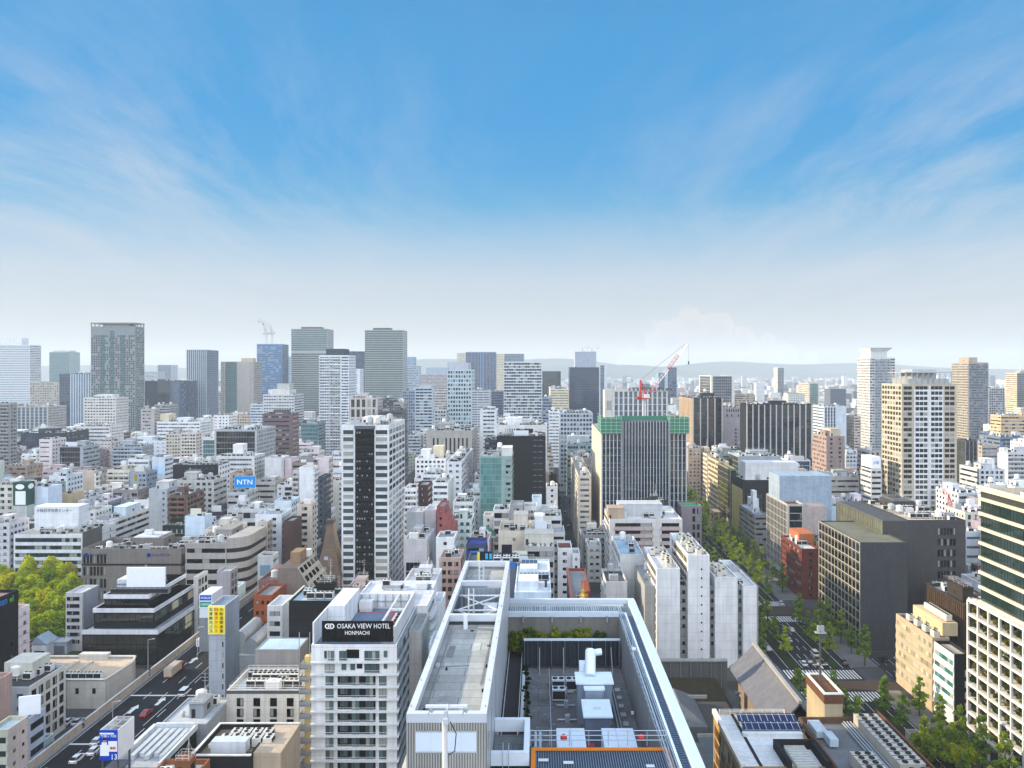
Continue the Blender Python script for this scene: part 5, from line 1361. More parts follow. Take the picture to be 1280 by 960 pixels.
r = B(O, "long white office flank with square black windows by the parking lot", -20, 36, 859, 200, 82, 945, (0.50, 0.53, 0.56), (.12, .12, .12), S=P(3.3, 4, 1.4, .9, 's'), side=P(3.15, 2.75, 1.55, 1.95, 'k', top=1.0), kitlv=.7, short="the square-windowed white flank")
i_ = INFO[r.name]
part(r, 'east_wall', 'wall', (0.64, 0.62, 0.57), (i_['w'] / 2 - .05, i_['w'] / 2 + .004, .02, i_['L'], 0, i_['z1'] + .01))
part(r, 'roof_house', 'wall', (.60, .59, .53), (-i_['w'] / 2, i_['w'] / 2 - 4, i_['L'] - 8, i_['L'] - .5, i_['zr'], i_['zr'] + 4.4))
r = B(A_, "pinkish corner flat with small square openings at the lower left edge", -15, 10, 912, 166, 36, 960, (0.48, 0.48, 0.42), (.46, .54, .58), S=R(2.9, 1.2, (.05, .09, .09), 2), side=P(2.8, 3.4, .5, .5, 'k', top=1.5), kitlv=1, short="the pinkish corner flat")
part(r, 'east_wall', 'wall', (0.56, 0.50, 0.47), (INFO[r.name]['w'] / 2 - .05, INFO[r.name]['w'] / 2 + .004, .02, INFO[r.name]['L'], 0, INFO[r.name]['z1'] + .01))
r = B(O, "blue grey slope fronted office under a tilted white billboard", 24, 36.5, 898, 176.5, 56, 950, (0.46, 0.51, 0.60), RB, S=None, side=R(3.0, 1.5, (.05, .06, .07), 2.6), kitlv=0, short="the blue grey sloped office")
i_ = INFO[r.name]
bb = thing('billboard', "tilted plain white rooftop billboard with faint blue lettering", 'billboard', (wx(37, 178), 178, i_['zr']), rad(18))
MB().box(-2.2, 2.2, 0, .4, 1.0, 5.4).build('panel', 'paint', bb, (.74, .77, .80))
MB().tube((-1.8, .6, 0), (-1.8, .3, 5), .1, 5).tube((1.8, .6, 0), (1.8, .3, 5), .1, 5).build('support_frame', 'metal', bb, (.4, .4, .42))
# tower with the yellow taxi sign
r = B(O, "slender grey tower with yellow vertical sign and curved rear", 261, 281.5, 757, 218, 299, 925, (0.43, 0.46, 0.50), (.38, .44, .50), S=[P(3.0, 3, .5, 1.5, 'k', x=(.72, 1), z=(0, .74))], side=None, kitlv=.9, par=1.3, short="the yellow-signed tower")
i_ = INFO[r.name]
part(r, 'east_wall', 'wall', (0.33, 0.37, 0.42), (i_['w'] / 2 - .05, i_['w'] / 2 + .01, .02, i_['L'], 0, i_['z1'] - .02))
sg = thing('vertical_sign', "yellow sign with three columns of green and red Japanese characters", 'sign', (wx(271.2, 218), 217.6, wz(792.5, 218)))
hw, hh = (wx(281.5, 218) - wx(261, 218)) / 2, wz(757, 218) - wz(792.5, 218)
part(sg, 'sign_panel', 'paint', (.78, .72, .30), (-hw - .05, hw + .05, 0, .38, 0, hh))
part(sg, 'yellow_panel', 'paint', (.80, .62, .03), (-hw * .3, hw * .96, -.03, 0, .25, hh - .5))
for cx_, tx, cc in ((.62, "大阪通関産業", (.02, .09, .02)), (-.02, "日東タクシー", (.42, .04, .02)), (-.66, "北港観光バス", (.02, .16, .08))):
    for k_, ch in enumerate(tx):
        if ch == 'ー':
            part(sg, 'lettering', 'paint', cc, (cx_ * hw - .08, cx_ * hw + .08, -.09, -.04, hh - .9 - k_ * 1.22 - .4, hh - .9 - k_ * 1.22 + .4))
        else:
            lettering(sg, ch, cx_ * hw, -.07, hh - .95 - k_ * 1.22, .95, .92, cc)
# barrel roofed store next to it
r = thing(HL, "grey store with three long barrel roofs behind the yellow signed tower", 'building', (wx(307, 226), 229, 0))
part(r, 'wall', 'wall', (.44, .47, .49), (-5.0, 5.5, 0, 15, 0, 15.5))
for k_, (x, z, y0, y1) in enumerate(((-3.3, 20.5, 1, 15), (.3, 18.5, .5, 15), (3.8, 16.5, 0, 15))):
    m_ = MB()
    n_ = 9
    for a in range(n_):
        t0, t1 = math.pi * a / n_, math.pi * (a + 1) / n_
        m_.quad((x + 1.7 * math.cos(t0), y0, z + 1.7 * math.sin(t0)), (x + 1.7 * math.cos(t0), y1, z + 1.7 * math.sin(t0)), (x + 1.7 * math.cos(t1), y1, z + 1.7 * math.sin(t1)), (x + 1.7 * math.cos(t1), y0, z + 1.7 * math.sin(t1)))
    m_.box(x - 1.7, x + 1.7, y0, y1, z - 5.5, z)
    m_.v += [(x + 1.7 * math.cos(math.pi * a / n_), y0, z + 1.7 * math.sin(math.pi * a / n_)) for a in range(n_ + 1)]
    m_.f.append(tuple(range(len(m_.v) - n_ - 1, len(m_.v))))
    m_.mi.append(0)
    m_.build('barrel_roof', 'metal', r, (.47, .50, .52))
FOOT.append((wx(307, 226) - 5.0, wx(307, 226) + 5.5, 229, 244, 20, 840, 'store'))
B(O, "grey sided block with a pale blue flat roof", 319, 373, 812, 200, 378, 862, (0.34, 0.33, 0.33), (.46, .56, .64), S=None, side=None, L=9, kitlv=0, par=.15, short="the pale-blue-roofed grey block")
r = B(O, "cream white hotel annex with a grid of black square windows", 283, 380, 863, 184, None, 960, (0.66, 0.635, 0.58), RL, S=P(2.53, 4.05, 1.45, 1.75, 'k', pad=1.3, top=1.6), side=None, L=13.5, kitlv=.4, par=1.1, short="the black-square-windowed annex")
i_ = INFO[r.name]
part(r, 'roof_edge', 'paint', (.16, .17, .18), (-i_['w'] / 2 - .02, i_['w'] / 2 + .02, -.06, 0, i_['z1'] - .8, i_['z1']))
obj('railing', rail_mesh(i_['w'] - 1, 12.4), r, (.75, .76, .77), (0, 6.7, i_['z1']))
for a in range(11):
    obj('cooling_unit', kit('u'), r, (.68, .66, .60), (-i_['w'] / 2 + 4.4 + (a % 6) * 2.3, 4.5 + 4 * (a // 6), i_['zr']))
# roof with rows of condensers at the bottom
r = B(O, "black walled block with white parapets and rows of condensers", 238, 313, 945, 150, None, 960, (0.055, 0.057, 0.062), (.27, .24, .19), S=R(9, 5, 'k', 6, x=(.02, .98), top=2), side=None, L=14, kitlv=0, par=1.2, zt=25, short="the condenser-roofed black block")
i_ = INFO[r.name]
w_, L_, zr = i_['w'], i_['L'], i_['zr']
part(r, 'parapet_cap', 'wall', (.68, .68, .66), (-w_ / 2 - .1, w_ / 2 + .1, -.1, .45, 25, 25.2), (-w_ / 2 - .1, -w_ / 2 + .4, .45, L_, 25, 25.2), (-w_ / 2 + .4, w_ / 2 + 5.4, L_ - .45, L_, 25, 25.2))
part(r, 'east_wing', 'wall', (.50, .43, .35), (w_ / 2 + .02, w_ / 2 + 5.4, 1.5, L_, 0, 24.9))
part(r, 'plant_box', 'metal', (.70, .74, .80), (-w_ / 2 + 3.0, w_ / 2 - 1.8, 2.2, 4.6, zr + .6, zr + 2.9))
for a in range(9):
    obj('cooling_unit', kit('u'), r, (.62, .61, .58), (-w_ / 2 + 4.2 + (a % 5) * 2.2 + (a // 5) * 1.2, 6.6 + (a // 5) * 2.6, zr), rad(90))
for q in ((-w_ / 2 + 2.6, 9.5), (-w_ / 2 + 1.6, 6)):
    part(r, 'vent', 'paint', (.66, .65, .6), (q[0] - .5, q[0] + .5, q[1] - .5, q[1] + .5, zr, zr + .7))
B(O, "low grey roofed shed with black roof machines by the expressway", 200, 258, 905, 173, None, 925, (0.38, 0.40, 0.42), (.45, .47, .49), S=None, side=None, L=14, kitlv=.9, par=.3, short="the low grey shed")
# ridge roofed black block with arch
r = thing(O, "dark glass flanked block with roof ducts and a grey arched gable", 'building', (-80.2, 150, 0))
part(r, 'wall', 'wall', (.030, .032, .036), (-5.2, 4.2, 4, 21, 0, 20.5))
part(r, 'roof', 'roof', (.42, .44, .46), (-5, 4, 4.2, 20.8, 20.5, 20.6))
part(r, 'parapet', 'wall', (.62, .65, .67), (-5.4, -4.6, 4, 21.2, 20.5, 21.6), (4.0, 4.5, 4, 21.2, 20.5, 21.6), (-4.6, 4, 20.6, 21.2, 20.5, 21.9))
m_ = MB()
for a in range(8):
    t0, t1 = math.pi / 2 * a / 8, math.pi / 2 * (a + 1) / 8
    m_.quad((-5.2 + 9 * math.sin(t0), 3.7, 14), (-5.2 + 9 * math.sin(t1), 3.7, 14), (-5.2 + 9 * math.sin(t1), 3.7, 14 + 6 * math.cos(t1)), (-5.2 + 9 * math.sin(t0), 3.7, 14 + 6 * math.cos(t0)))
    m_.quad((-5.2 + 9 * math.sin(t0), 3.7, 14 + 6 * math.cos(t0)), (-5.2 + 9 * math.sin(t1), 3.7, 14 + 6 * math.cos(t1)), (-5.2 + 9 * math.sin(t1), 6.7, 14 + 6 * math.cos(t1)), (-5.2 + 9 * math.sin(t0), 6.7, 14 + 6 * math.cos(t0)))
m_.build('arched_gable', 'wall', r, (.52, .55, .57))
for a in range(5):
    part(r, 'duct', 'metal', (.62, .65, .67), (-3.2 + a * 1.5, -2.3 + a * 1.5, 7 + (a % 2), 19, 20.7, 21.6))
FOOT.append((-85.6, -75.7, 154, 171, 21, 940, 'arch'))
B(O, "small terracotta roofed block with bright condensers at the bottom edge", 176, 236, 957, 138, None, 960, (0.34, 0.19, 0.11), (.58, .56, .52), S=None, side=None, L=9, zt=26, kitlv=1.4, par=1.0, short="the terracotta block")
# poster tower
r = thing('poster_tower', "boxy rooftop advert tower with blue poster of a man in white", 'billboard', (-82.6, 148, 0))
part(r, 'tower_legs', 'metal', (.16, .17, .18), (-1.6, -1.3, .3, .6, 0, 26), (1.4, 1.7, .3, .6, 0, 26), (-1.6, -1.3, 4.4, 4.7, 0, 26), (1.4, 1.7, 4.4, 4.7, 0, 26), (-1.6, 1.7, .3, 4.7, 22.5, 23), (-1.2, 1.2, 1, 4, 0, 20))
part(r, 'panel_box', 'paint', (.72, .74, .76), (1.6, 1.72, 0, 6, 25.2, 31), (-1.75, -1.6, 0, 6, 25.2, 31))
part(r, 'poster', 'paint', (.02, .11, .48), (-1.75, 1.72, -.1, 0, 25.2, 31))
part(r, 'top_frame', 'metal', (.5, .5, .5), (-1.6, 1.6, 2, 2.2, 30.7, 30.9), (-1.6, 1.6, 4.6, 4.8, 30.7, 30.9), (-.1, .1, 0, 6, 30.7, 30.9), (-1.6, 1.6, 5.9, 6, 25.2, 31))
part(r, 'poster_panel', 'paint', (.74, .77, .8), (-.05, 1.65, -.13, -.1, 26.9, 28.9), (-1.7, 1.0, -.13, -.1, 30.2, 30.5))
m_ = MB()
m_.box(-1.6, .1, -.16, -.13, 26.1, 28.2)
m_.box(-1.3, -.3, -.16, -.13, 28.2, 28.7)
m_.build('poster_shirt', 'paint', r, (.76, .78, .8))
m_ = MB().cyl(0, 0, .36, 0, .04, 14)
h_ = m_.build('poster_face', 'paint', r, (.50, .33, .25), (-.72, -.15, 29.0))
h_.rotation_euler = (rad(90), 0, 0)
part(r, 'poster_hair', 'paint', (.02, .02, .02), (-1.02, -.42, -.20, -.15, 29.12, 29.42))
lettering(r, "13", 1.15, -.15, 25.9, 1.0, 1.0, (.75, .78, .8))
lettering(r, "維新", .85, -.15, 27.6, 1.1, .55, (.60, .03, .03))
lettering(r, "力強く大阪", 0, -.15, 29.9, 3.0, .5, (.70, .74, .8))
FOOT.append((-84.4, -80.8, 148, 154, 31, 960, 'poster'))
# curved grey office, small sign house, etc.
r = B(O, "grey office with a rounded corner and six dark window bands", 232, 283, 679, 310, None, 735, (0.40, 0.385, 0.37), RL, S=R(4.2, 1.7, 'k', 3, ledge=.3, lc=(.42, .405, .385)), side=None, L=30, kitlv=1.8, short="the rounded-corner grey office")
i_ = INFO[r.name]
w_, z_ = i_['w'], i_['z1']
RR = 7.5
for nm, rad_, col_, zs in (('wall', RR - .3, (.40, .385, .37), [(0, z_)]), ('spandrel', RR, (.42, .405, .385), [(z_ - .9 - f * 4.2 - 4.2 + 2.95, min(z_, z_ - .9 - f * 4.2 + 1.2)) for f in range(-1, 7)])):
    for a_, b_ in zs:
        if nm == 'wall':
            pts = [(w_ / 2, 0)] + [(w_ / 2 + rad_ * math.sin(t * math.pi / 16), RR - rad_ * math.cos(t * math.pi / 16)) for t in range(9)] + [(w_ / 2 + rad_, 24), (w_ / 2, 24)]
            MB().prism(pts, a_, b_).build('corner_wall', 'paint', r, (.05, .052, .055))
        else:
            pts = [(w_ / 2 - .05, RR - rad_)] + [(w_ / 2 + rad_ * math.sin(t * math.pi / 16), RR - rad_ * math.cos(t * math.pi / 16)) for t in range(9)] + [(w_ / 2 + rad_, 24.2), (w_ / 2 - .05, 24.2)]
            MB().prism(pts, max(a_, 0), b_, 0, True, True).build('spandrel', 'wall', r, col_)
FOOT[-1] = (FOOT[-1][0], FOOT[-1][1] + RR, *FOOT[-1][2:])
B(O, "tall grey slit walled stair block joined to the rounded office", 312, 321, 667, 335, None, 715, (0.33, 0.34, 0.35), RL, S=V(1.4, .9, 'd', 4, .3, .3), side=V(2.5, 1.5, 'k', 4, .6, .4), L=24, kitlv=.6)
r = B(O, "white walled block with rows of dark windows on its east side", 242, 247, 721, 290, 260, 745, (0.60, 0.60, 0.59), RL, S=None, side=P(3.6, 3.1, 1.6, 2.2, 'k', top=1), kitlv=.7)
r = B(O, "small block with a blue and green sign box on its roof", 249, 267, 768, 248, 274, 800, (0.30, 0.31, 0.33), RDK, S=None, side=None, L=11, kitlv=0, zt=20.5, short="the blue and green sign block")
i_ = INFO[r.name]
sg = thing('rooftop_sign', "white boxed sign with blue and green stripes of lettering", 'sign', (i_['xc'], 248, 20.5))
w_ = i_['w']
part(sg, 'sign_box', 'paint', (.62, .66, .70), (-w_ / 2, w_ / 2 - .6, .2, 9, 0, 7.6))
part(sg, 'sign_board', 'paint', (.72, .76, .8), (-w_ / 2, w_ / 2 - .6, .1, .2, 3.2, 7.6))
part(sg, 'blue_stripe', 'paint', (.03, .12, .50), (-w_ / 2 + .2, w_ / 2 - .8, .04, .1, 5.6, 7.3))
part(sg, 'green_stripe', 'paint', (.02, .33, .25), (-w_ / 2 + .2, w_ / 2 - .8, .04, .1, 3.5, 5.2))
lettering(sg, "本町通商会館", -.3, .03, 6.45, 3.2, .8, (.7, .75, .8))
lettering(sg, "公益財団会", -.3, .03, 4.35, 3.2, .8, (.7, .75, .8))
B(A_, "grey blank flat with side balconies behind the yellow signed tower", 271, 288, 714, 280, 297, 750, (0.42, 0.41, 0.42), RL, S=None, side=P(2.8, 3, 1.5, 1.6, 'k'), kitlv=.5)
B(A_, "orange brown brick flat with dotted little windows", 317, 340, 744, 245, 345, 800, (0.33, 0.135, 0.07), (.3, .3, .3), S=P(3.3, 2.0, .65, .9, 'k', pad=.4), side=None, m='brick', L=14, kitlv=1.3, short="the orange brown brick flat")
B(A_, "white corner flat with recessed dark balconies by the brick flat", 334, 353, 757, 230, 361, 800, (0.66, 0.67, 0.66), RL, S=R(3.0, 1.4, (.05, .07, .07), 1.8, x=(.05, .95)), side=None, L=11, kitlv=.8, short="the white corner flat")
B(A_, "mauve brick flat with white roof hut", 323, 352, 725, 272, None, 750, (0.30, 0.19, 0.18), (.28, .2, .18), S=P(3.2, 2.4, .8, 1.0, 'k', pad=.4), m='brick', L=17, kitlv=.7)
B(O, "brown striped long roof block above the orange brick flat", 341, 354, 735, 262, None, 752, (0.22, 0.14, 0.10), (.16, .18, .14), S=R(3, 1, 'k', 2), L=26, kitlv=.9)
B(O, "low block with powder blue end wall near the rounded office", 322, 341, 694, 300, 348, 718, (0.50, 0.52, 0.53), (.16, .13, .13), S=R(7, 4.2, (.40, .56, .66), 4, x=(.03, .97), top=2.4), side=R(3, .9, 'd', 3), kitlv=.3)
# sloped beige office and steep brown roofed house
r = thing(O, "beige office whose slanted front is punched with black square windows", 'building', (wx(388, 268), 268, 0))
FOOT.append((-88.5, -71.4, 262, 282, 33, 735, 'slope'))
x_ = lambda X: X - wx(388, 268)
m_ = MB()
prof = [(x_(-88.5), 0), (x_(-88.5), 33), (x_(-82), 33), (x_(-71.5), 16), (x_(-71.5), 0)]
m_.v += [(x, -6, z) for x, z in prof] + [(x, 14, z) for x, z in prof]
m_.f += [(0, 4, 3, 2, 1), (5, 6, 7, 8, 9), (0, 1, 6, 5), (1, 2, 7, 6), (3, 4, 9, 8)]
m_.mi += [0] * 5
m_.build('wall', 'tile', r, (.30, .26, .235))
m_ = MB()
m_.quad((x_(-82.1), -6.2, 33.15), (x_(-71.4), -6.2, 15.9), (x_(-71.4), 14.2, 15.9), (x_(-82.1), 14.2, 33.15))
m_.build('slanted_front', 'wall', r, (.50, .45, .37))
sa = math.atan2(17.0, 10.5)
for a in range(5):
    for b in range(5):
        t_ = (a + .45) / 6
        o_ = MB().box(-.95, .95, -1.25, 1.25, 0, .12).build('window', 'pane', r, GL['k'], (x_(-82 + 10.5 * t_) + .06, -3.8 + b * 4, 33.05 - 17 * t_))
        o_.rotation_euler = (0, sa, 0)
part(r, 'penthouse', 'concrete', (.36, .27, .19), (x_(-87), x_(-83.5), 2, 9, 33, 36.5))
part(r, 'water_tank', 'paint', (.70, .70, .68), (x_(-85), x_(-82.6), 10, 13, 33, 35.4))
r = thing('house', "steep brown tiled spire roof over a red brick storey by the tower", 'building', (wx(409, 296), 296, 0))
FOOT.append((wx(395, 296), wx(424, 296), 296, 308, 42, 720, 'spire'))
part(r, 'wall', 'brick', (.40, .20, .12), (-4.2, 4.2, 0, 11, 0, 20))
m_ = MB()
for (za, ha), (zb, hb) in zip(((20, 5.0), (31, 2.6)), ((31, 2.6), (40.5, 1.2))):
    A = [(-ha, 5.5 - ha * 1.15, za), (ha, 5.5 - ha * 1.15, za), (ha, 5.5 + ha * 1.15, za), (-ha, 5.5 + ha * 1.15, za)]
    Bq = [(-hb, 5.5 - hb * 1.15, zb), (hb, 5.5 - hb * 1.15, zb), (hb, 5.5 + hb * 1.15, zb), (-hb, 5.5 + hb * 1.15, zb)]
    for q in range(4):
        m_.quad(A[q], A[(q + 1) % 4], Bq[(q + 1) % 4], Bq[q])
m_.quad(*Bq)
m_.build('roof', 'tile', r, (.24, .185, .145))
part(r, 'ridge_cap', 'concrete', (.15, .14, .13), (-1.3, 1.3, 3.9, 7.1, 40.5, 42))
for x, z in ((-.9, 27.0), (-1.3, 23.2)):
    o_ = MB().box(-.75, .75, -.1, .05, 0, 1.3).build('skylight', 'pane', r, (.5, .53, .55), (x, 5.5 - 1.15 * (5.0 - (z - 20) / 11 * 2.4) - .02, z))
    o_.rotation_euler = (-.24, 0, 0)
# ================================================================ hotel and its neighbours
r = B('hotel', "white hotel with dark window bays and black rooftop name board", 389, 496, 806, 170, 530, 960, (0.72, 0.735, 0.745), (.22, .27, .34), S=None, side=None, kitlv=0, par=.5, cat='hotel', L=28, short="the white hotel")
i_ = INFO[r.name]
w_, L_, z_, zr = i_['w'], i_['L'], i_['z1'], i_['zr']
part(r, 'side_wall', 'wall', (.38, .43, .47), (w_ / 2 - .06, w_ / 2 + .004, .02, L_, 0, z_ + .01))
FH = 2.72
fw = lambda px: wx(px, 170) - i_['xc']
for f in range(14):
    zb = z_ - 1.0 - (f + 1) * FH
    o_ = MB().box(-w_ / 2 - .1, w_ / 2 + .5, -.75, 0, -.16, .10).box(w_ / 2, w_ / 2 + .5, 0, L_, -.16, .1).box(-w_ / 2, w_ / 2 + .4, -.74, -.68, .95, 1.0)
    o_.build('balcony', 'wall', r, (.70, .715, .725), (0, 0, zb))
    rl = MB()
    for a in range(27):
        rl.box(-w_ / 2 + a * w_ / 26 - .012, -w_ / 2 + a * w_ / 26 + .012, -.72, -.70, .1, .95)
    if f < 9:
        obj('balustrade', cached('hotelrail', lambda: rl.mesh('balustrade', ['metal'])), r, (.6, .62, .63), (0, 0, zb))
    wins = [(412, 9.0, 1.95), (478.5, 8.5, 1.95)] if f > 1 else ([(407, 2.5, 1.6), (414, 7, 1.9), (429, 9, 1.9), (465, 18, 1.9), (482, 3.5, 1.2)] if f == 0 else [(412, 11, 1.9), (430, 5, 1.3), (441, 5, 1.3), (465, 18, 1.9), (482, 3.5, 1.0)])
    if f > 1:
        MB().box(fw(422), fw(469.5), -.07, 0, 0, 2.05).build('dark_bay', 'paint', r, (.02, .021, .024), (0, 0, zb + .38))
        wins += [(430, 8, 1.15), (444.5, 8.5, 1.9), (462, 8.5, 1.9)]
    else:
        MB().box(fw(433), fw(449), -.07, 0, 0, 1.3 if f else 2.0).build('dark_bay', 'pane', r, (.012, .012, .014), (0, 0, zb + .7)) if f == 0 else MB().box(fw(446), fw(453), -.07, 0, 0, 1.2).build('dark_bay', 'pane', r, (.012, .012, .014), (0, 0, zb + 1.2))
    for px, ww, wh in wins:
        me = window_mesh(ww * 170 / F, wh, max(1, round(ww / 4.5)))
        obj('window', me, r, (.16, .21, .22), (fw(px), -.05, zb + .40 + (1.95 - wh)))
    # flights of the outside stair on the east side
    MB().box(w_ / 2 + .5, w_ / 2 + .56, 1, L_ - 1, .1, 1.0).build('stair_railing', 'metal', r, (.42, .50, .58), (0, 0, zb))
    for a in range(4):
        MB().box(w_ / 2 + .01, w_ / 2 + .09, 2 + a * 6, 4.5 + a * 6, .3, 2.2).build('side_window', 'pane', r, (.02, .025, .03), (0, 0, zb))
# exterior stair on the west corner, warm light painted into its walls
for f in range(13):
    zb = z_ - 2.4 - (f + 1) * FH
    m_ = MB()
    m_.box(-1.3, 1.0, -.7, 2.2, -.12, 0)
    m_.box(-1.3, -1.22, -.7, 2.2, 0, 1.0)
    m_.box(-1.2, .9, -.7, -.66, .3, 1.0)
    m_.tube((-1.0, .4, 0), (.6, 1.8, FH), .12, 5)
    m_.build('stair_landing', 'metal', r, (.36, .38, .40), (-w_ / 2 - 1.1, 0, zb))
    MB().box(-.75, .75, .9, 2.3, 0, 2.2).build('stair_wall', 'wall', r, (.70, .55, .30), (-w_ / 2 - 1.0, 0, zb))
MB().box(-w_ / 2 - 2.5, -w_ / 2 - 2.35, -.75, -.6, 0, z_ + 3).box(-w_ / 2 - .2, -w_ / 2 - .05, -.75, -.6, 0, z_ + 3).build('stair_post', 'metal', r, (.4, .42, .44))
# rooftop court
part(r, 'roof_wall', 'wall', (.68, .70, .72), (-w_ / 2, -w_ / 2 + .35, 1, L_, z_, z_ + 4.6), (w_ / 2 - .9, w_ / 2 - .55, 1.2, L_, z_, z_ + 3.6), (-w_ / 2 + .4, w_ / 2 - .9, L_ - .5, L_, z_, z_ + 3.4))
part(r, 'lift_house', 'wall', (.72, .74, .78), (-w_ / 2 + .4, -w_ / 2 + 4.4, 12, L_ - 1, zr, z_ + 5.0))
part(r, 'roof_beam', 'wall', (.60, .62, .62), (w_ / 2 - 4.6, w_ / 2 - 4.2, 6, L_ - .5, z_ + 2.8, z_ + 3.3), (w_ / 2 - 4.2, w_ / 2 - .9, 15, 15.5, z_ + 2.8, z_ + 3.3))
part(r, 'painted_line', 'paint', (.55, .10, .10), (-5.6, -5.2, 8, 25, zr + .02, zr + .05), (-5.2, 4.2, 24.4, 24.8, zr + .02, zr + .05), (4.2, 4.6, 8, 25, zr + .02, zr + .05), (-5.2, 4.2, 16, 16.3, zr + .02, zr + .05))
m_ = MB()
for a in range(7):
    m_.box(-4.6 + a * 2, -4.4 + a * 2, L_ - .8, L_ - .5, z_, z_ + 3.2)
m_.box(-5, 8, L_ - .8, L_ - .6, z_ + 1.4, z_ + 1.6)
m_.build('court_fence', 'metal', r, (.45, .48, .50))
for a in range(5):
    obj('cooling_unit', kit('u'), r, (.55, .56, .56), (w_ / 2 - 2.6, 7 + a * 2.4, zr), rad(90))
obj('cooling_unit', kit('b'), r, (.7, .7, .7), (-3.0, L_ - 2.2, zr))
sg = thing('name_board', "black rooftop board with the hotel's white name in two lines", 'sign', ((wx(402, 170) + wx(491, 170)) / 2, 170.25, z_))
hw = (wx(491, 170) - wx(402, 170)) / 2
zt_ = wz(777, 170) - z_
part(sg, 'board', 'ribbed', (.014, .014, .017), (-hw, hw, 0, .3, .55, zt_))
part(sg, 'support_frame', 'metal', (.3, .31, .32), *[(x - .06, x + .06, .3, 2.2, 0, .2) for x in (-7, -3.5, 0, 3.5, 7)], *[(x - .06, x + .06, .3, .42, 0, zt_) for x in (-7, -3.5, 0, 3.5, 7)])
lettering(sg, "OSAKA", -2.45, -.05, zt_ - 1.05, 4.1, 1.05, (.80, .81, .82))
lettering(sg, "VIEW", 1.55, -.05, zt_ - 1.05, 3.3, 1.05, (.80, .81, .82))
lettering(sg, "HOTEL", 5.45, -.05, zt_ - 1.05, 3.6, 1.05, (.80, .81, .82))
lettering(sg, "HONMACHI", -.05, -.05, zt_ - 2.55, 5.4, .85, (.80, .81, .82))
em = MB()
for dx, r0 in ((-.34, .72), (.34, .72)):
    for a in range(24):
        t0, t1 = a * math.pi / 12, (a + 1) * math.pi / 12
        em.quad((dx + .62 * r0 * math.cos(t0), 0, .52 * r0 * math.sin(t0)), (dx + 1.0 * r0 * math.cos(t0), 0, .85 * r0 * math.sin(t0)), (dx + 1.0 * r0 * math.cos(t1), 0, .85 * r0 * math.sin(t1)), (dx + .62 * r0 * math.cos(t1), 0, .52 * r0 * math.sin(t1)))
em.build('emblem', 'paint', sg, (.80, .81, .82), (-6.15, -.05, zt_ - 1.1))
# behind the hotel
r = B(O, "black walled block with pale blue roof clutter left of the hotel", 361, 427, 751, 210, None, 800, (0.035, 0.036, 0.042), (.40, .48, .54), S=None, side=None, L=14, kitlv=1.6, par=.5, short="the black walled block")
part(r, 'parapet', 'wall', (.60, .60, .55), (-INFO[r.name]['w'] / 2 - .3, -INFO[r.name]['w'] / 2 + .2, 0, 14, INFO[r.name]['z1'] - 1, INFO[r.name]['z1'] + .3))
r = B(O, "white flat roofed block with black panels and faint blue emblem", 450, 538, 742, 216, None, 757, (0.70, 0.71, 0.73), (.58, .60, .62), S=[R(30, 2.3, (.02, .021, .024), 5, x=(0.01, .76), top=.6)], side=None, L=13, kitlv=.3, par=.6, zt=37.6, short="the faint-emblem white block")
i_ = INFO[r.name]
part(r, 'grey_panel', 'wall', (.22, .25, .31), (-i_['w'] * .2, i_['w'] * .02, -.12, -.09, 35.0, 37))
lettering(r, "LIBMI", i_['w'] * .41, -.05, 35.7, 2.2, .8, (.25, .42, .60))
part(r, 'roof_panel', 'solar', (.02, .02, .03), (i_['w'] * .28, i_['w'] * .46, 2, 9, 37.62, 37.8))
r = B(A_, "white flat with curved dark balconies down its east side", 506, 534, 757, 200, 544, 830, (0.70, 0.72, 0.735), RL, S=None, side=None, kitlv=1.2, L=14, short="the curved-balcony white flat")
i_ = INFO[r.name]
for f in range(13):
    zb = i_['z1'] - 1.5 - (f + 1) * 2.75
    pts = [(i_['w'] / 2, 1)] + [(i_['w'] / 2 + 1.5 * math.sin(t * math.pi / 8), 7 - 6 * math.cos(t * math.pi / 8)) for t in range(9)] + [(i_['w'] / 2, 13)]
    MB().prism(pts, 0, 1.1, 0, True, True).build('balcony', 'wall', r, (.60, .63, .66), (0, 0, zb))
    MB().box(i_['w'] / 2 - .02, i_['w'] / 2 + .05, 1.5, 12.5, 1.2, 2.6).build('window_row', 'pane', r, GL['k'], (0, 0, zb))
B(O, "narrow grey block with glass flank right of the hotel", 511, 526, 789, 184, 528, 960, (0.46, 0.46, 0.45), RG, S=None, side=V(2, 1.2, (.26, .33, .34), 3, .2, .2, (.42, .46, .46)), L=14, kitlv=1.5, short="the narrow glass-flanked block")
B(O, "white plant roofed block with black tanks above faint emblem block", 505, 545, 726, 236, 556, 742, (0.66, 0.68, 0.70), RL, S=R(6, 3, (.5, .52, .5), 5), side=None, L=15, kitlv=2.2, short="the black-tanked white block")
B(O, "white lower terrace block between hotel and slab rooftop", 541, 552, 752, 224, 556, 800, (0.66, 0.69, 0.72), (.48, .55, .62), S=None, side=None, L=10, kitlv=1.5)
B(A_, "pale low house beside the curved-balcony flat", 536, 549, 805, 182, 556, 960, (0.60, 0.64, 0.68), RL, S=P(3, 3, 1, 1, 'd'), side=None, kitlv=.8, L=9)
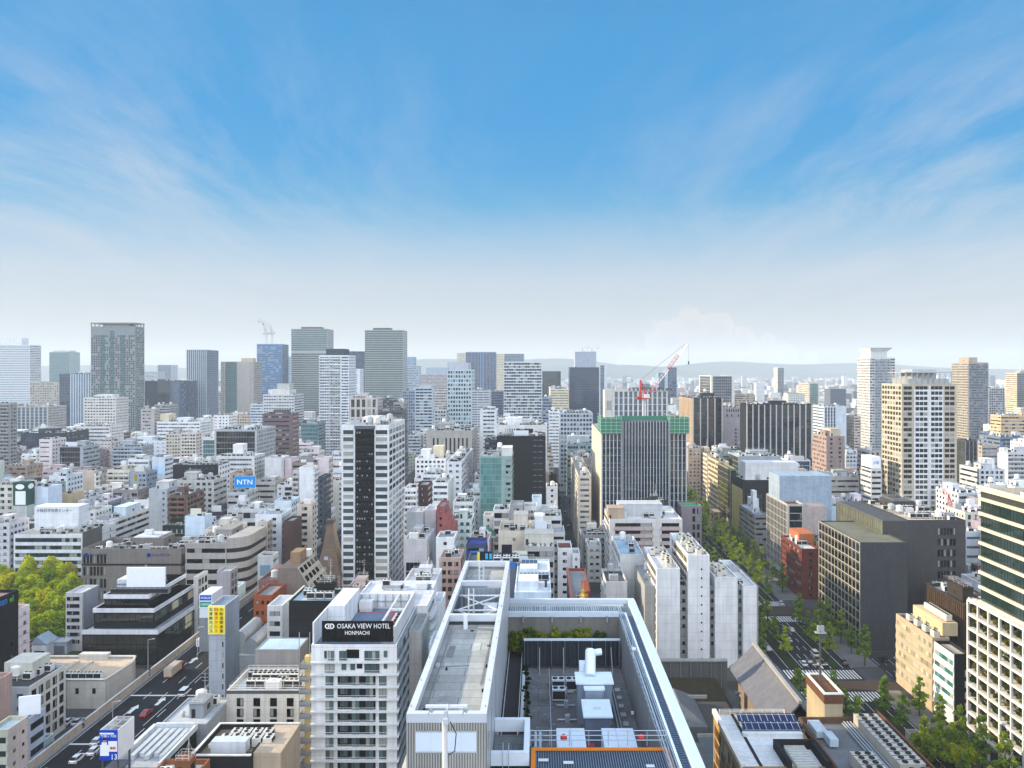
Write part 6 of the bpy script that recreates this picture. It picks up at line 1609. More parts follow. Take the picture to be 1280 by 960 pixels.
# behind the far walkway of the foreground building
r = B(O, "white roofed block with solar array and pale blue machinery", 643, 689, 748, 216, None, 752, (0.56, 0.64, 0.72), (.60, .62, .63), zt=38, S=None, side=None, L=38, kitlv=0, par=.4, short="the solar roofed white block")
i_ = INFO[r.name]
part(r, 'solar_panel', 'solar', (.02, .02, .05), (-i_['w'] / 2 + 1, i_['w'] * .12, 26, 34, 38.6, 38.75))
part(r, 'plant_box', 'wall', (.62, .68, .76), (-i_['w'] / 2 + 1, i_['w'] * .15, 3, 11, 37.6, 40.2), (-i_['w'] / 2 + 1, i_['w'] * .12, 18, 24, 37.6, 40))
for a in range(4):
    obj('cooling_unit', kit('u'), r, (.4, .45, .52), (-i_['w'] / 2 + 2.2 + a * 2.2, 14, 37.6))
part(r, 'light_strip', 'paint', (.10, .12, .16), (i_['w'] * .33, i_['w'] * .40, 6, 22, 37.62, 37.66))
B(O, "dark roofed block with blue parapet and colourful roof mural", 583, 645, 702, 245, None, 706, (0.20, 0.22, 0.26), (.17, .19, .22), zt=39.0, S=None, side=None, L=14, kitlv=0, par=.6, short="the blue parapet block")
i_ = list(INFO.values())[-1]
r = i_['root']
part(r, 'blue_parapet', 'paint', (.05, .20, .48), (wx(617, 245) - i_['xc'], i_['w'] / 2, -.06, 0, 37.4, 39.1), (-i_['w'] / 2, wx(600, 245) - i_['xc'], 13, 14.05, 39, 39.5))
part(r, 'roof_board', 'paint', (.03, .035, .06), (wx(600, 252) - i_['xc'], wx(616, 252) - i_['xc'], 5, 5.3, 38.3, 41.4), (wx(627, 255) - i_['xc'], wx(640, 255) - i_['xc'], 10, 10.4, 38.3, 42.5))
part(r, 'mural', 'paint', (.70, .62, .12), (wx(597, 251) - i_['xc'], wx(600, 251) - i_['xc'], 4.8, 4.98, 38.4, 41.2))
part(r, 'mural_stripe', 'paint', (.10, .45, .62), (wx(607, 251) - i_['xc'], wx(610, 251) - i_['xc'], 4.8, 4.98, 39, 40.8), (wx(612, 251) - i_['xc'], wx(615, 251) - i_['xc'], 4.8, 4.98, 39, 40.8))
for a in range(11):
    obj(('cooling_unit', 'vent')[a % 2], kit('uv'[a % 2]), r, (.60, .63, .66), (wx(622, 250) - i_['xc'] + (a % 6) * 1.5, 2 + 3 * (a // 6), 38.4))
B(O, "navy awning roofed shop block above the blue parapet block", 583, 607, 679, 285, None, 690, (0.10, 0.12, 0.24), (.09, .12, .30), S=R(3, 1.2, "d", 2), L=10, kitlv=.3)
r = B(A_, "red brick block with pink stair balconies and flat grey roofs", 715, 742, 757, 216, 694, 752, (0.27, 0.11, 0.075), (.30, .31, .32), zt=35, S=P(3, 3, 1, 1, 'k'), side=None, L=38, m='brick', kitlv=.4, short="the red brick block with pink stairs")
i_ = INFO[r.name]
w_ = i_['w']
part(r, 'stair_tower', 'brick', (.30, .12, .08), (w_ * .02, w_ * .30, 1, 12, 34, 38.0))
part(r, 'roof_ledge', 'wall', (.40, .22, .19), (-w_ / 2 - .3, -w_ / 2 + .5, 0, 38, 34.6, 35.4))
for f in range(6):
    part(r, 'balcony', 'wall', (.52, .26, .22), (-w_ / 2 - 1.4, -w_ / 2, 1, 9, 31 - f * 3, 32.1 - f * 3))
    obj('window_row', row_mesh(22, 1.2, 9, .4, False), r, GL['k'], (-w_ / 2, 22, 31 - f * 3), ROT['W'])
r = thing('spire_finial', "gilded tiered pagoda finial gleaming before the red brick block", 'finial', (wx(729, 205), 205, 0))
part(r, 'turret', 'concrete', (.25, .25, .25), (-1.4, 1.4, -1.4, 1.4, 0, 38.8))
m_ = MB()
m_.cyl(0, 0, 1.5, 38.8, 39.6, 14, 0, 1.2).cyl(0, 0, .8, 39.6, 40.3, 14, 0, 1.0).cyl(0, 0, 1.3, 40.3, 40.8, 14, 0, .5).cyl(0, 0, .4, 40.8, 41.5, 12, 0, .7).cyl(0, 0, .9, 41.5, 41.9, 12, 0, .25).cyl(0, 0, .22, 41.9, 44.4, 10, 0, .04)
m_.build('finial', 'gold', r)
FOOT.append((wx(729, 205) - 1.5, wx(729, 205) + 1.5, 203.5, 206.5, 44, 750, 'finial'))
r = thing('shrine_roof', "small green roofed shrine with white bargeboards at the junction", 'shrine', (wx(608, 338), 338, 0))
part(r, 'wall', 'wall', (.45, .36, .28), (-2.4, 2.4, 0, 6, 0, 27))
m_ = MB()
m_.v += [(-4, -1, 27.4), (4, -1, 27.4), (4, 7, 27.4), (-4, 7, 27.4), (-.3, 3, 31.6), (.3, 3, 31.6)]
m_.f += [(0, 1, 5, 4), (2, 3, 4, 5), (1, 2, 5), (3, 0, 4), (3, 2, 1, 0)]
m_.mi += [0] * 5
m_.build('roof', 'metal', r, (.05, .22, .15))
m_ = MB()
m_.tube((-2.2, -1.05, 28), (0, -.6, 30.6), .22, 4).tube((2.2, -1.05, 28), (0, -.6, 30.6), .22, 4).box(-4.1, 4.1, -1.2, -1, 27.2, 27.6)
m_.build('bargeboard', 'paint', r, (.72, .73, .72))
FOOT.append((wx(608, 338) - 4, wx(608, 338) + 4, 337, 345, 31, 668, 'shrine'))
# ================================================================ the rooftop just below the camera
FG = thing('rooftop_building', "near building top with white framed roof slab, walkways and sunken machine court", 'building', (0, 0, 0))
FOOT.append((-15, 20, 50, 157, 61.6, 960, 'fg'))
ZS, SX0, SX1, SY0, SY1 = 61.6, -14.8, -5.8, 86.3, 156.0
part(FG, 'slab_wall', 'metal', (.30, .30, .29), (SX0, SX1, SY0, SY0 + .5, 0, ZS - 1))
part(FG, 'slab_rib', 'metal', (.50, .50, .48), *[(SX0 + .02 + a * .3, SX0 + .17 + a * .3, SY0 - .08, SY0, 40, ZS - 1.02) for a in range(30)])
part(FG, 'slab_side', 'metal', (.62, .64, .66), (SX1 - .3, SX1, SY0 + .5, SY1, 0, ZS - 1), (SX0, SX0 + .3, SY0 + .5, SY1, 0, ZS - 1), (SX0, SX1, SY1, SY1 + .3, 0, ZS - 1))
part(FG, 'wall_panel', 'paint', (.60, .67, .75), *[(SX0 + 1.05 + a * 1.7, SX0 + 1.05 + a * 1.7 + 1.68, SY0 - .09, SY0, 57.4, 59.5) for a in range(4)], (SX0 + .95, SX1 - 1.05, SY0 - .06, SY0, 57.25, 57.38), (SX0 + .95, SX1 - 1.05, SY0 - .06, SY0, 59.52, 59.62))
fw_ = .8
part(FG, 'roof_frame', 'paint', (.53, .56, .60), (SX0, SX1, SY0 - .05, SY0 + .8, ZS - 1, ZS), (SX0, SX0 + fw_, SY0 + .8, SY1 - .8, ZS - 1, ZS), (SX1 - fw_, SX1, SY0 + .8, SY1 - .8, ZS - 1, ZS), (SX0, SX1, SY1 - .8, SY1, ZS - 1, ZS),
     (SX0 + fw_, SX1 - fw_, 121.2, 122.0, ZS - 1, ZS), (SX0 + fw_, SX1 - fw_, 140.6, 141.4, ZS - .8, ZS))
part(FG, 'roof_deck', 'slabroof', (.42, .43, .42), (SX0 + .3, SX1 - .3, SY0 + .6, 121.4, ZS - 2.2, ZS - 1.6))
part(FG, 'roof_deck', 'slabroof', (.42, .43, .42), (SX0 + .3, SX1 - .3, 141.2, SY1 - .6, ZS - 2.2, ZS - 1.6))
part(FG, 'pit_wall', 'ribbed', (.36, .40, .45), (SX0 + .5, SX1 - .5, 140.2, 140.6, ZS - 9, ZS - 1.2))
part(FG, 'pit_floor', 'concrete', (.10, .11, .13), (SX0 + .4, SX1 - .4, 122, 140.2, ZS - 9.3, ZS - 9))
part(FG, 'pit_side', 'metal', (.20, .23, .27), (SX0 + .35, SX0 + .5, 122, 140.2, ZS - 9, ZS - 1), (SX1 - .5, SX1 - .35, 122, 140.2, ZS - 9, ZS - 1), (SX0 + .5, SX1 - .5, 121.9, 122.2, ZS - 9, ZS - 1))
m_ = MB()
for y0, y1 in ((123, 130), (130, 138.5)):
    m_.tube((SX0 + 1, y0, ZS - 2.0), (SX1 - 1, y1, ZS - 2.0), .15, 6)
    m_.tube((SX1 - 1, y0, ZS - 2.0), (SX0 + 1, y1, ZS - 2.0), .15, 6)
    m_.tube((SX0 + .6, y1, ZS - 2.0), (SX1 - .6, y1, ZS - 2.0), .18, 6)
m_.build('cross_bracing', 'paint', FG, (.60, .64, .68))
part(FG, 'chimney_stack', 'paint', (.66, .70, .73), (-11.6, -11.0, 119.2, 120.0, ZS - 2, ZS + .6))
part(FG, 'duct_box', 'paint', (.66, .70, .73), (-9.5, -7.2, 133, 136.5, ZS - 6, ZS - 2.6))
m_ = MB()
for x, y0 in ((-11.5, 127), (-10.7, 127), (-11.2, 146), (-10.4, 146)):
    m_.tube((x, y0, ZS - 9 if y0 < 140 else ZS - 1.6), (x, y0, ZS + 2.5), .13, 6)
for z in range(5):
    m_.tube((-11.5, 127, ZS - 2 + z * .9), (-10.7, 127, ZS - 2 + z * .9), .05, 4)
    m_.tube((-11.2, 146, ZS - 1.2 + z * .8), (-10.4, 146, ZS - 1.2 + z * .8), .05, 4)
m_.build('ladder_mast', 'metal', FG, (.70, .72, .72))
m_ = MB()
for y in (88.5, 94, 103):
    m_.tube((SX1 + .12, y, 30), (SX1 + .12, y, ZS - 3 + (y - 88) * .05), .06, 6)
m_.build('rain_pipe', 'metal', FG, (.42, .45, .48))
rr = random.Random(3)
for q in ((-6.95, 96), (-7.0, 104), (-12.3, 103)):
    part(FG, 'roof_fixture', 'rubber', None, (q[0] - .12, q[0] + .12, q[1] - .15, q[1] + .15, ZS - 1.6, ZS - 1.25))
m_ = MB()
m_.tube((-13.3, 88, ZS - 1.5), (-13.3, 119, ZS - 1.5), .07, 6).tube((-13.3, 104, ZS - 1.5), (-9.4, 104.4, ZS - 1.5), .06, 6).tube((-7.4, 98, ZS - 1.52), (-7.1, 119, ZS - 1.52), .05, 6)
m_.build('conduit', 'metal', FG, (.30, .31, .32))
part(FG, 'membrane_patch', 'concrete', (.33, .335, .33), (-12.2, -10.3, 93, 94.6, ZS - 1.59, ZS - 1.56))
part(FG, 'membrane_patch', 'concrete', (.50, .50, .48), (-9.6, -8.4, 110, 113.2, ZS - 1.59, ZS - 1.56))
part(FG, 'membrane_patch', 'concrete', (.28, .285, .28), (-12.9, -12.0, 107.5, 112, ZS - 1.59, ZS - 1.56))
for q in ((-13.4, 91), (-7.2, 112), (-10.2, 118.5)):
    MB().cyl(q[0], q[1], .28, ZS - 1.6, ZS - 1.52, 12).build('roof_drain', 'rubber', FG)
part(FG, 'junction_box', 'metal', (.55, .56, .57), (-13.8, -13.3, 103.6, 104.3, ZS - 1.6, ZS - 1.1))
m_ = MB()
for a in range(9):
    m_.tube((SX0 + .25, 88 + a * 7.5, ZS), (SX0 + .25, 88 + a * 7.5, ZS + .25), .05, 5)
    m_.tube((SX1 - .25, 88 + a * 7.5, ZS), (SX1 - .25, 88 + a * 7.5, ZS + .25), .05, 5)
m_.build('anchor_pin', 'metal', FG, (.35, .36, .37))
# lower terrace under the camera
part(FG, 'lower_terrace', 'concrete', (.33, .33, .33), (-17, 20, 45, 86, 40, 50))
part(FG, 'corner_wall', 'concrete', (.52, .50, .47), (-17.6, -14.9, 86.6, 104, 40, 49))
# sunken court
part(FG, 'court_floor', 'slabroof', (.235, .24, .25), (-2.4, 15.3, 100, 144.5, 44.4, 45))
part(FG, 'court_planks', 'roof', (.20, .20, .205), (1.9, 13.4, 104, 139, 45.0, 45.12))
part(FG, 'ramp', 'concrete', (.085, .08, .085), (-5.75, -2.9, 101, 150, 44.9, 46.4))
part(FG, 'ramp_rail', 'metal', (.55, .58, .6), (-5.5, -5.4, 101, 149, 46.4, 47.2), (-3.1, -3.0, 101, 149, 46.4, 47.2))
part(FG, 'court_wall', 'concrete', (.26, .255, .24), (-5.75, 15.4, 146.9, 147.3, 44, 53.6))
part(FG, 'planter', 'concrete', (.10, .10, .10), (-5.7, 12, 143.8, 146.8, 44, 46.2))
# screen with white top rail
part(FG, 'screen', 'ribbed', (.085, .095, .11), (-2.6, 15.0, 142.3, 142.45, 45.6, 50.2))
part(FG, 'screen_rail', 'paint', (.60, .66, .72), (-2.7, 15.1, 142.1, 142.6, 50.2, 50.5))
part(FG, 'screen_post', 'metal', (.20, .23, .27), *[(-2.6 + a * 2.5 - .08, -2.6 + a * 2.5 + .08, 141.9, 142.3, 45, 50.2) for a in range(8)])
m_ = MB()
for a in range(4):
    m_.tube((0.2 + a * 4.4, 142, 49), (0.2 + a * 4.4, 139, 45.1), .09, 6)
m_.build('screen_brace', 'metal', FG, (.30, .35, .40))
# far walkway with its grating and white kerbs
part(FG, 'walkway_deck', 'metal', (.24, .27, .28), (-5.75, 19.2, 147.3, 155.8, 52.6, 53.1))
part(FG, 'walkway_kerb', 'paint', (.56, .61, .66), (-5.75, 15.4, 146.8, 147.6, 53.1, 54.0), (-5.75, 19.3, 155.1, 156.0, 53.1, 54.0))
part(FG, 'walkway_beam', 'paint', (.46, .50, .53), (-5.75, 17, 148.2, 149.0, 53.1, 53.35), (-5.75, 17, 153.2, 154.0, 53.1, 53.35))
m_ = MB()
rr = random.Random(11)
for a in range(50):
    x = -5.5 + a * .44
    m_.box(x, x + rr.uniform(.1, .26), 149.2, 153.0, 53.1, 53.22)
m_.build('grating', 'metal', FG, (.62, .64, .62))
part(FG, 'support', 'metal', (.45, .48, .5), *[(x, x + .12, 155.9, 156.4, 50, 54.2) for x in (-3, 3, 9, 15)], *[(x, x + .2, 146.4, 146.9, 52.2, 53.4) for x in (-3, 2.5, 8, 13)])
# side walkway running towards the camera
part(FG, 'outer_wall', 'metal', (.42, .45, .48), (19.0, 19.35, 60, 156, 0, 53.0))
part(FG, 'inner_wall', 'concrete', (.30, .31, .32), (15.4, 15.7, 70, 147, 40, 52.6))
part(FG, 'side_kerb', 'paint', (.50, .58, .66), (18.0, 19.4, 60, 155.1, 53.0, 54.0))
part(FG, 'gutter', 'metal', (.16, .22, .30), (16.7, 18.0, 60, 147.3, 52.5, 53.0))
m_ = MB()
for a in range(150):
    y = 60.3 + a * .58
    m_.box(16.75, 17.95, y, y + .16, 53.0, 53.16)
m_.build('gutter_rib', 'metal', FG, (.22, .28, .36))
part(FG, 'middle_kerb', 'paint', (.52, .60, .68), (16.45, 16.75, 60, 147, 52.6, 53.9))
m_ = MB()
for x, z in ((15.5, 53.9), (15.75, 53.5), (16.05, 53.5), (16.3, 53.7), (15.5, 53.1)):
    m_.tube((x, 60, z), (x, 147.5, z), .07, 6)
for a in range(44):
    m_.tube((15.5, 61 + a * 2, 52.6), (15.5, 61 + a * 2, 53.9), .04, 4)
m_.build('handrail', 'metal', FG, (.55, .62, .68))
part(FG, 'side_lamp', 'paint', (.8, .8, .78), (15.6, 16.2, 128, 128.5, 53.6, 53.9), (14.6, 15.0, 121, 121.4, 46, 46.4))
# white walled hatch next to the slab
part(FG, 'hatch_parapet', 'paint', (.66, .72, .78), (-5.75, -1.1, 101.6, 102.3, 52.4, 54), (-1.8, -1.1, 93.4, 101.6, 52.4, 54), (-5.75, -1.1, 92.8, 93.4, 52.4, 54))
part(FG, 'hatch_floor', 'slabroof', (.22, .24, .25), (-5.7, -1.7, 93.4, 101.6, 51.6, 52.0))
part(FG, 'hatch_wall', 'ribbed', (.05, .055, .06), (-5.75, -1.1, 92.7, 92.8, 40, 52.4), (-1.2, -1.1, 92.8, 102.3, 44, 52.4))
m_ = MB()
for x in (-4.3, -3.6):
    m_.tube((x, 92.6, 51), (x, 92.6, 54.6), .04, 5).tube((x, 92.6, 54.6), (x, 94, 54.6), .04, 5).tube((x, 94, 54.6), (x, 94, 52), .04, 5)
m_.build('ladder', 'metal', FG, (.5, .55, .6))
# machines of the court
part(FG, 'air_handler', 'metal', (.36, .42, .50), (6.1, 11.4, 119.6, 123.5, 45.1, 51.4), (7.2, 10.0, 118.2, 119.6, 45.1, 51.0))
part(FG, 'air_handler_lid', 'paint', (.64, .72, .80), (5.8, 11.7, 119.3, 123.8, 51.4, 51.65), (7.0, 10.2, 118.0, 119.3, 51.0, 51.25))
m_ = MB()
m_.tube((8.2, 122, 51.6), (8.5, 125.5, 54.4), .85, 16).tube((8.5, 125.5, 54.0), (10.3, 125.7, 54.2), .55, 12)
m_.box(6.6, 7.8, 123.9, 125.2, 50, 53)
m_.build('exhaust_duct', 'paint', FG, (.66, .73, .80))
part(FG, 'machine_room', 'metal', (.22, .26, .33), (6.8, 10.5, 111.6, 117, 45.1, 49.8))
part(FG, 'machine_room_lid', 'paint', (.60, .69, .78), (6.5, 10.8, 111.3, 117.2, 49.8, 50.05))
part(FG, 'lid_handle', 'paint', (.5, .58, .66), (8.2, 9.2, 113.6, 114.2, 50.05, 50.2))
for x0, x1 in ((2.5, 6.4), (8.8, 13.2)):
    part(FG, 'chiller', 'paint', (.56, .64, .72), (x0, x1, 102.2, 107.8, 45.1, 50.0))
    part(FG, 'chiller_seam', 'metal', (.35, .4, .46), (x0 + 1.9, x0 + 1.96, 102.15, 107.85, 45.1, 50.03))
m_ = MB()
for a in range(5):
    m_.tube((3.0, 110 + a * 5.2, 45.5), (6.0, 110 + a * 5.2, 45.5), .12, 6)
    m_.box(4.2, 4.9, 109.7 + a * 5.2, 110.5 + a * 5.2, 45.1, 46.2)
m_.tube((12.2, 106, 45.6), (12.2, 137, 45.6), .15, 8).tube((12.7, 106, 45.6), (12.7, 137, 45.6), .12, 8)
m_.build('branch_pipe', 'metal', FG, (.42, .46, .50))
for a in range(3):
    obj('cooling_unit', kit('u'), FG, (.52, .58, .63), (3.4 + a * 2.4 * (a < 2), 132.5 - 4 * (a == 2), 45.12))
part(FG, 'fire_valve', 'paint', (.35, .03, .03), (6.6, 7.6, 104, 105, 45.2, 49.2))
m_ = MB()
for x, z in ((-.4, 47.4), (.25, 47.4)):
    m_.tube((x, 99, z), (x, 112, z), .22, 10)
    m_.tube((x, 112, z), (x, 112, 45), .22, 10)
    for a in range(5):
        m_.tube((x, 100 + a * 2.4, z), (x, 100.25 + a * 2.4, z), .32, 10)
m_.tube((1.9, 99, 46.8), (1.9, 138, 46.8), .05, 8)
m_.build('pipe_run', 'metal', FG, (.55, .62, .70))
m_ = MB()
rr = random.Random(8)
for a in range(26):
    x, y = rr.uniform(-1.8, 2.4), rr.uniform(112, 137)
    h_ = rr.uniform(.5, 1.6)
    m_.box(x - .15, x + .15, y - .15, y + .15, 45, 45 + h_)
m_.build('valve_post', 'metal', FG, (.30, .32, .35))
part(FG, 'stepping_slab', 'concrete', (.42, .43, .44), *[(13.2 + rr.uniform(-.2, .2), 14.0, 103 + a * 3.2, 104.3 + a * 3.2, 45.12, 45.25) for a in range(10)])
# raised platform with orange edge and its rail
part(FG, 'platform', 'metal', (.10, .12, .16), (-.9, 16.2, 60, 96, 52.5, 52.9))
m_ = MB()
for a in range(56):
    m_.box(-.6 + a * .3, -.6 + a * .3 + .05, 60, 95.3, 52.9, 53.05)
m_.build('platform_slat', 'metal', FG, (.42, .46, .52))
part(FG, 'orange_edge', 'paint', (.62, .26, .02), (-.9, 16.2, 95.2, 95.9, 53.06, 53.12), (-.9, -.35, 60, 95.2, 53.06, 53.12), (15.6, 16.2, 60, 95.2, 53.06, 53.12))
m_ = MB()
for z in (53.5, 54.1, 54.7):
    m_.tube((-1.0, 97, z), (16.2, 97, z), .05, 6)
for a in range(8):
    m_.tube((-1.0 + a * 2.45, 97, 52.8), (-1.0 + a * 2.45, 97, 54.7), .05, 6)
m_.build('platform_railing', 'metal', FG, (.45, .50, .56))
for x in (3.2, 13.0):
    m_ = MB()
    m_.cyl(x, 97.4, .42, 53.4, 53.8, 10).cyl(x, 97.4, .42, 53.8, 54.1, 10, 0, .1)
    m_.build('warning_lamp', 'gloss', FG, (.55, .05, .04))
part(FG, 'name_plate', 'paint', (.6, .63, .65), (0.0, 1.2, 92.6, 93.2, 53.06, 53.1), (3, 4.2, 92, 92.6, 53.06, 53.1), (12.8, 13.8, 91.2, 91.8, 53.06, 53.1))
# floodlight mast before the slab wall
lp = thing('floodlight_mast', "white floodlight mast with crossbar before the ribbed slab wall", 'lamp mast', (wx(559, 74), 74, 50))
MB().tube((0, 0, 0), (-.25, 0, 16.3), .42, 12, 0, .22).build('pole', 'paint', lp, (.62, .62, .60))
MB().tube((-.2, 0, 16.0), (-.1, 0, 17.2), .2, 10).tube((-.1, 0, 17.2), (.1, .2, 17.9), .12, 8).box(-.35, .15, -.4, .3, 16.2, 16.7).build('pole_head', 'paint', lp, (.55, .56, .57))
MB().box(-2.1, 1.9, .1, .35, 17.55, 17.8).build('crossbar', 'paint', lp, (.68, .70, .71))
for x in (-1.7, 1.6):
    MB().tube((x, .1, 17.5), (x + .3, .1, 17.2), .16, 8).tube((x, .1, 17.3), (x - .15, .1, 16.9), .05, 6).build('floodlight', 'metal', lp, (.42, .44, .46))
MB().tube((.3, -.2, 16.4), (.9, -.3, 15.3), .05, 5).tube((.9, -.3, 15.3), (.75, -.25, 13.6), .05, 5).tube((.75, -.25, 13.6), (.2, -.2, 13.2), .05, 5).build('cable', 'rubber', lp)
# ================================================================ lower right
r = B(O, "ochre edged office with two rows of solar panels on its roof", 928, 1036, 889, 136, None, 960, (0.46, 0.33, 0.16), (.60, .62, .63), zt=30, S=None, side=None, L=22.5, kitlv=0, par=.5, short="the solar panel office")
i_ = INFO[r.name]
w_, L_, xc_ = i_['w'], i_['L'], i_['xc']
X36 = 36.2 - xc_
facade(r, 'W', min(X36, -w_ / 2) - .01, L_ / 2, L_, 12, 29, P(2.6, 1.1, .6, 2.0, (.25, .17, .05), rows=1), 136, TN)
part(r, 'edge_kerb', 'wall', (.68, .66, .62), (min(X36, -w_ / 2) - .3, min(X36, -w_ / 2) + .5, 0, L_, 29.6, 30.5))
part(r, 'gutter_strip', 'rubber', None, (-w_ / 2 + 3.4, -w_ / 2 + 4.0, 0, L_ - .5, 29.52, 29.58))
obj('railing', rail_mesh(w_ - 2, .6), r, (.70, .71, .72), (0, L_ - .9, 29.6))
for y in (18.2, 14.6):
    o_ = part(r, 'solar_panel', 'solar', (.02, .02, .04), (-5.9, 5.9, 0, 2.3, 0, .1), loc=(2.2, y - .6, 30.0))
    o_.rotation_euler = (rad(18), 0, 0)
    part(r, 'panel_stand', 'metal', (.5, .5, .5), *[(x, x + .1, y + 1.2, y + 1.3, 29.5, 30.6) for x in (-3.4, -.5, 2.4, 5.3, 8)])
part(r, 'roof_step', 'wall', (.66, .68, .68), (-4.2, w_ / 2 - .3, 12.2, 13.4, 29.5, 30.1), (1, 7, 8.5, 9, 29.5, 30.3))
part(r, 'light_well', 'wall', (.05, .05, .055), (.2, 1, -.5, 8, 29.5, 31.2), (7, 7.8, -.5, 8, 29.5, 31.2), (1, 7, 7.4, 8, 29.5, 31.2))
m_ = MB()
for a in range(9):
    m_.box(2, 5.8, -.2 + a * .9, .3 + a * .9, 29.6, 30.3)
m_.build('louvre', 'metal', r, (.62, .62, .58))
r = B('brick_office', "brown brick office with white wall lettering and rooftop chiller rows", 1062, 1182, 900, 128, None, 960, (0.20, 0.135, 0.095), (.22, .23, .24), zt=31.2, S=None, side=None, L=25.2, kitlv=0, par=1.2, m='brick', short="the brown brick office")
i_ = INFO[r.name]
w_, L_, xc_, zr = i_['w'], i_['L'], i_['xc'], i_['zr']
m_ = MB()
for a in range(16):
    m_.box(-.08, 0, .5 + a * 1.5, 1.4 + a * 1.5, 27.8, 30.3)
m_.build('window_row', 'pane', r, GL['k'], (-w_ / 2, 0, 0))
for a, ch in enumerate("大阪屋商店"):
    lettering(r, ch, -w_ / 2 - .05, 20 - a * 3.6, 25.8, 1.7, 1.5, (.75, .72, .66), ROT['W'])
part(r, 'chimney_block', 'wall', (.46, .40, .30), (57.0 - xc_, 60.6 - xc_, 25.3, 35.5, 0, 33.8), )
part(r, 'chimney_band', 'brick', (.20, .12, .08), (56.85 - xc_, 60.75 - xc_, 25.15, 35.65, 33.8, 35.6))
part(r, 'chimney_rim', 'wall', (.72, .70, .66), (56.85 - xc_, 57.3 - xc_, 25.15, 35.65, 35.6, 35.9), (60.3 - xc_, 60.75 - xc_, 25.15, 35.65, 35.6, 35.9), (57.3 - xc_, 60.3 - xc_, 25.15, 25.6, 35.6, 35.9), (57.3 - xc_, 60.3 - xc_, 35.2, 35.65, 35.6, 35.9))
for k_, (x0, x1, y0, y1) in enumerate(((62.0, 66.5, 4, 23.5), (62.0, 66.5, -6, 2.8), (55.2, 59.2, -6, 8.5))):
    m_ = MB()
    m_.box(x0 - xc_, x1 - xc_, max(y0, .6), y1, zr + .3, zr + 2.6)
    m_.build('chiller_row', 'metal', r, (.56, .53, .47))
    m_ = MB()
    n_ = max(2, int((y1 - max(y0, .6)) / 1.5))
    for a in range(n_):
        yy = max(y0, .6) + (a + .5) * (y1 - max(y0, .6)) / n_
        for xx in (.28, .72):
            m_.cyl(x0 + (x1 - x0) * xx - xc_, yy, .52, zr + 2.6, zr + 2.75, 12)
        if a:
            m_.box(x0 - xc_, x1 - xc_, yy - .8, yy - .74, zr + 2.6, zr + 2.66)
    m_.build('fan_guard', 'rubber', r)
m_ = MB()
for a in range(6):
    m_.tube((60 + a * .32 - xc_, .6, zr + .5 + (a % 2) * .3), (60 + a * .32 - xc_, 24, zr + .5 + (a % 2) * .3), .12, 6)
m_.build('pipe_run', 'metal', r, (.48, .52, .56))
part(r, 'duct', 'metal', (.55, .62, .68), (52.8 - xc_, 55 - xc_, 18, 23, zr + .4, zr + 1.6), (54 - xc_, 55.6 - xc_, 14.5, 18, zr + .4, zr + 1.8))
part(r, 'east_screen', 'brick', (.20, .12, .08), (66.9 - xc_, 67.3 - xc_, 0, 25, zr, zr + 2.8))
ms = thing('lightning_mast', "tall thin mast with crossbars on the beige chimney block", 'mast', (58.6, 160, 35.6))
MB().tube((0, 0, -.2), (0, 0, 11.8), .26, 10, 0, .16).build('pole', 'metal', ms, (.16, .16, .16))
MB().box(-1.1, 1.1, -.6, .6, 10.0, 10.2).box(-1.6, 1.6, -.08, .08, 3.3, 3.5).box(-.08, .08, -1.6, 1.6, 3.1, 3.3).box(-.6, .7, -.3, .3, 10.4, 11.5).build('antenna_platform', 'metal', ms, (.5, .5, .48))
# temple: big grey tiled roof and low wings
r = thing('temple_hall', "temple hall with a large grey curved tile roof and lit gable", 'temple', (0, 0, 0))
part(r, 'wall', 'wall', (.30, .25, .20), (53.5, 63, 174, 206, 0, 20))
m_ = MB()
n_ = 8


def tri(x):
    t = abs(x - 58.3) / 6.6
    return 26.2 - 6.2 * (t ** .85)


xs = [51.7 + i * 13.2 / (2 * n_) for i in range(2 * n_ + 1)]
for a in range(2 * n_):
    x0, x1 = xs[a], xs[a + 1]
    m_.quad((x0, 171.5, tri(x0)), (x1, 171.5, tri(x1)), (x1, 208.5, tri(x1)), (x0, 208.5, tri(x0)))
    m_.quad((x0, 208.5, tri(x0) - .5), (x1, 208.5, tri(x1) - .5), (x1, 171.5, tri(x1) - .5), (x0, 171.5, tri(x0) - .5))
    m_.quad((x0, 171.5, tri(x0) - .5), (x1, 171.5, tri(x1) - .5), (x1, 171.5, tri(x1)), (x0, 171.5, tri(x0)))
    m_.quad((x1, 208.5, tri(x1) - .5), (x0, 208.5, tri(x0) - .5), (x0, 208.5, tri(x0)), (x1, 208.5, tri(x1)))
m_.build('roof', 'concrete', r, (.22, .225, .245))
part(r, 'ridge', 'concrete', (.42, .40, .37), (57.9, 58.7, 171.3, 208.7, 26.0, 26.6))
part(r, 'gable', 'wall', (.46, .42, .36), (53.5, 63, 206, 206.3, 19, 21.5), (55.5, 61, 206, 206.3, 21.5, 23.5))
FOOT.append((51, 65, 171, 209, 27, 885, 'temple'))
r = thing('temple_wing', "low dark tiled temple wings with hipped roofs beside the near walkway", 'temple', (0, 0, 0))
part(r, 'wall', 'wall', (.16, .15, .14), (30, 50, 160, 205, 0, 12))
m_ = MB()
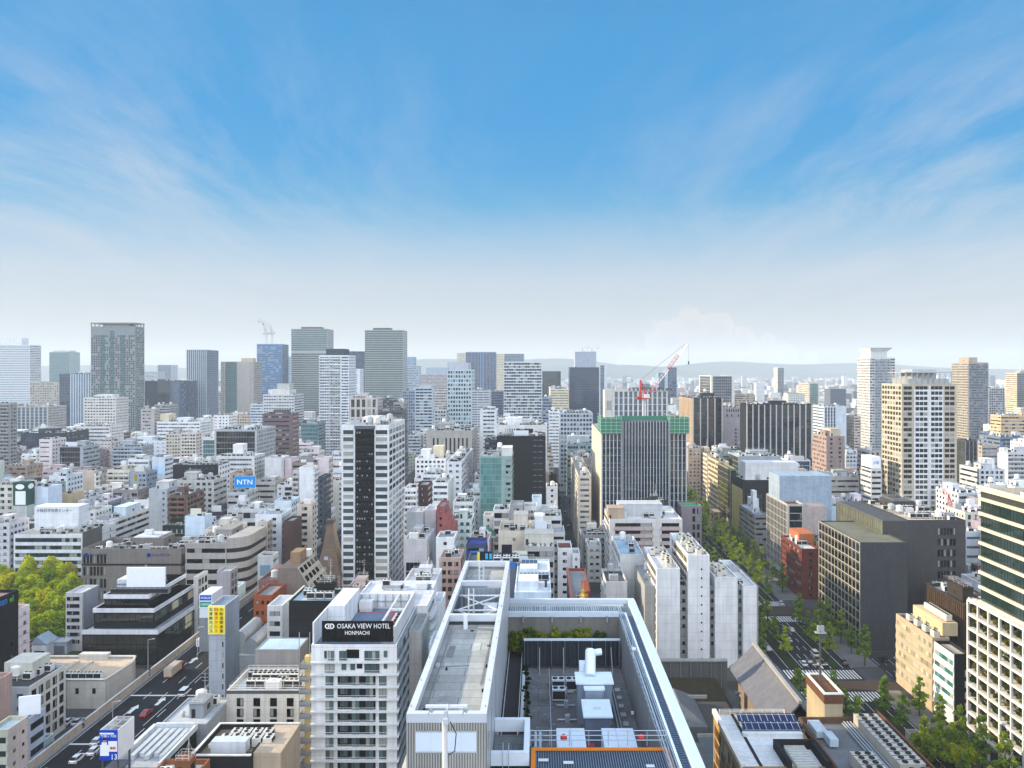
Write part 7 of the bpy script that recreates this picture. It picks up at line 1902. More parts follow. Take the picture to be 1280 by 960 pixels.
for (x0, x1, y0, y1, z0, z1) in ((29, 41, 186, 204, 14, 18), (38, 50.5, 168, 184, 12.5, 14), (28, 39, 160, 182, 12, 15)):
    xm, ym = (x0 + x1) / 2, (y0 + y1) / 2
    k = len(m_.v)
    m_.v += [(x0, y0, z0), (x1, y0, z0), (x1, y1, z0), (x0, y1, z0), (xm, y0 + 5, z1), (xm, y1 - 5, z1)]
    m_.f += [(k, k + 1, k + 4), (k + 1, k + 2, k + 5, k + 4), (k + 2, k + 3, k + 5), (k + 3, k, k + 4, k + 5)]
    m_.mi += [0] * 4
    m_.box(x0, x1, y0, y1, 8, z0)
m_.build('roof', 'roof', r, (.20, .21, .215))
part(r, 'eave', 'concrete', (.42, .41, .39), (34, 44, 201, 201.5, 14.5, 15.3), (29, 34, 204, 204.5, 14, 15), (38, 50.5, 184, 184.4, 12.5, 13.2), (40, 46, 166, 166.4, 12, 13))
part(r, 'courtyard', 'turf', (.10, .085, .05), (38, 52, 206, 226, 9.5, 10))
part(r, 'court_wall', 'concrete', (.20, .20, .19), (28, 56, 228, 229, 0, 14))
part(r, 'court_wall_cap', 'concrete', (.38, .37, .35), (28, 56, 227.6, 229.4, 14, 14.4))
m_ = MB()
for a in range(9):
    m_.box(30 + a * 3, 30.2 + a * 3, 227.5, 228, 0, 14)
m_.build('fence_post', 'concrete', r, (.3, .3, .29))
FOOT.append((27, 56, 158, 230, 18, 880, 'templewing'))
st = thing('statue', "grey bronze statue of a robed monk standing on a plinth in the temple yard", 'statue', (51.6, 199, 8))
MB().box(-1.0, 1.0, -1.0, 1.0, 0, 4.2).box(-.8, .8, -.8, .8, 4.2, 4.8).build('plinth', 'concrete', st, (.40, .40, .38))
m_ = MB()
m_.cyl(0, 0, .85, 4.8, 6.6, 14, 0, .62).cyl(0, 0, .62, 6.6, 7.9, 14, 0, .48).cyl(0, 0, .48, 7.9, 8.1, 14, 0, .2).cyl(0, 0, .2, 8.1, 8.25, 12).cyl(0, 0, .30, 8.25, 8.6, 12, 0, .34).cyl(0, 0, .34, 8.6, 8.85, 12, 0, .16).cyl(0, 0, .75, 8.82, 8.9, 14, 0, .3)
m_.tube((-.5, 0, 7.7), (-.75, -.3, 6.5), .2, 8, 0, .16).tube((.5, 0, 7.7), (.6, -.45, 6.8), .2, 8, 0, .15).tube((-.75, -.45, 4.8), (-.75, -.45, 8.6), .05, 6)
m_.build('figure', 'metal', st, (.22, .26, .25))
b_ = thing('banner_sign', "white and pink upright banner sign beside the temple roof", 'sign', (69.4, 212, 0))
MB().box(-.9, .9, 0, .3, 8.5, 13.0).build('panel', 'paint', b_, (.76, .76, .78))
MB().box(-.9, .9, -.01, .31, 5, 8.5).build('lower_panel', 'paint', b_, (.62, .12, .22))
MB().box(-.15, .15, .05, .25, 0, 5).build('post', 'metal', b_, (.4, .4, .4))
# cranes
def luffing_crane(label, base, z0, mast_h, jib, cat='tower crane', col=(.55, .06, .05), col2=(.74, .72, .70), s=1.0, hook=None):
    r = thing('tower_crane', label, cat, base)
    m_ = MB()
    q = .9 * s
    for x in (-q, q):
        for y in (-q, q):
            m_.tube((x, y, z0), (x, y, z0 + mast_h), .16 * s, 5)
    n = max(2, int(mast_h / (2.2 * s)))
    for a in range(n):
        za, zb = z0 + a * mast_h / n, z0 + (a + 1) * mast_h / n
        for p, t in (((-q, -q), (q, -q)), ((q, -q), (q, q)), ((q, q), (-q, q)), ((-q, q), (-q, -q))):
            m_.tube((*p, za), (*t, zb), .09 * s, 4)
            m_.tube((*p, zb), (*t, zb), .09 * s, 4)
    m_.build('mast', 'paint', r, col2)
    zt = z0 + mast_h
    d = Vector(jib).normalized()
    MB().box(-2.2 * s, 3.0 * s, -1.6 * s, 1.6 * s, zt, zt + .7 * s).build('slewing_deck', 'paint', r, col)
    MB().box(.3 * s, 3.6 * s, -1.7 * s, 1.7 * s, zt + .7 * s, zt + 3.2 * s).build('cab', 'paint', r, col2)
    MB().box(-4.6 * s, -2.0 * s, -1.4 * s, 1.4 * s, zt - .6 * s, zt + 1.6 * s).build('counterweight', 'concrete', r, col)
    top = Vector((-2.4 * s, 0, zt + 13 * s))
    foot = Vector((1.5 * s, 0, zt + 1.2 * s))
    tip = foot + Vector(jib)
    a_ = MB()
    for y in (-1.1, 1.1):
        a_.tube((-2.6 * s, y * s, zt + .7 * s), tuple(top + Vector((0, y * .4 * s, 0))), .28 * s, 5)
        a_.tube((2.2 * s, y * s, zt + .7 * s), tuple(top + Vector((0, y * .4 * s, 0))), .26 * s, 5)
    for k in range(1, 6):
        a_.tube((-2.6 * s + .03 * k * s, -.9 * s, zt + k * 2 * s), (2.2 * s - 4.6 * s * k / 6.5, .9 * s, zt + k * 2 * s), .14 * s, 4)
    a_.build('gantry_frame', 'paint', r, col)
    side = d.cross(Vector((0, 0, 1)))
    side = Vector((0, 1, 0)) if side.length < .1 else side.normalized()
    upv = side.cross(d).normalized()
    n = 14
    for seg in range(4):
        j_ = MB()
        for k in range(n // 4 + 1):
            t0 = (seg * (n // 4 + 1) + k) / (4 * (n // 4 + 1))
            t1 = t0 + 1 / (4 * (n // 4 + 1))
            w0, w1 = [(.35 + .75 * math.sin(math.pi * min(1, max(0, .08 + .84 * t)))) * s for t in (t0, t1)]
            p0, p1 = foot.lerp(tip, t0), foot.lerp(tip, t1)
            cs0 = [p0 + side * w0 - upv * w0, p0 - side * w0 - upv * w0, p0 + upv * w0]
            cs1 = [p1 + side * w1 - upv * w1, p1 - side * w1 - upv * w1, p1 + upv * w1]
            for q0, q1 in zip(cs0, cs1):
                j_.tube(tuple(q0), tuple(q1), .085 * s, 4)
            for e in range(3):
                j_.tube(tuple(cs0[e]), tuple(cs1[(e + 1) % 3]), .06 * s, 4)
                j_.tube(tuple(cs1[e]), tuple(cs1[(e + 1) % 3]), .09 * s, 4)
        j_.build('jib_section', 'paint', r, col if seg % 2 == 0 else col2)
    c_ = MB()
    c_.tube(tuple(top), tuple(tip), .10 * s, 4)
    hl = hook or 12 * s
    c_.tube(tuple(tip), tuple(tip - Vector((0, 0, hl))), .06 * s, 4)
    c_.build('cable', 'metal', r, (.2, .2, .21))
    MB().box(tip.x - .4 * s, tip.x + .4 * s, tip.y - .3 * s, tip.y + .3 * s, tip.z - hl - 2.2 * s, tip.z - hl).build('hook_block', 'metal', r, (.1, .1, .1))
    return r


luffing_crane("red and white luffing crane on the netted unfinished tower", (wx(805, 445), 445, 0), 60, 24, ((861 - 808) * 445 / F, 0, (493 - 421) * 445 / F * .97), hook=11.5, s=.85)
luffing_crane("small red crane standing before the big beige apartment tower", (wx(1189, 400), 400, 0), 14, 14, (-(1189 - 1172) * 400 / F, 0, (625 - 592) * 400 / F), s=.62, hook=2)
for lb, px, pt, jx, jy in (("left one of two hazy white cranes on the unfinished blue tower", 333, 413, 322, 394), ("right one of two hazy white cranes, with boom crossing behind its twin", 340.5, 412, 328, 396)):
    luffing_crane(lb, (wx(px, 1512), 1512, 0), wz(430, 1500) - 2, 22, ((jx - px) * 1512 / F, 0, (pt - jy) * 1512 / F), s=1.4, col=(.55, .53, .52), col2=(.60, .60, .60), hook=6)
for lb, px in (("left thin grey crane boom over the scaffolded dark tower", 729), ("right thin grey crane boom over the scaffolded dark tower", 741)):
    luffing_crane(lb, (wx(px, 1165), 1165, 0), wz(459, 1150) + 8, 12, ((735 - 728) * 1165 / F, 0, 10.5 * 1165 / F), s=.7, col=(.35, .36, .37), hook=3)
# ================================================================ ground, roads, pavements
def sheet(name, m, col, x0, x1, y0, y1, z, kind='structure'):
    b = MB()
    b.quad((x0, y0, z), (x1, y0, z), (x1, y1, z), (x0, y1, z))
    return struct(b.build(name, m, None, col), kind)


def slab(name, m, col, x0, x1, y0, y1, z0, z1):
    return struct(MB().box(x0, x1, y0, y1, z0, z1, 0, 'b').build(name, m, None, col))


g = MB()
for i in range(16):
    for j in range(10):
        g.quad((-7600 + i * 950, -240 + j * 960, 0), (-6650 + i * 950, -240 + j * 960, 0), (-6650 + i * 950, 720 + j * 960, 0), (-7600 + i * 950, 720 + j * 960, 0))
struct(g.build('ground', 'asphalt', None, (.13, .13, .132)))
road = sheet('road', 'asphalt', (.058, .060, .064), 80, 106, 90, 900, .004)
sheet('cross_road', 'asphalt', (.115, .092, .078), 56, 200, 241.2, 248.6, .008)  # sun along the cross streets painted into a lighter, browner asphalt
sheet('cross_road', 'asphalt', (.115, .092, .078), 56, 200, 316, 326, .008)
for y0, y1 in ((90, 231), (260, 305), (336, 480), (492, 900)):
    slab('pavement', 'paver', (.24, .235, .23), 73.2, 80, y0, y1, 0, .13)
    slab('pavement', 'paver', (.24, .235, .23), 106, 115, y0, y1, 0, .13)
    for x0, x1 in ((84.5, 88.3), (99.2, 102.2)):
        slab('median', 'turf', (.060, .085, .028), x0, x1, y0, y1, 0, .15)
sheet('pavement', 'paver', (.30, .27, .24), 106, 113, 231.2, 241, .012)
sheet('parking_lot', 'asphalt', (.07, .07, .072), 115.2, 140, 249, 274.5, .004)
mk = MB()
for y0, y1 in ((90, 232), (259, 306), (335, 480), (492, 800)):
    for x in (88.9, 98.6, 80.4, 84.1, 102.6, 105.6):
        mk.box(x - .08, x + .08, y0, y1, .010, .014, 0, 'bsnew')
    y = y0 + 1
    while y < y1 - 4:
        for x in (91.3, 93.75, 96.2):
            mk.box(x - .08, x + .08, y, y + 4, .010, .014, 0, 'bsnew')
        y += 8
for y0, y1 in ((250, 257.5), (233, 240), (307, 314), (327.5, 334)):
    x = 80.6
    while x < 105.5:
        mk.box(x, x + .5, y0, y1, .012, .016, 0, 'bsnew')
        x += 1.05
for a in range(9):
    mk.box(116 + a * 2.6, 116.12 + a * 2.6, 262, 268, .010, .014, 0, 'bsnew')
    mk.box(116 + a * 2.6, 116.12 + a * 2.6, 252, 257, .010, .014, 0, 'bsnew')
struct(mk.build('road_marking', 'paint', None, (.66, .66, .64)))
# smaller streets
for x0, x1, y0 in ((-57, -47.5, 330), (14.5, 20.5, 240), (-145, -138, 250)):
    sheet('street', 'asphalt', (.075, .076, .08), x0, x1, y0, 1000, .006)
sheet('park_lawn', 'turf', (.10, .12, .04), -300, -150, 268, 362, .006)
sheet('street', 'asphalt', (.085, .086, .09), -300, -118, 249, 264, .009)
pm = MB()
for a in range(7):
    pm.box(-139 + a * 2.7, -138.9 + a * 2.7, 216, 221.5, .01, .014, 0, 'bsnew')
struct(pm.build('parking_marking', 'paint', None, (.6, .6, .6)))
# elevated expressway
ZD, EX0, EX1 = 9.7, -114.4, -94.0
dk = MB()
dk.box(EX0, EX1, 70, 760, ZD - 1.6, ZD, 0)
for y in range(90, 760, 30):
    dk.box(-107, -101, y, y + 2.5, 0, ZD - 1.6, 0)
struct(dk.build('expressway_deck', 'concrete', None, (.22, .22, .22)))
sheet('expressway_road', 'asphalt', (.048, .050, .055), EX0 + .6, EX1 - .6, 70, 760, ZD + .004)
pw = MB()
pw.box(EX1 - .35, EX1, 70, 760, ZD, ZD + .95)
struct(pw.build('expressway_parapet', 'concrete', None, (.36, .36, .35)))
kw_ = MB()
kw_.box(EX0, EX0 + .5, 70, 760, ZD, ZD + .55)
struct(kw_.build('expressway_kerb', 'concrete', None, (.34, .35, .36)))
em_ = MB()
lanes = [EX0 + .9 + k * (EX1 - EX0 - 1.8) / 4 for k in range(5)]
for x in (lanes[0], lanes[4]):
    em_.box(x - .08, x + .08, 70, 760, ZD + .008, ZD + .014, 0, 'bsnew')
for x in lanes[1:4]:
    y = 80
    while y < 640:
        em_.box(x - .09, x + .09, y, y + 4.5, ZD + .008, ZD + .014, 0, 'bsnew')
        y += 11
em_.box(lanes[3] - 1.2, lanes[3] - 1.05, 196, 300, ZD + .008, ZD + .014, 0, 'bsnew')
for y in (186, 214, 262, 330):
    em_.box(EX0 + .7, EX1 - .7, y, y + .7, ZD + .008, ZD + .012, 0, 'bsnew')
for x, y in ((-108.2, 203), (-103.4, 208), (-107.8, 238), (-103, 246), (-112, 170), (-98, 176)):
    em_.v += [(x - .5, y, ZD + .013), (x + .5, y, ZD + .013), (x + .5, y + 3, ZD + .013), (x + 1.1, y + 3, ZD + .013), (x, y + 5.4, ZD + .013), (x - 1.1, y + 3, ZD + .013), (x - .5, y + 3, ZD + .013)]
    em_.f.append(tuple(range(len(em_.v) - 7, len(em_.v))))
    em_.mi.append(0)
struct(em_.build('expressway_marking', 'paint', None, (.62, .62, .60)))
seg = 0
for y0, y1 in ((70, 171.5), (172.5, 193), (194.5, 226), (227.5, 262), (263.5, 330), (331.5, 420)):
    nb_ = thing('noise_barrier', ["cream panelled noise barrier nearest the bottom edge beside the pinkish flat", "cream panelled noise barrier beside the blue grey sloped office", "cream noise barrier beside the square windowed white flank and parked cars",
                                  "cream noise barrier passing the low cream hall", "cream noise barrier passing the stepped black glass office", "cream noise barrier running on beyond the yellow signed tower"][seg], 'noise barrier', (EX0 - .1, y0, ZD), 0, 'noise barriers of the expressway')
    n_ = max(1, round((y1 - y0) / 3))
    MB().box(-.08, .08, 0, y1 - y0, .3, 2.2).build('barrier_panel', 'tile', nb_, (.56, .47, .38))
    MB().box(-.2, .2, 0, y1 - y0, 2.2, 2.5).box(-.2, .2, 0, y1 - y0, -.6, .3).build('barrier_rail', 'concrete', nb_, (.55, .56, .57))
    q_ = MB()
    for a in range(n_ + 1):
        yy = (y1 - y0) * a / n_
        q_.box(-.14, .14, yy - .1, yy + .1, 0, 2.3)
    q_.build('barrier_post', 'metal', nb_, (.40, .38, .36))
    seg += 1

# ================================================================ vehicles
def car_proto(kind):
    m_ = MB()
    if kind == 'car':
        prof = [(-2.1, .35), (-2.15, .75), (-1.9, .9), (1.0, .95), (2.05, .78), (2.15, .4)]
        cab = [(-1.75, .88), (-1.3, 1.42), (.35, 1.45), (1.15, .92)]
        W = .86
    else:
        prof = [(-2.2, .35), (-2.25, .9), (-2.2, 1.05), (1.5, 1.05), (2.1, .85), (2.2, .4)]
        cab = [(-2.2, 1.03), (-2.05, 1.88), (1.0, 1.88), (1.6, 1.03)]
        W = .9

    def ext(m, p, w0, w1):
        n = len(p)
        k = len(m.v)
        m.v += [(-w0, y, z) for y, z in p] + [(w0, y, z) for y, z in p]
        m.f.append(tuple(k + i for i in range(n)))
        m.f.append(tuple(k + 2 * n - 1 - i for i in range(n)))
        m.mi += [0, 0]
        for i in range(n):
            j = (i + 1) % n
            m.f.append((k + j, k + i, k + n + i, k + n + j))
            m.mi.append(0)
    ext(m_, prof, W, W)
    if kind == 'car':
        m_.box(-.62, .62, -1.2, .3, 1.42, 1.48)
    else:
        m_.box(-.8, .8, -2.0, .95, 1.86, 1.93)
    c_ = MB()
    ext(c_, cab, W * .84, W * .84)
    w_ = MB()
    for x in (-W, W):
        for y in (-1.3, 1.35):
            w_.tube((x - .1, y, .33), (x + .1, y, .33), .33, 10)
    l_ = MB()
    for x in (-.6, .6):
        l_.box(x - .18, x + .18, -2.2 if kind == 'car' else -2.29, -2.1, .6, .78)
    return (m_.mesh('body', ['gloss']), c_.mesh('cabin', ['pane']), w_.mesh('wheel', ['rubber']), l_.mesh('tail_lamp', ['gloss']))


PROTO = {k: car_proto(k) for k in ('car', 'van')}


def vehicle(kind, name, label, x, y, z, col, rz=0.0, group=None):
    r = thing(name, label, 'car' if kind == 'car' else 'van', (x, y, z), rz, group)
    for nm, me, c in zip(('body', 'cabin', 'wheel', 'tail_lamp'), PROTO[kind], (col, (.03, .035, .04), (.02, .02, .02), (.5, .02, .02))):
        obj(nm, me, r, c)
    return r


def truck(name, label, x, y, z, box_c, cab_c, ln=7.0, rz=0.0):
    r = thing(name, label, 'truck', (x, y, z), rz)
    part(r, 'cargo_box', 'paint', box_c, (-1.15, 1.15, -ln / 2, ln / 2 - 1.9, .95, 3.3))
    part(r, 'cab', 'gloss', cab_c, (-1.05, 1.05, ln / 2 - 1.8, ln / 2, .5, 2.5))
    part(r, 'windscreen', 'pane', (.03, .035, .04), (-.95, .95, ln / 2, ln / 2 + .03, 1.5, 2.3))
    part(r, 'chassis', 'rubber', None, (-.9, .9, -ln / 2 + .1, ln / 2 - .2, .5, .93))
    w_ = MB()
    for yy in (-ln / 2 + 1.2, -ln / 2 + 2.3, ln / 2 - 1):
        for xx in (-.95, .95):
            w_.tube((xx - .15, yy, .48), (xx + .15, yy, .48), .48, 10)
    w_.build('wheel', 'rubber', r)
    part(r, 'tail_lamp', 'gloss', (.5, .02, .02), (-1.0, -.55, -ln / 2 - .05, -ln / 2 + .1, .55, .9), (.55, 1.0, -ln / 2 - .05, -ln / 2 + .1, .55, .9))
    return r


def onx(px, py):
    Y = (H - ZD) * F / (py - CY)
    return wx(px, Y), Y


x, y = onx(183, 894)
vehicle('car', 'red_car', "red car driving alone on the expressway's dark lanes", x, y, ZD, (.50, .03, .04))
x, y = onx(218, 843)
truck('box_truck', "tan topped box truck with red tail panel ahead of the red car", x, y, ZD, (.46, .40, .34), (.30, .05, .05), 8.5)
x, y = onx(231, 868)
vehicle('van', 'white_van', "white van on the expressway beside the foot of the yellow signed tower", x, y, ZD, (.72, .73, .74))
x, y = onx(257, 806)
truck('white_bus', "white long vehicle farthest along the expressway by the yellow signed tower", x, y, ZD, (.70, .72, .74), (.66, .70, .74), 9)
for k_, (px, py, c, lb) in enumerate(((97, 951, (.70, .71, .72), "white car lowest on the expressway near the poster tower"), (118, 941, (.74, .75, .76), "white car just left of the poster tower's legs"), (122, 929, (.62, .66, .70), "silver car behind the poster tower on the expressway"), (105, 943, (.5, .54, .58), "grey car between two white cars on the expressway"))):
    x, y = onx(px, py)
    if k_ == 3:
        x, y = x + .6, y + 6.5
    vehicle('car', 'sedan', lb, x, y, ZD, c, 0, 'cars on the expressway')
pc = [(-133.5, 218.5, (.70, .71, .72), "white parked car nearest the square windowed white flank"), (-130.8, 218.5, (.55, .60, .66), "silver blue parked car second from the square windowed flank"), (-128.1, 218.6, (.05, .05, .06), "black parked car in the lot under the low cream hall"),
      (-122.5, 212, (.66, .68, .70), "white parked car tight behind the noise barrier")]
for x, y, c, lb in pc:
    vehicle('car', 'parked_car', lb, x, y, 0, c, 0.05, 'cars parked by the low cream hall')
for px, py, c, lb, rz in ((36, 801, (.62, .62, .48), "pale yellow car on the side street under the park trees", 1.2), (33, 812, (.60, .62, .64), "silver car parked by the tiny white house", 1.5), (42, 787, (.70, .70, .68), "white car at the edge of the park trees", 1.4), (70, 778, (.55, .56, .58), "grey car on the side street near the slim office", 1.2)):
    Y = 96200 / (py - 464)
    vehicle('car', 'parked_car', lb, wx(px, Y), Y, 0, c, rz, 'cars on the park side street')
for x, y, c, lb, k in ((97.2, 271, (.74, .74, .74), "white delivery van waiting on the boulevard behind the mast", 'van'), (90.2, 262, (.66, .68, .72), "white car first at the boulevard crossing, leftmost lane", 'car'), (92.6, 263.5, (.10, .10, .11), "black car at the boulevard crossing next to the white one", 'car'),
                       (95.0, 262.6, (.46, .30, .20), "bronze car at the boulevard crossing beside the black one", 'car'), (97.3, 262, (.05, .05, .06), "black car at the boulevard crossing beside the green median", 'car'), (104.2, 262.5, (.04, .04, .05), "black car in the boulevard's narrow right side lane", 'car'),
                       (92.6, 285, (.50, .52, .55), "grey car rolling up the boulevard toward the red brick office", 'car'), (104, 330, (.66, .67, .68), "white car in the side lane near the red brick office", 'car'), (82, 318, (.05, .05, .06), "black car turning near the four white stair towers", 'car'),
                       (82.3, 285, (.06, .06, .07), "dark car parked in the side lane by the white stair towers", 'car'), (82.3, 276, (.55, .55, .56), "silver car parked in the side lane behind the banner sign", 'car'), (104.1, 300, (.08, .08, .09), "dark car in the side lane before the red brick office", 'car'),
                       (96.2, 395, (.6, .6, .6), "silver car far up the boulevard under the trees", 'car'), (91, 430, (.06, .06, .07), "dark car far up the boulevard under the trees", 'car')):
    vehicle(k, 'boulevard_car' if k == 'car' else 'delivery_van', lb, x, y, .01, c, 0, 'cars on the boulevard')
rr = random.Random(12)
for k_ in range(22):
    x, y = rr.choice((90.1, 92.6, 95.0, 97.3, 104.1, 82.3)), 276 + k_ * 11.5 + rr.uniform(-3, 3)
    if 305 < y < 336 or (x > 96 and y < 280) or 480 < y < 492:
        continue
    cn_, c_ = rr.choice((("white", (.72, .72, .72)), ("black", (.03, .03, .035)), ("silver", (.5, .52, .54)), ("dark blue", (.04, .06, .14))))
    nr = "between the two crossings" if y < 305 else "beyond the red brick office" if y < 430 else "far up the road"
    vehicle('car', 'boulevard_car', cn_ + " car in the boulevard's traffic, " + nr, x, y, .01, c_, 0, cn_ + ' cars on the boulevard ' + nr)
for x, y, c, lb in ((119.0, 265.2, (.03, .03, .035), "black car parked in the lot before the dark tiled office"), (124.2, 265.2, (.72, .72, .72), "white car parked in the lot before the dark tiled office"), (129.5, 265.2, (.4, .42, .45), "grey car parked at the lot's far end"), (121.5, 254.5, (.10, .12, .2), "navy car parked on the lot's near row")):
    vehicle('car', 'parked_car', lb, x, y, .01, c, 0.03, 'cars in the corner lot')
rr = random.Random(77)
for k_ in range(16):
    y = 345 + k_ * 17 + rr.uniform(-4, 4)
    x = -54.5 if k_ % 2 else -50.5
    vehicle('car', 'street_car', "small car on the narrow lane between the white office and the teal glass office", x, y, .01, rr.choice(((.7, .7, .7), (.05, .05, .06), (.4, .42, .45))), 0, 'cars on the narrow lane')
for k_ in range(12):
    y = 300 + k_ * 24 + rr.uniform(-4, 4)
    vehicle('car', 'street_car', "small car on the narrow street beside the sunlit cream terrace", 16 if k_ % 2 else 19, y, .01, rr.choice(((.7, .7, .7), (.05, .05, .06), (.4, .42, .45))), 0, 'cars on the narrow street')
vs = thing('vent_shaft', "open topped grey concrete vent shaft standing in the boulevard median", 'vent shaft', (100.7, 206, 0))
part(vs, 'wall', 'concrete', (.46, .45, .42), (-1.5, 1.5, -2.2, -2, 0, 3.2), (-1.5, 1.5, 2, 2.2, 0, 3.2), (-1.5, -1.3, -2, 2, 0, 3.2), (1.3, 1.5, -2, 2, 0, 3.2))
part(vs, 'grating', 'rubber', None, (-1.3, 1.3, -2, 2, 2.0, 2.1))
cn = thing('arcade_canopy', "long pale canopy roof along the boulevard behind the brown brick office", 'canopy', (86, 180, 0))
part(cn, 'canopy_roof', 'metal', (.50, .55, .60), (-1.0, .6, -6, 24, 8.6, 8.9))
part(cn, 'post', 'metal', (.3, .3, .3), *[(-.3, -.1, -5 + a * 4, -4.8 + a * 4, 0, 8.6) for a in range(8)])
hs = thing('small_house', "tiny white gabled house among parking by the park street", 'house', (wx(49, 268), 268, 0))
part(hs, 'wall', 'wall', (.66, .68, .70), (-2.6, 2.6, 0, 6, 0, 5))
m_ = MB()
m_.v += [(-2.9, -.3, 5), (-2.9, 6.3, 5), (2.9, -.3, 5), (2.9, 6.3, 5), (-.8, -.3, 7.6), (-.8, 6.3, 7.6)]
m_.f += [(0, 4, 5, 1), (4, 2, 3, 5), (0, 2, 4), (1, 5, 3)]
m_.mi += [0] * 4
m_.build('roof', 'metal', hs, (.42, .50, .60))
part(hs, 'door', 'rubber', None, (-1.8, 1.8, -.03, 0, .1, 2.6))
sd_ = thing('garden_shed', "pale roofed garage row right of the tiny white gabled house", 'garage', (wx(68, 272), 272, 0))
part(sd_, 'wall', 'wall', (.48, .52, .58), (-5.5, 4.5, 0, 8, 0, 4.2))
part(sd_, 'roof', 'metal', (.55, .60, .66), (-5.8, 4.8, -.4, 8.3, 4.2, 4.6))
part(sd_, 'shutter', 'metal', (.25, .28, .32), (-4.8, -1.2, -.04, 0, .1, 3), (-.6, 3.6, -.04, 0, .1, 3))
for k_, (px, py, hh, lb) in enumerate(((185, 812, 9, "grey street lamp by the noise barrier below the black glass office"), (141, 893, 8, "thin lamp post rising left of the poster tower"), (247, 795, 9, "twin lamp post standing left of the yellow signed tower"))):
    x, y = onx(px, py + 25)
    l_ = thing('street_lamp', lb, 'street lamp', (x, y, ZD), 0, 'expressway lamps')
    MB().tube((0, 0, 0), (0, 0, hh), .12, 8, 0, .07).build('pole', 'metal', l_, (.45, .46, .46))
    MB().tube((0, 0, hh), (1.6, 0, hh + .3), .07, 6).box(1.2, 2.0, -.15, .15, hh + .22, hh + .38).build('lamp_head', 'metal', l_, (.55, .56, .56))

# ================================================================ trees
def leaf_cloud(seed, n, shape, size, clumps):
    """leaf-sized faces gathered in uneven clumps; shape(rng) -> (x, y, z, clump radius)"""
    rg = np.random.default_rng(seed)
    rnd = random.Random(seed)
    cs = np.array([shape(rnd) for _ in range(clumps)])
    pick = rg.choice(clumps, n, p=cs[:, 3] ** 2 / (cs[:, 3] ** 2).sum())
    d = rg.normal(size=(n, 3))
    d /= np.linalg.norm(d, axis=1)[:, None]
    rad_ = cs[pick, 3] * rg.uniform(.25, 1.0, n) ** .45
    p = cs[pick, :3] + d * rad_[:, None] * np.array([1, 1, .8])
    nrm = d + rg.normal(size=(n, 3)) * .7 + np.array([0, 0, .5])
    nrm /= np.linalg.norm(nrm, axis=1)[:, None]
    a = np.cross(nrm, rg.normal(size=(n, 3)))
    a /= np.linalg.norm(a, axis=1)[:, None]
    b = np.cross(nrm, a)
    s = size * rg.uniform(.6, 1.3, n)[:, None]
    v = np.concatenate([p - a * s - b * s * .6, p + a * s - b * s * .6, p + a * s + b * s * .6, p - a * s + b * s * .6], axis=1).reshape(-1, 3)
    me = bpy.data.meshes.new('crown')
    me.from_pydata(v.tolist(), [], np.arange(4 * n).reshape(n, 4).tolist())
    me.materials.append(mat('leaf'))
    return me


def trunk_mesh(seed, h, r, spread, limbs):
    rg = random.Random(seed)
    m_ = MB()
    m_.tube((0, 0, 0), (.1, 0, h * .45), r, 8, 0, r * .75)
    m_.tube((.1, 0, h * .45), (0, .1, h * .85), r * .75, 7, 0, r * .25)
    for _ in range(limbs):
        z = rg.uniform(.3, .7) * h
        a = rg.uniform(0, 6.28)
        q = (math.cos(a) * spread * rg.uniform(.5, .9), math.sin(a) * spread * rg.uniform(.5, .9), z + rg.uniform(.12, .3) * h)
        m_.tube((0, 0, z), q, r * .4, 5, 0, r * .12)
        m_.tube(q, (q[0] * 1.3, q[1] * 1.3, q[2] + .1 * h), r * .14, 4, 0, r * .05)
    return m_.mesh('trunk', ['bark'])


def round_shape(R, z0, h):
    def f(r):
        t, a, u = r.random() ** .5, r.uniform(0, 6.28), r.random()
        zz = z0 + h * u
        k = math.sqrt(max(.15, 1 - (2 * u - .9) ** 2))
        return (math.cos(a) * R * .72 * t * k, math.sin(a) * R * .72 * t * k, zz, R * r.uniform(.20, .38))
    return f


def column_shape(R, z0, h):
    def f(r):
        u = r.random() ** 1.2
        k = (1 - u) ** .6 * .9 + .12
        a, t = r.uniform(0, 6.28), r.random() ** .5
        return (math.cos(a) * R * .8 * t * k, math.sin(a) * R * .8 * t * k, z0 + h * u, R * r.uniform(.18, .34) * (.6 + .5 * (1 - u)))
    return f


PARK = [(leaf_cloud(10 + i, 2600, round_shape(5.6, 5.0, 7.5), .34, 30), trunk_mesh(30 + i, 10, .38, 3.6, 8)) for i in range(4)]
GINKGO = [(leaf_cloud(50 + i, 1500, column_shape(3.0, 3.2, 8.4), .25, 34), trunk_mesh(70 + i, 11.5, .22, 1.6, 12)) for i in range(5)]
SMALL = [(leaf_cloud(90 + i, 420, round_shape(1.0, .5, 1.9), .13, 12), trunk_mesh(95 + i, 2, .05, .5, 5)) for i in range(3)]


def tree(name, label, kind, x, y, z, s, col, rng, group, cat='tree', sz=1.0):
    me, tm = rng.choice(kind)
    r = thing(name, label, cat, (x, y, z), rng.uniform(0, 6.28), group)
    r.scale = (s, s, s * sz)
    obj('trunk', tm, r)
    obj('crown', me, r, col)
    return r


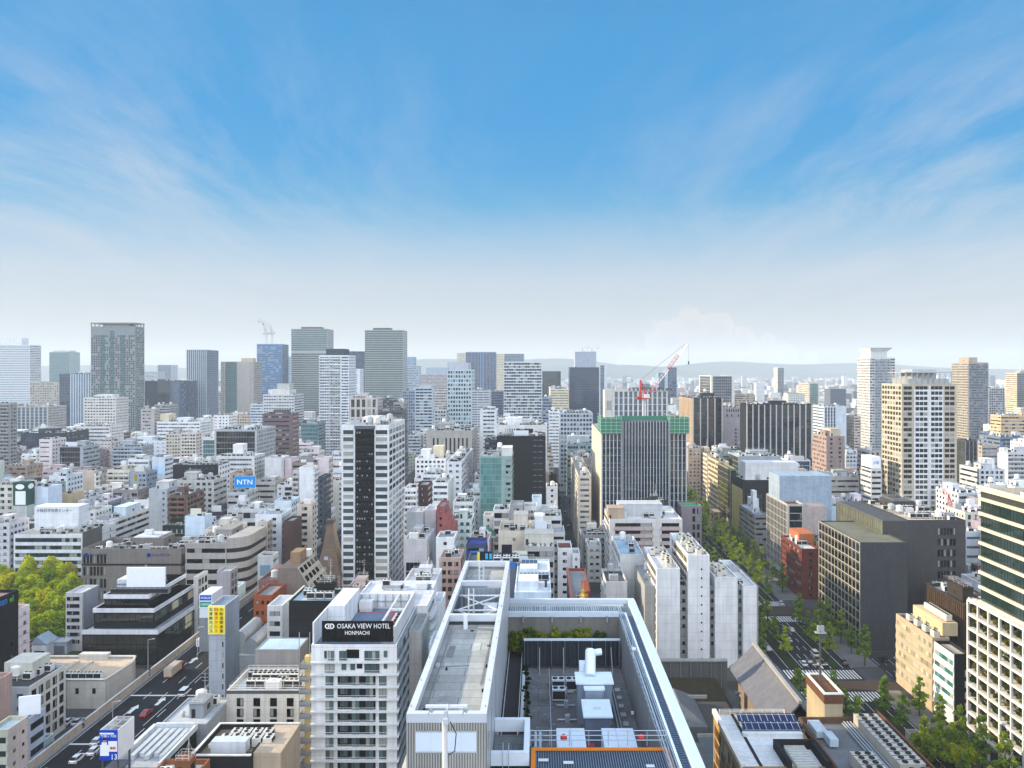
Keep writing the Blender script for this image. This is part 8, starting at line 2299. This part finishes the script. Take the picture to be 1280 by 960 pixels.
rg = random.Random(4)
pk = 0
for py, n_, xa, xb in ((700, 5, -8, 98), (712, 7, -12, 100), (724, 6, -10, 96), (738, 6, -8, 84), (754, 6, 26, 84), (770, 5, 28, 82)):
    Y = 96200 / (py + 36 - 464)
    for k_ in range(n_):
        px = xa + (xb - xa) * (k_ + rg.uniform(.2, .8)) / n_
        yel = py < 735 and rg.random() < .42
        col = (.42, .46, .05) if yel else rg.choice(((.36, .42, .06), (.27, .36, .06), (.42, .42, .05)))
        row = ["farthest row, under the white banded office", "second row from the white banded office", "third row from the white banded office", "middle row, left of the slim office", "near row, by the slim office", "nearest row, over the park street"][[700, 712, 724, 738, 754, 770].index(py)]
        tree('park_tree', ("pale yellow green" if yel else "leafy green") + " park tree of the " + row, PARK, wx(px, Y), Y + rg.uniform(-4, 4), 0, rg.uniform(.85, 1.15), col, rg, ('pale' if yel else 'green') + ' park trees in the ' + row.split(',')[0])
rg = random.Random(21)
for row, x, lab in (('inner left', 86.4, "boulevard's left grass median"), ('inner right', 100.7, "boulevard's right grass median"), ('outer right', 110.5, "boulevard's right pavement"), ('outer left', 76.5, "boulevard's left pavement")):
    y = 168 + rg.uniform(0, 5)
    while y < 620:
        near = "near the brown office" if y < 232 else "between the two crossings" if y < 322 else "beyond the red brick office" if y < 430 else "far up the road"
        if not (232 < y < 259 or 306 < y < 335 or 480 < y < 492) and not (x < 88 and y < 206):
            lit = rg.random() < .3  # sunlight put into the leaf colour of a random share of crowns
            tree('ginkgo_tree', ("yellow green" if lit else "thin green") + " ginkgo on the " + lab + ", " + near, GINKGO, x + rg.uniform(-.5, .5), y, .1, rg.uniform(.85, 1.2) * (1.15 if y > 380 else 1), (.46, .52, .08) if lit else rg.choice(((.26, .34, .08), (.21, .30, .08), (.30, .37, .08))), rg, ("bright " if lit else "green ") + 'ginkgos on the ' + lab + ' ' + near)
        y += rg.uniform(8, 12) if y < 330 else rg.uniform(11, 17)
for k_, (px, py) in enumerate(((1150, 940), (1163, 948), (1178, 950), (1192, 955), (1170, 935), (1205, 948), (1215, 955), (1186, 938))):
    Y = 96200 / (py + 10 - 464)
    tree('ginkgo_tree', "broad leafy tree massed at the foot of the planted lattice podium", PARK, wx(px, Y), Y, 0, rg.uniform(.45, .6), rg.choice(((.34, .38, .06), (.24, .30, .06), (.42, .44, .06))), rg, 'trees at the foot of the lattice podium')
far = [(-95, 610, "by the grey stone hall"), (-89, 600, "by the grey stone hall"), (-84, 590, "by the grey stone hall"), (-100, 622, "by the grey stone hall"), (-58.8, 480, "along the narrow lane"), (-58.8, 500, "along the narrow lane"), (-58.8, 522, "along the narrow lane"), (-58.8, 545, "along the narrow lane"), (-58.6, 570, "along the narrow lane"), (-46, 600, "along the narrow lane"), (-58.6, 630, "along the narrow lane"), (-58.6, 470, "along the narrow lane"),
       (12.5, 560, "behind the black slab"), (12.5, 580, "behind the black slab"), (12.2, 605, "behind the black slab"), (12.4, 640, "behind the black slab"), (12.4, 670, "behind the black slab"), (12.4, 530, "behind the black slab"), (-117, 470, "left of the black and white tower"), (-112, 474, "left of the black and white tower"), (-107, 470, "left of the black and white tower"), (-114, 490, "left of the black and white tower")]
for x, y, nr in far:
    tree('street_tree', "dark green street tree standing " + nr, PARK, x, y, 0, rg.uniform(.75, 1.0), (.055, .085, .03), rg, 'street trees ' + nr)
for k_ in range(22):
    x = -4.8 + k_ * .78 + rg.uniform(-.3, .3)
    tree('rooftop_shrub', "leafy shrub in the planter below the near building's far walkway", SMALL, x, 145.2 + rg.uniform(-.5, .6), 46.1, rg.uniform(1.2, 1.9), rg.choice(((.20, .25, .05), (.30, .32, .05), (.12, .17, .04))), rg, 'planter shrubs below the far walkway', 'shrub', 1.15)
for k_ in range(9):
    tree('rooftop_shrub', "low dark shrub in the strip beside the sunken court's ramp", SMALL, -2.0 + rg.uniform(-.3, .3), 106 + k_ * 4, 45.0, rg.uniform(.7, 1.0), (.05, .075, .025), rg, 'strip shrubs beside the ramp', 'shrub')
r_, i_ = ROOFSHRUBS
for k_ in range(6):
    tree('rooftop_shrub', "shrub on the roof edge of the grey office behind the blue parapet block", SMALL, i_['xc'] - 4.5 + k_ * 1.8 + rg.uniform(-.6, .6), 292 + 2.2 + rg.uniform(-.6, 1), i_['zr'], rg.uniform(.5, .9), (.16, .20, .06), rg, 'roof edge shrubs', 'shrub')
pr, px_ = PODIUM
rg = random.Random(9)
for f in range(9):
    for a in range(12):
        y = 57.2 * (a + .5) / 12
        if 150 + y > 172:
            o = obj('balcony_plant', rg.choice(SMALL)[0], pr, rg.choice(((.16, .17, .03), (.09, .12, .03), (.22, .20, .035))), (px_ + .9, y, 38.2 - (f + 1) * 3.75 + .3), 0)
            o.scale = (1.0, 2.0, rg.uniform(.9, 1.25))
# ================================================================ the dense blocks between the landmarks
DEBUG_OVERLAP = False
rg = random.Random(2024)
NOGO = [(-58, -46.5, 330, 1000), (13.5, 21.5, 215, 1000), (72, 116, 0, 1000), (-115.5, -90, 0, 760), (-310, -138, 245, 364), (-140, -115, 205, 262), (-15, 20, 0, 157), (100, 142, 240, 276), (-94, -60, 170, 228), (-400, 400, 0, 172), (27, 75, 150, 232)]


def blocked(x0, x1, y0, y1):
    for a, b, c, d in NOGO:
        if x0 < b and x1 > a and y0 < d and y1 > c:
            return True
    for f in FOOT:
        if x0 < f[1] + .6 and x1 > f[0] - .6 and y0 < f[3] + .6 and y1 > f[2] - .6:
            return True
    return False


def max_top(x0, x1, y0):
    """tallest a filler may be without hiding what the photo shows of the landmarks behind it"""
    p0, p1 = CX + x0 * F / y0, CX + x1 * F / y0
    t = 999.0
    for (a, b, c, d, z1, yb, nm) in FOOT:
        if c > y0:
            q0, q1 = CX + a * F / c, CX + b * F / c
            q0, q1 = min(q0, CX + a * F / d), max(q1, CX + b * F / d)
            if min(p1, q1) - max(p0, q0) > 1.0:
                t = min(t, wz(yb - 1, y0))
    return t


cand = []
Y0 = 176.0
while Y0 < 1000:
    depth = 13 + Y0 * .010 + rg.uniform(-2, 3)
    X0 = -Y0 * 1.0 - 40
    while X0 < Y0 * .95 + 40:
        w = rg.uniform(7.5, 15) * (1 + Y0 / 1500)
        x0, x1 = X0, X0 + w
        X0 = x1 + (rg.uniform(5, 7) if rg.random() < .16 else .9)
        L = depth * rg.uniform(.85, 1.0)
        ok = not blocked(x0, x1, Y0, Y0 + L)
        if not ok:
            for (xa, xb) in ((x0, x0 + w * .55), (x0 + w * .45, x1)):
                if xb - xa > 5 and not blocked(xa, xb, Y0, Y0 + L):
                    x0, x1, ok = xa, xb, True
                    break
            if not ok and not blocked(x0, x1, Y0, Y0 + L * .5):
                L *= .5
                ok = True
        if not ok:
            continue
        hm = max_top(x0, x1, Y0)
        h = rg.choice((16, 19, 22, 24, 26, 28, 30, 32, 35, 38)) * rg.uniform(.9, 1.15)
        if rg.random() < .07:
            h *= 1.5
        if Y0 < 260:
            h = min(h, 26)
        h = min(h, hm - rg.uniform(.2, 2.5))
        if h < 5:
            continue
        cand.append((x0, x1, Y0, Y0 + L, h))
    Y0 += depth + (rg.uniform(5, 8) if rg.random() < .4 else 1.2)

# what can be seen of each: paint all boxes far to near into a small id picture
SCL, IW, IH = .5, 640, 480
idm = np.full((IH, IW), -1, dtype=np.int32)
items = [(f[2], f[0], f[1], f[2], f[3], f[4], -2) for f in FOOT] + [(c[2], c[0], c[1], c[2], c[3], c[4], i) for i, c in enumerate(cand)]
items.sort(key=lambda t: -t[0])
for (_, x0, x1, y0, y1, z1, i) in items:
    if y0 < 20:
        continue
    def pj(x, y, z):
        return ((CX + x * F / y) * SCL, (CY + (H - z) * F / y) * SCL)
    a, b = pj(x0, y0, z1), pj(x1, y0, z1)
    c, d = pj(x0, y1, z1), pj(x1, y1, z1)
    bt = pj(x0, y0, 0)[1]
    if H > z1:
        r0, r1 = c[1], a[1]
        for row in range(max(0, int(r0)), min(IH, int(r1) + 1)):
            t = (row - r0) / max(1e-6, r1 - r0)
            t = min(1, max(0, t))
            u0, u1 = c[0] + (a[0] - c[0]) * t, d[0] + (b[0] - d[0]) * t
            idm[row, max(0, int(u0)):max(0, min(IW, int(u1) + 1))] = i
    sa, sb = (b, d) if x1 < 0 else (a, c) if x0 > 0 else (None, None)
    if sa:
        lo, hi = sorted((sa[0], sb[0]))
        for colm in range(max(0, int(lo)), min(IW, int(hi) + 1)):
            t = (colm - sa[0]) / ((sb[0] - sa[0]) or 1e-6)
            t = min(1, max(0, t))
            tp = sa[1] + (sb[1] - sa[1]) * t
            idm[max(0, int(tp)):max(0, min(IH, int(bt))), colm] = i
    idm[max(0, int(a[1])):max(0, min(IH, int(bt))), max(0, int(a[0])):max(0, min(IW, int(b[0]) + 1))] = i
cnt = np.bincount(idm[idm >= 0], minlength=len(cand)) if len(cand) else []
vis = sorted((i for i in range(len(cand)) if cnt[i] >= 5), key=lambda i: -cnt[i])
SHOWN, REST = vis[:430], [cand[i] for i in vis[430:]] + [c for i, c in enumerate(cand) if 0 < cnt[i] < 5 or (cnt[i] == 0 and not -.745 < (c[0] + c[1]) / 2 / c[2] < .66)]
PALETTE = [((.72, .73, .74), 'white', 30), ((.66, .65, .62), 'off-white', 14), ((.54, .55, .56), 'light grey', 14), ((.37, .375, .38), 'grey', 10), ((.58, .53, .46), 'beige', 6), ((.45, .38, .32), 'tan', 3),
           ((.55, .63, .70), 'pale blue', 5), ((.24, .18, .15), 'brown', 3), ((.10, .105, .115), 'charcoal', 5), ((.58, .53, .51), 'pinkish', 2), ((.28, .15, .11), 'brick red', 1)]
LAND = [(v['px'], v['yt'], v['Y'], v['short']) for v in INFO.values() if v['short'].startswith('the ')]
used = {}


def describe(px, py, Y, w, h, cname, fac, rf):
    size = 'slim' if w < 9 else 'broad' if w > 19 else ''
    size += ('' if not size else ' ') + ('tall' if h > 38 else 'low' if h < 14 else '')
    near = sorted(LAND, key=lambda q: abs(q[0] - px) + 1.3 * abs(q[1] + 18 - py))[:9]
    for extra in ('', rf):
        for q in near:
            dx, dy = px - q[0], Y - q[2]
            if abs(dx) > 26:
                rel = 'left of' if dx < 0 else 'right of'
            else:
                rel = 'just behind' if dy > 0 else 'just in front of'
            t = ' '.join(f"{size} {cname} block {fac} {extra} {rel} {q[3]}".split())
            if len(t.split()) <= 16 and t not in used:
                used[t] = 1
                return t
    return t


for n_, i in enumerate(sorted(SHOWN, key=lambda i: cand[i][2])):
    x0, x1, y0, y1, h = cand[i]
    w, L = x1 - x0, y1 - y0
    col, cname, _ = rg.choices(PALETTE, [p[2] for p in PALETTE])[0]
    col = tuple(min(.78, c * rg.uniform(.92, 1.06)) for c in col)
    xc = (x0 + x1) / 2
    g_ = rg.choice('ddddnbsk')
    k_ = rg.random()
    if k_ < .34:
        S_, fac = P(rg.uniform(2.8, 3.3), rg.uniform(2.2, 3.6), rg.uniform(1.0, 1.8), rg.uniform(1.1, 1.5), g_, rows=1), 'with punched windows'
    elif k_ < .60:
        S_, fac = R(rg.uniform(3.0, 3.6), rg.uniform(1.1, 1.6), g_, rg.uniform(1.5, 3)), 'with ribbon windows'
    elif k_ < .76:
        S_, fac = K(rg.uniform(2.8, 3.1), rg.uniform(3, 5), g_, solid=rg.random() < .7), 'with balconies'
    elif k_ < .85:
        S_, fac = C(rg.uniform(3.4, 4), rg.uniform(1.4, 2.2), rg.choice('bntsg')), 'with a glass front'
    elif k_ < .94:
        S_, fac = P(3.0, 4.5, 1.0, 1.0, g_, rows=1, x=(.5, 1)), 'with few windows'
    else:
        S_, fac = None, 'with a blank wall'
    E_ = rg.choice((S_, S_, None, P(3, 3.2, 1.1, 1.2, g_, rows=1)))
    roofc, rname = rg.choice((((.36, .38, .40), 'and grey roof'), ((.55, .56, .56), 'and pale roof'), ((.16, .17, .18), 'and dark roof'), ((.30, .38, .45), 'and bluish roof'), ((.46, .41, .35), 'and beige roof'), ((.20, .27, .21), 'and green roof')))
    pxc, pyt = CX + xc * F / y0, CY + (H - h) * F / y0
    lb = describe(pxc, pyt, y0, w, h, cname, fac, rname)
    nm = A_ if 'balcon' in fac or k_ < .2 else 'town_house' if w < 11 and h < 30 else 'shop_building' if k_ > .76 else O
    r = thing(nm, lb, 'building', (xc, y0, 0), 0)
    _, zr = body(r, w, L, 0, h, col, roofc, rg.uniform(.4, 1.1))
    facade(r, 'S', 0, 0, w, 0, h, S_, y0, col)
    facade(r, 'E' if xc < 0 else 'W', w / 2 if xc < 0 else -w / 2, L / 2, L, 0, h, E_, y0, col)
    clutter(r, w - 1, L - 1, zr, rg, col, y0, 1.5 if y0 < 620 else .8)

# ================================================================ the far city, merged: thousands of blocks towards the hills
m_ = MB()


def far_box(x0, x1, y0, y1, h):
    m_.box(x0, x1, y0, y1, 0, h, 0, 'bn')


for (x0, x1, y0, y1, h) in REST:
    far_box(x0, x1, y0, y1, h)
rg = random.Random(31)
tries = 0
made = 0
while made < 12500:
    u = rg.random()
    y = 1000 * (8.2 ** (u ** .85))
    x = rg.uniform(-1.05, 1.0) * y
    if abs(x) > 7200:
        continue
    s = 9 + y / 190
    w, d = rg.uniform(.6, 1.7) * s, rg.uniform(.6, 1.5) * s
    h = rg.uniform(8, 26) if rg.random() < .86 else rg.uniform(26, 52)
    if rg.random() < .015 and y < 5000:
        h = rg.uniform(55, 85)
        w, d = 22, 22
    made += 1
    if y < 2600:
        bad = False
        for f in FOOT:
            if f[2] > 500 and x < f[1] + 1 and x + w > f[0] - 1 and y < f[3] + 1 and y + d > f[2] - 1:
                bad = True
                break
        if bad:
            continue
        h = min(h, max_top(x, x + w, y) if h > 26 else h)
        if h < 4:
            continue
    far_box(x, x + w, y, y + d, h)
struct(m_.build('distant_city', 'city', None, (.5, .5, .5)), 'stuff')
tg = leaf_cloud(5, 16000, lambda r: (lambda y: (r.uniform(-.74, .66) * y, y, r.uniform(3, 9), 14 + y / 260))(r.uniform(1050, 4600)), 1.7, 260)
o = obj('distant_woods', tg, None, (.05, .075, .03))
struct(o, 'stuff')

# ================================================================ hills on the horizon
def ridge(name, y, base, amp, seed, col):
    rr = random.Random(seed)
    ph = [(rr.uniform(0, 6.28), rr.uniform(.6, 1.5)) for _ in range(6)]
    b = MB()
    n = 150
    pts = []
    for k in range(n + 1):
        x = -7300 + 14600 * k / n
        h = base + amp * sum(math.sin(x / (1500 / (j + 1) / f) + p) / (j + 1.6) for j, (p, f) in enumerate(ph))
        pts.append((x, max(25, h)))
    for k in range(n):
        (xa, ha), (xb, hb) = pts[k], pts[k + 1]
        b.quad((xa, y - 420, 0), (xb, y - 420, 0), (xb, y - 150, hb * .62), (xa, y - 150, ha * .62))
        b.quad((xa, y - 150, ha * .62), (xb, y - 150, hb * .62), (xb, y, hb), (xa, y, ha))
        b.quad((xa, y, ha), (xb, y, hb), (xb, y + 300, 0), (xa, y + 300, 0))
    struct(b.build(name, 'mountain', None, col))


ridge('hills', 8700, 185, 60, 3, (.06, .08, .07))
ridge('hills', 8150, 105, 46, 8, (.06, .08, .065))

# ================================================================ the air between
hz = MB().box(-7700, 7700, -260, 9380, -1.0, 330)
ho = bpy.data.objects.new('haze', None)
me = hz.mesh('haze', [])
bpy.data.objects.remove(ho)
vm = bpy.data.materials.new('haze')
vm.use_nodes = True
t = NT(vm.node_tree)
pv = t.n('ShaderNodeVolumePrincipled', None, Color=HAZE_COLOR, Density=HAZE_DENSITY, Anisotropy=HAZE_ANISO)
t.n('ShaderNodeOutputMaterial', None, Volume=pv.outputs[0])
me.materials.append(vm)
struct(obj('haze', me), 'stuff')
print('FILLERS', len(cand), len(vis), len(SHOWN), 'REST', len(REST), 'OBJECTS', len(SC.objects))

if DEBUG_OVERLAP:
    for i in range(len(FOOT)):
        for j in range(i):
            a, b = FOOT[i], FOOT[j]
            ox, oy = min(a[1], b[1]) - max(a[0], b[0]), min(a[3], b[3]) - max(a[2], b[2])
            if ox > .4 and oy > .4:
                print('OVERLAP', a[6], INFO.get(a[6], {}).get('short'), '|', b[6], INFO.get(b[6], {}).get('short'), round(ox, 1), round(oy, 1))
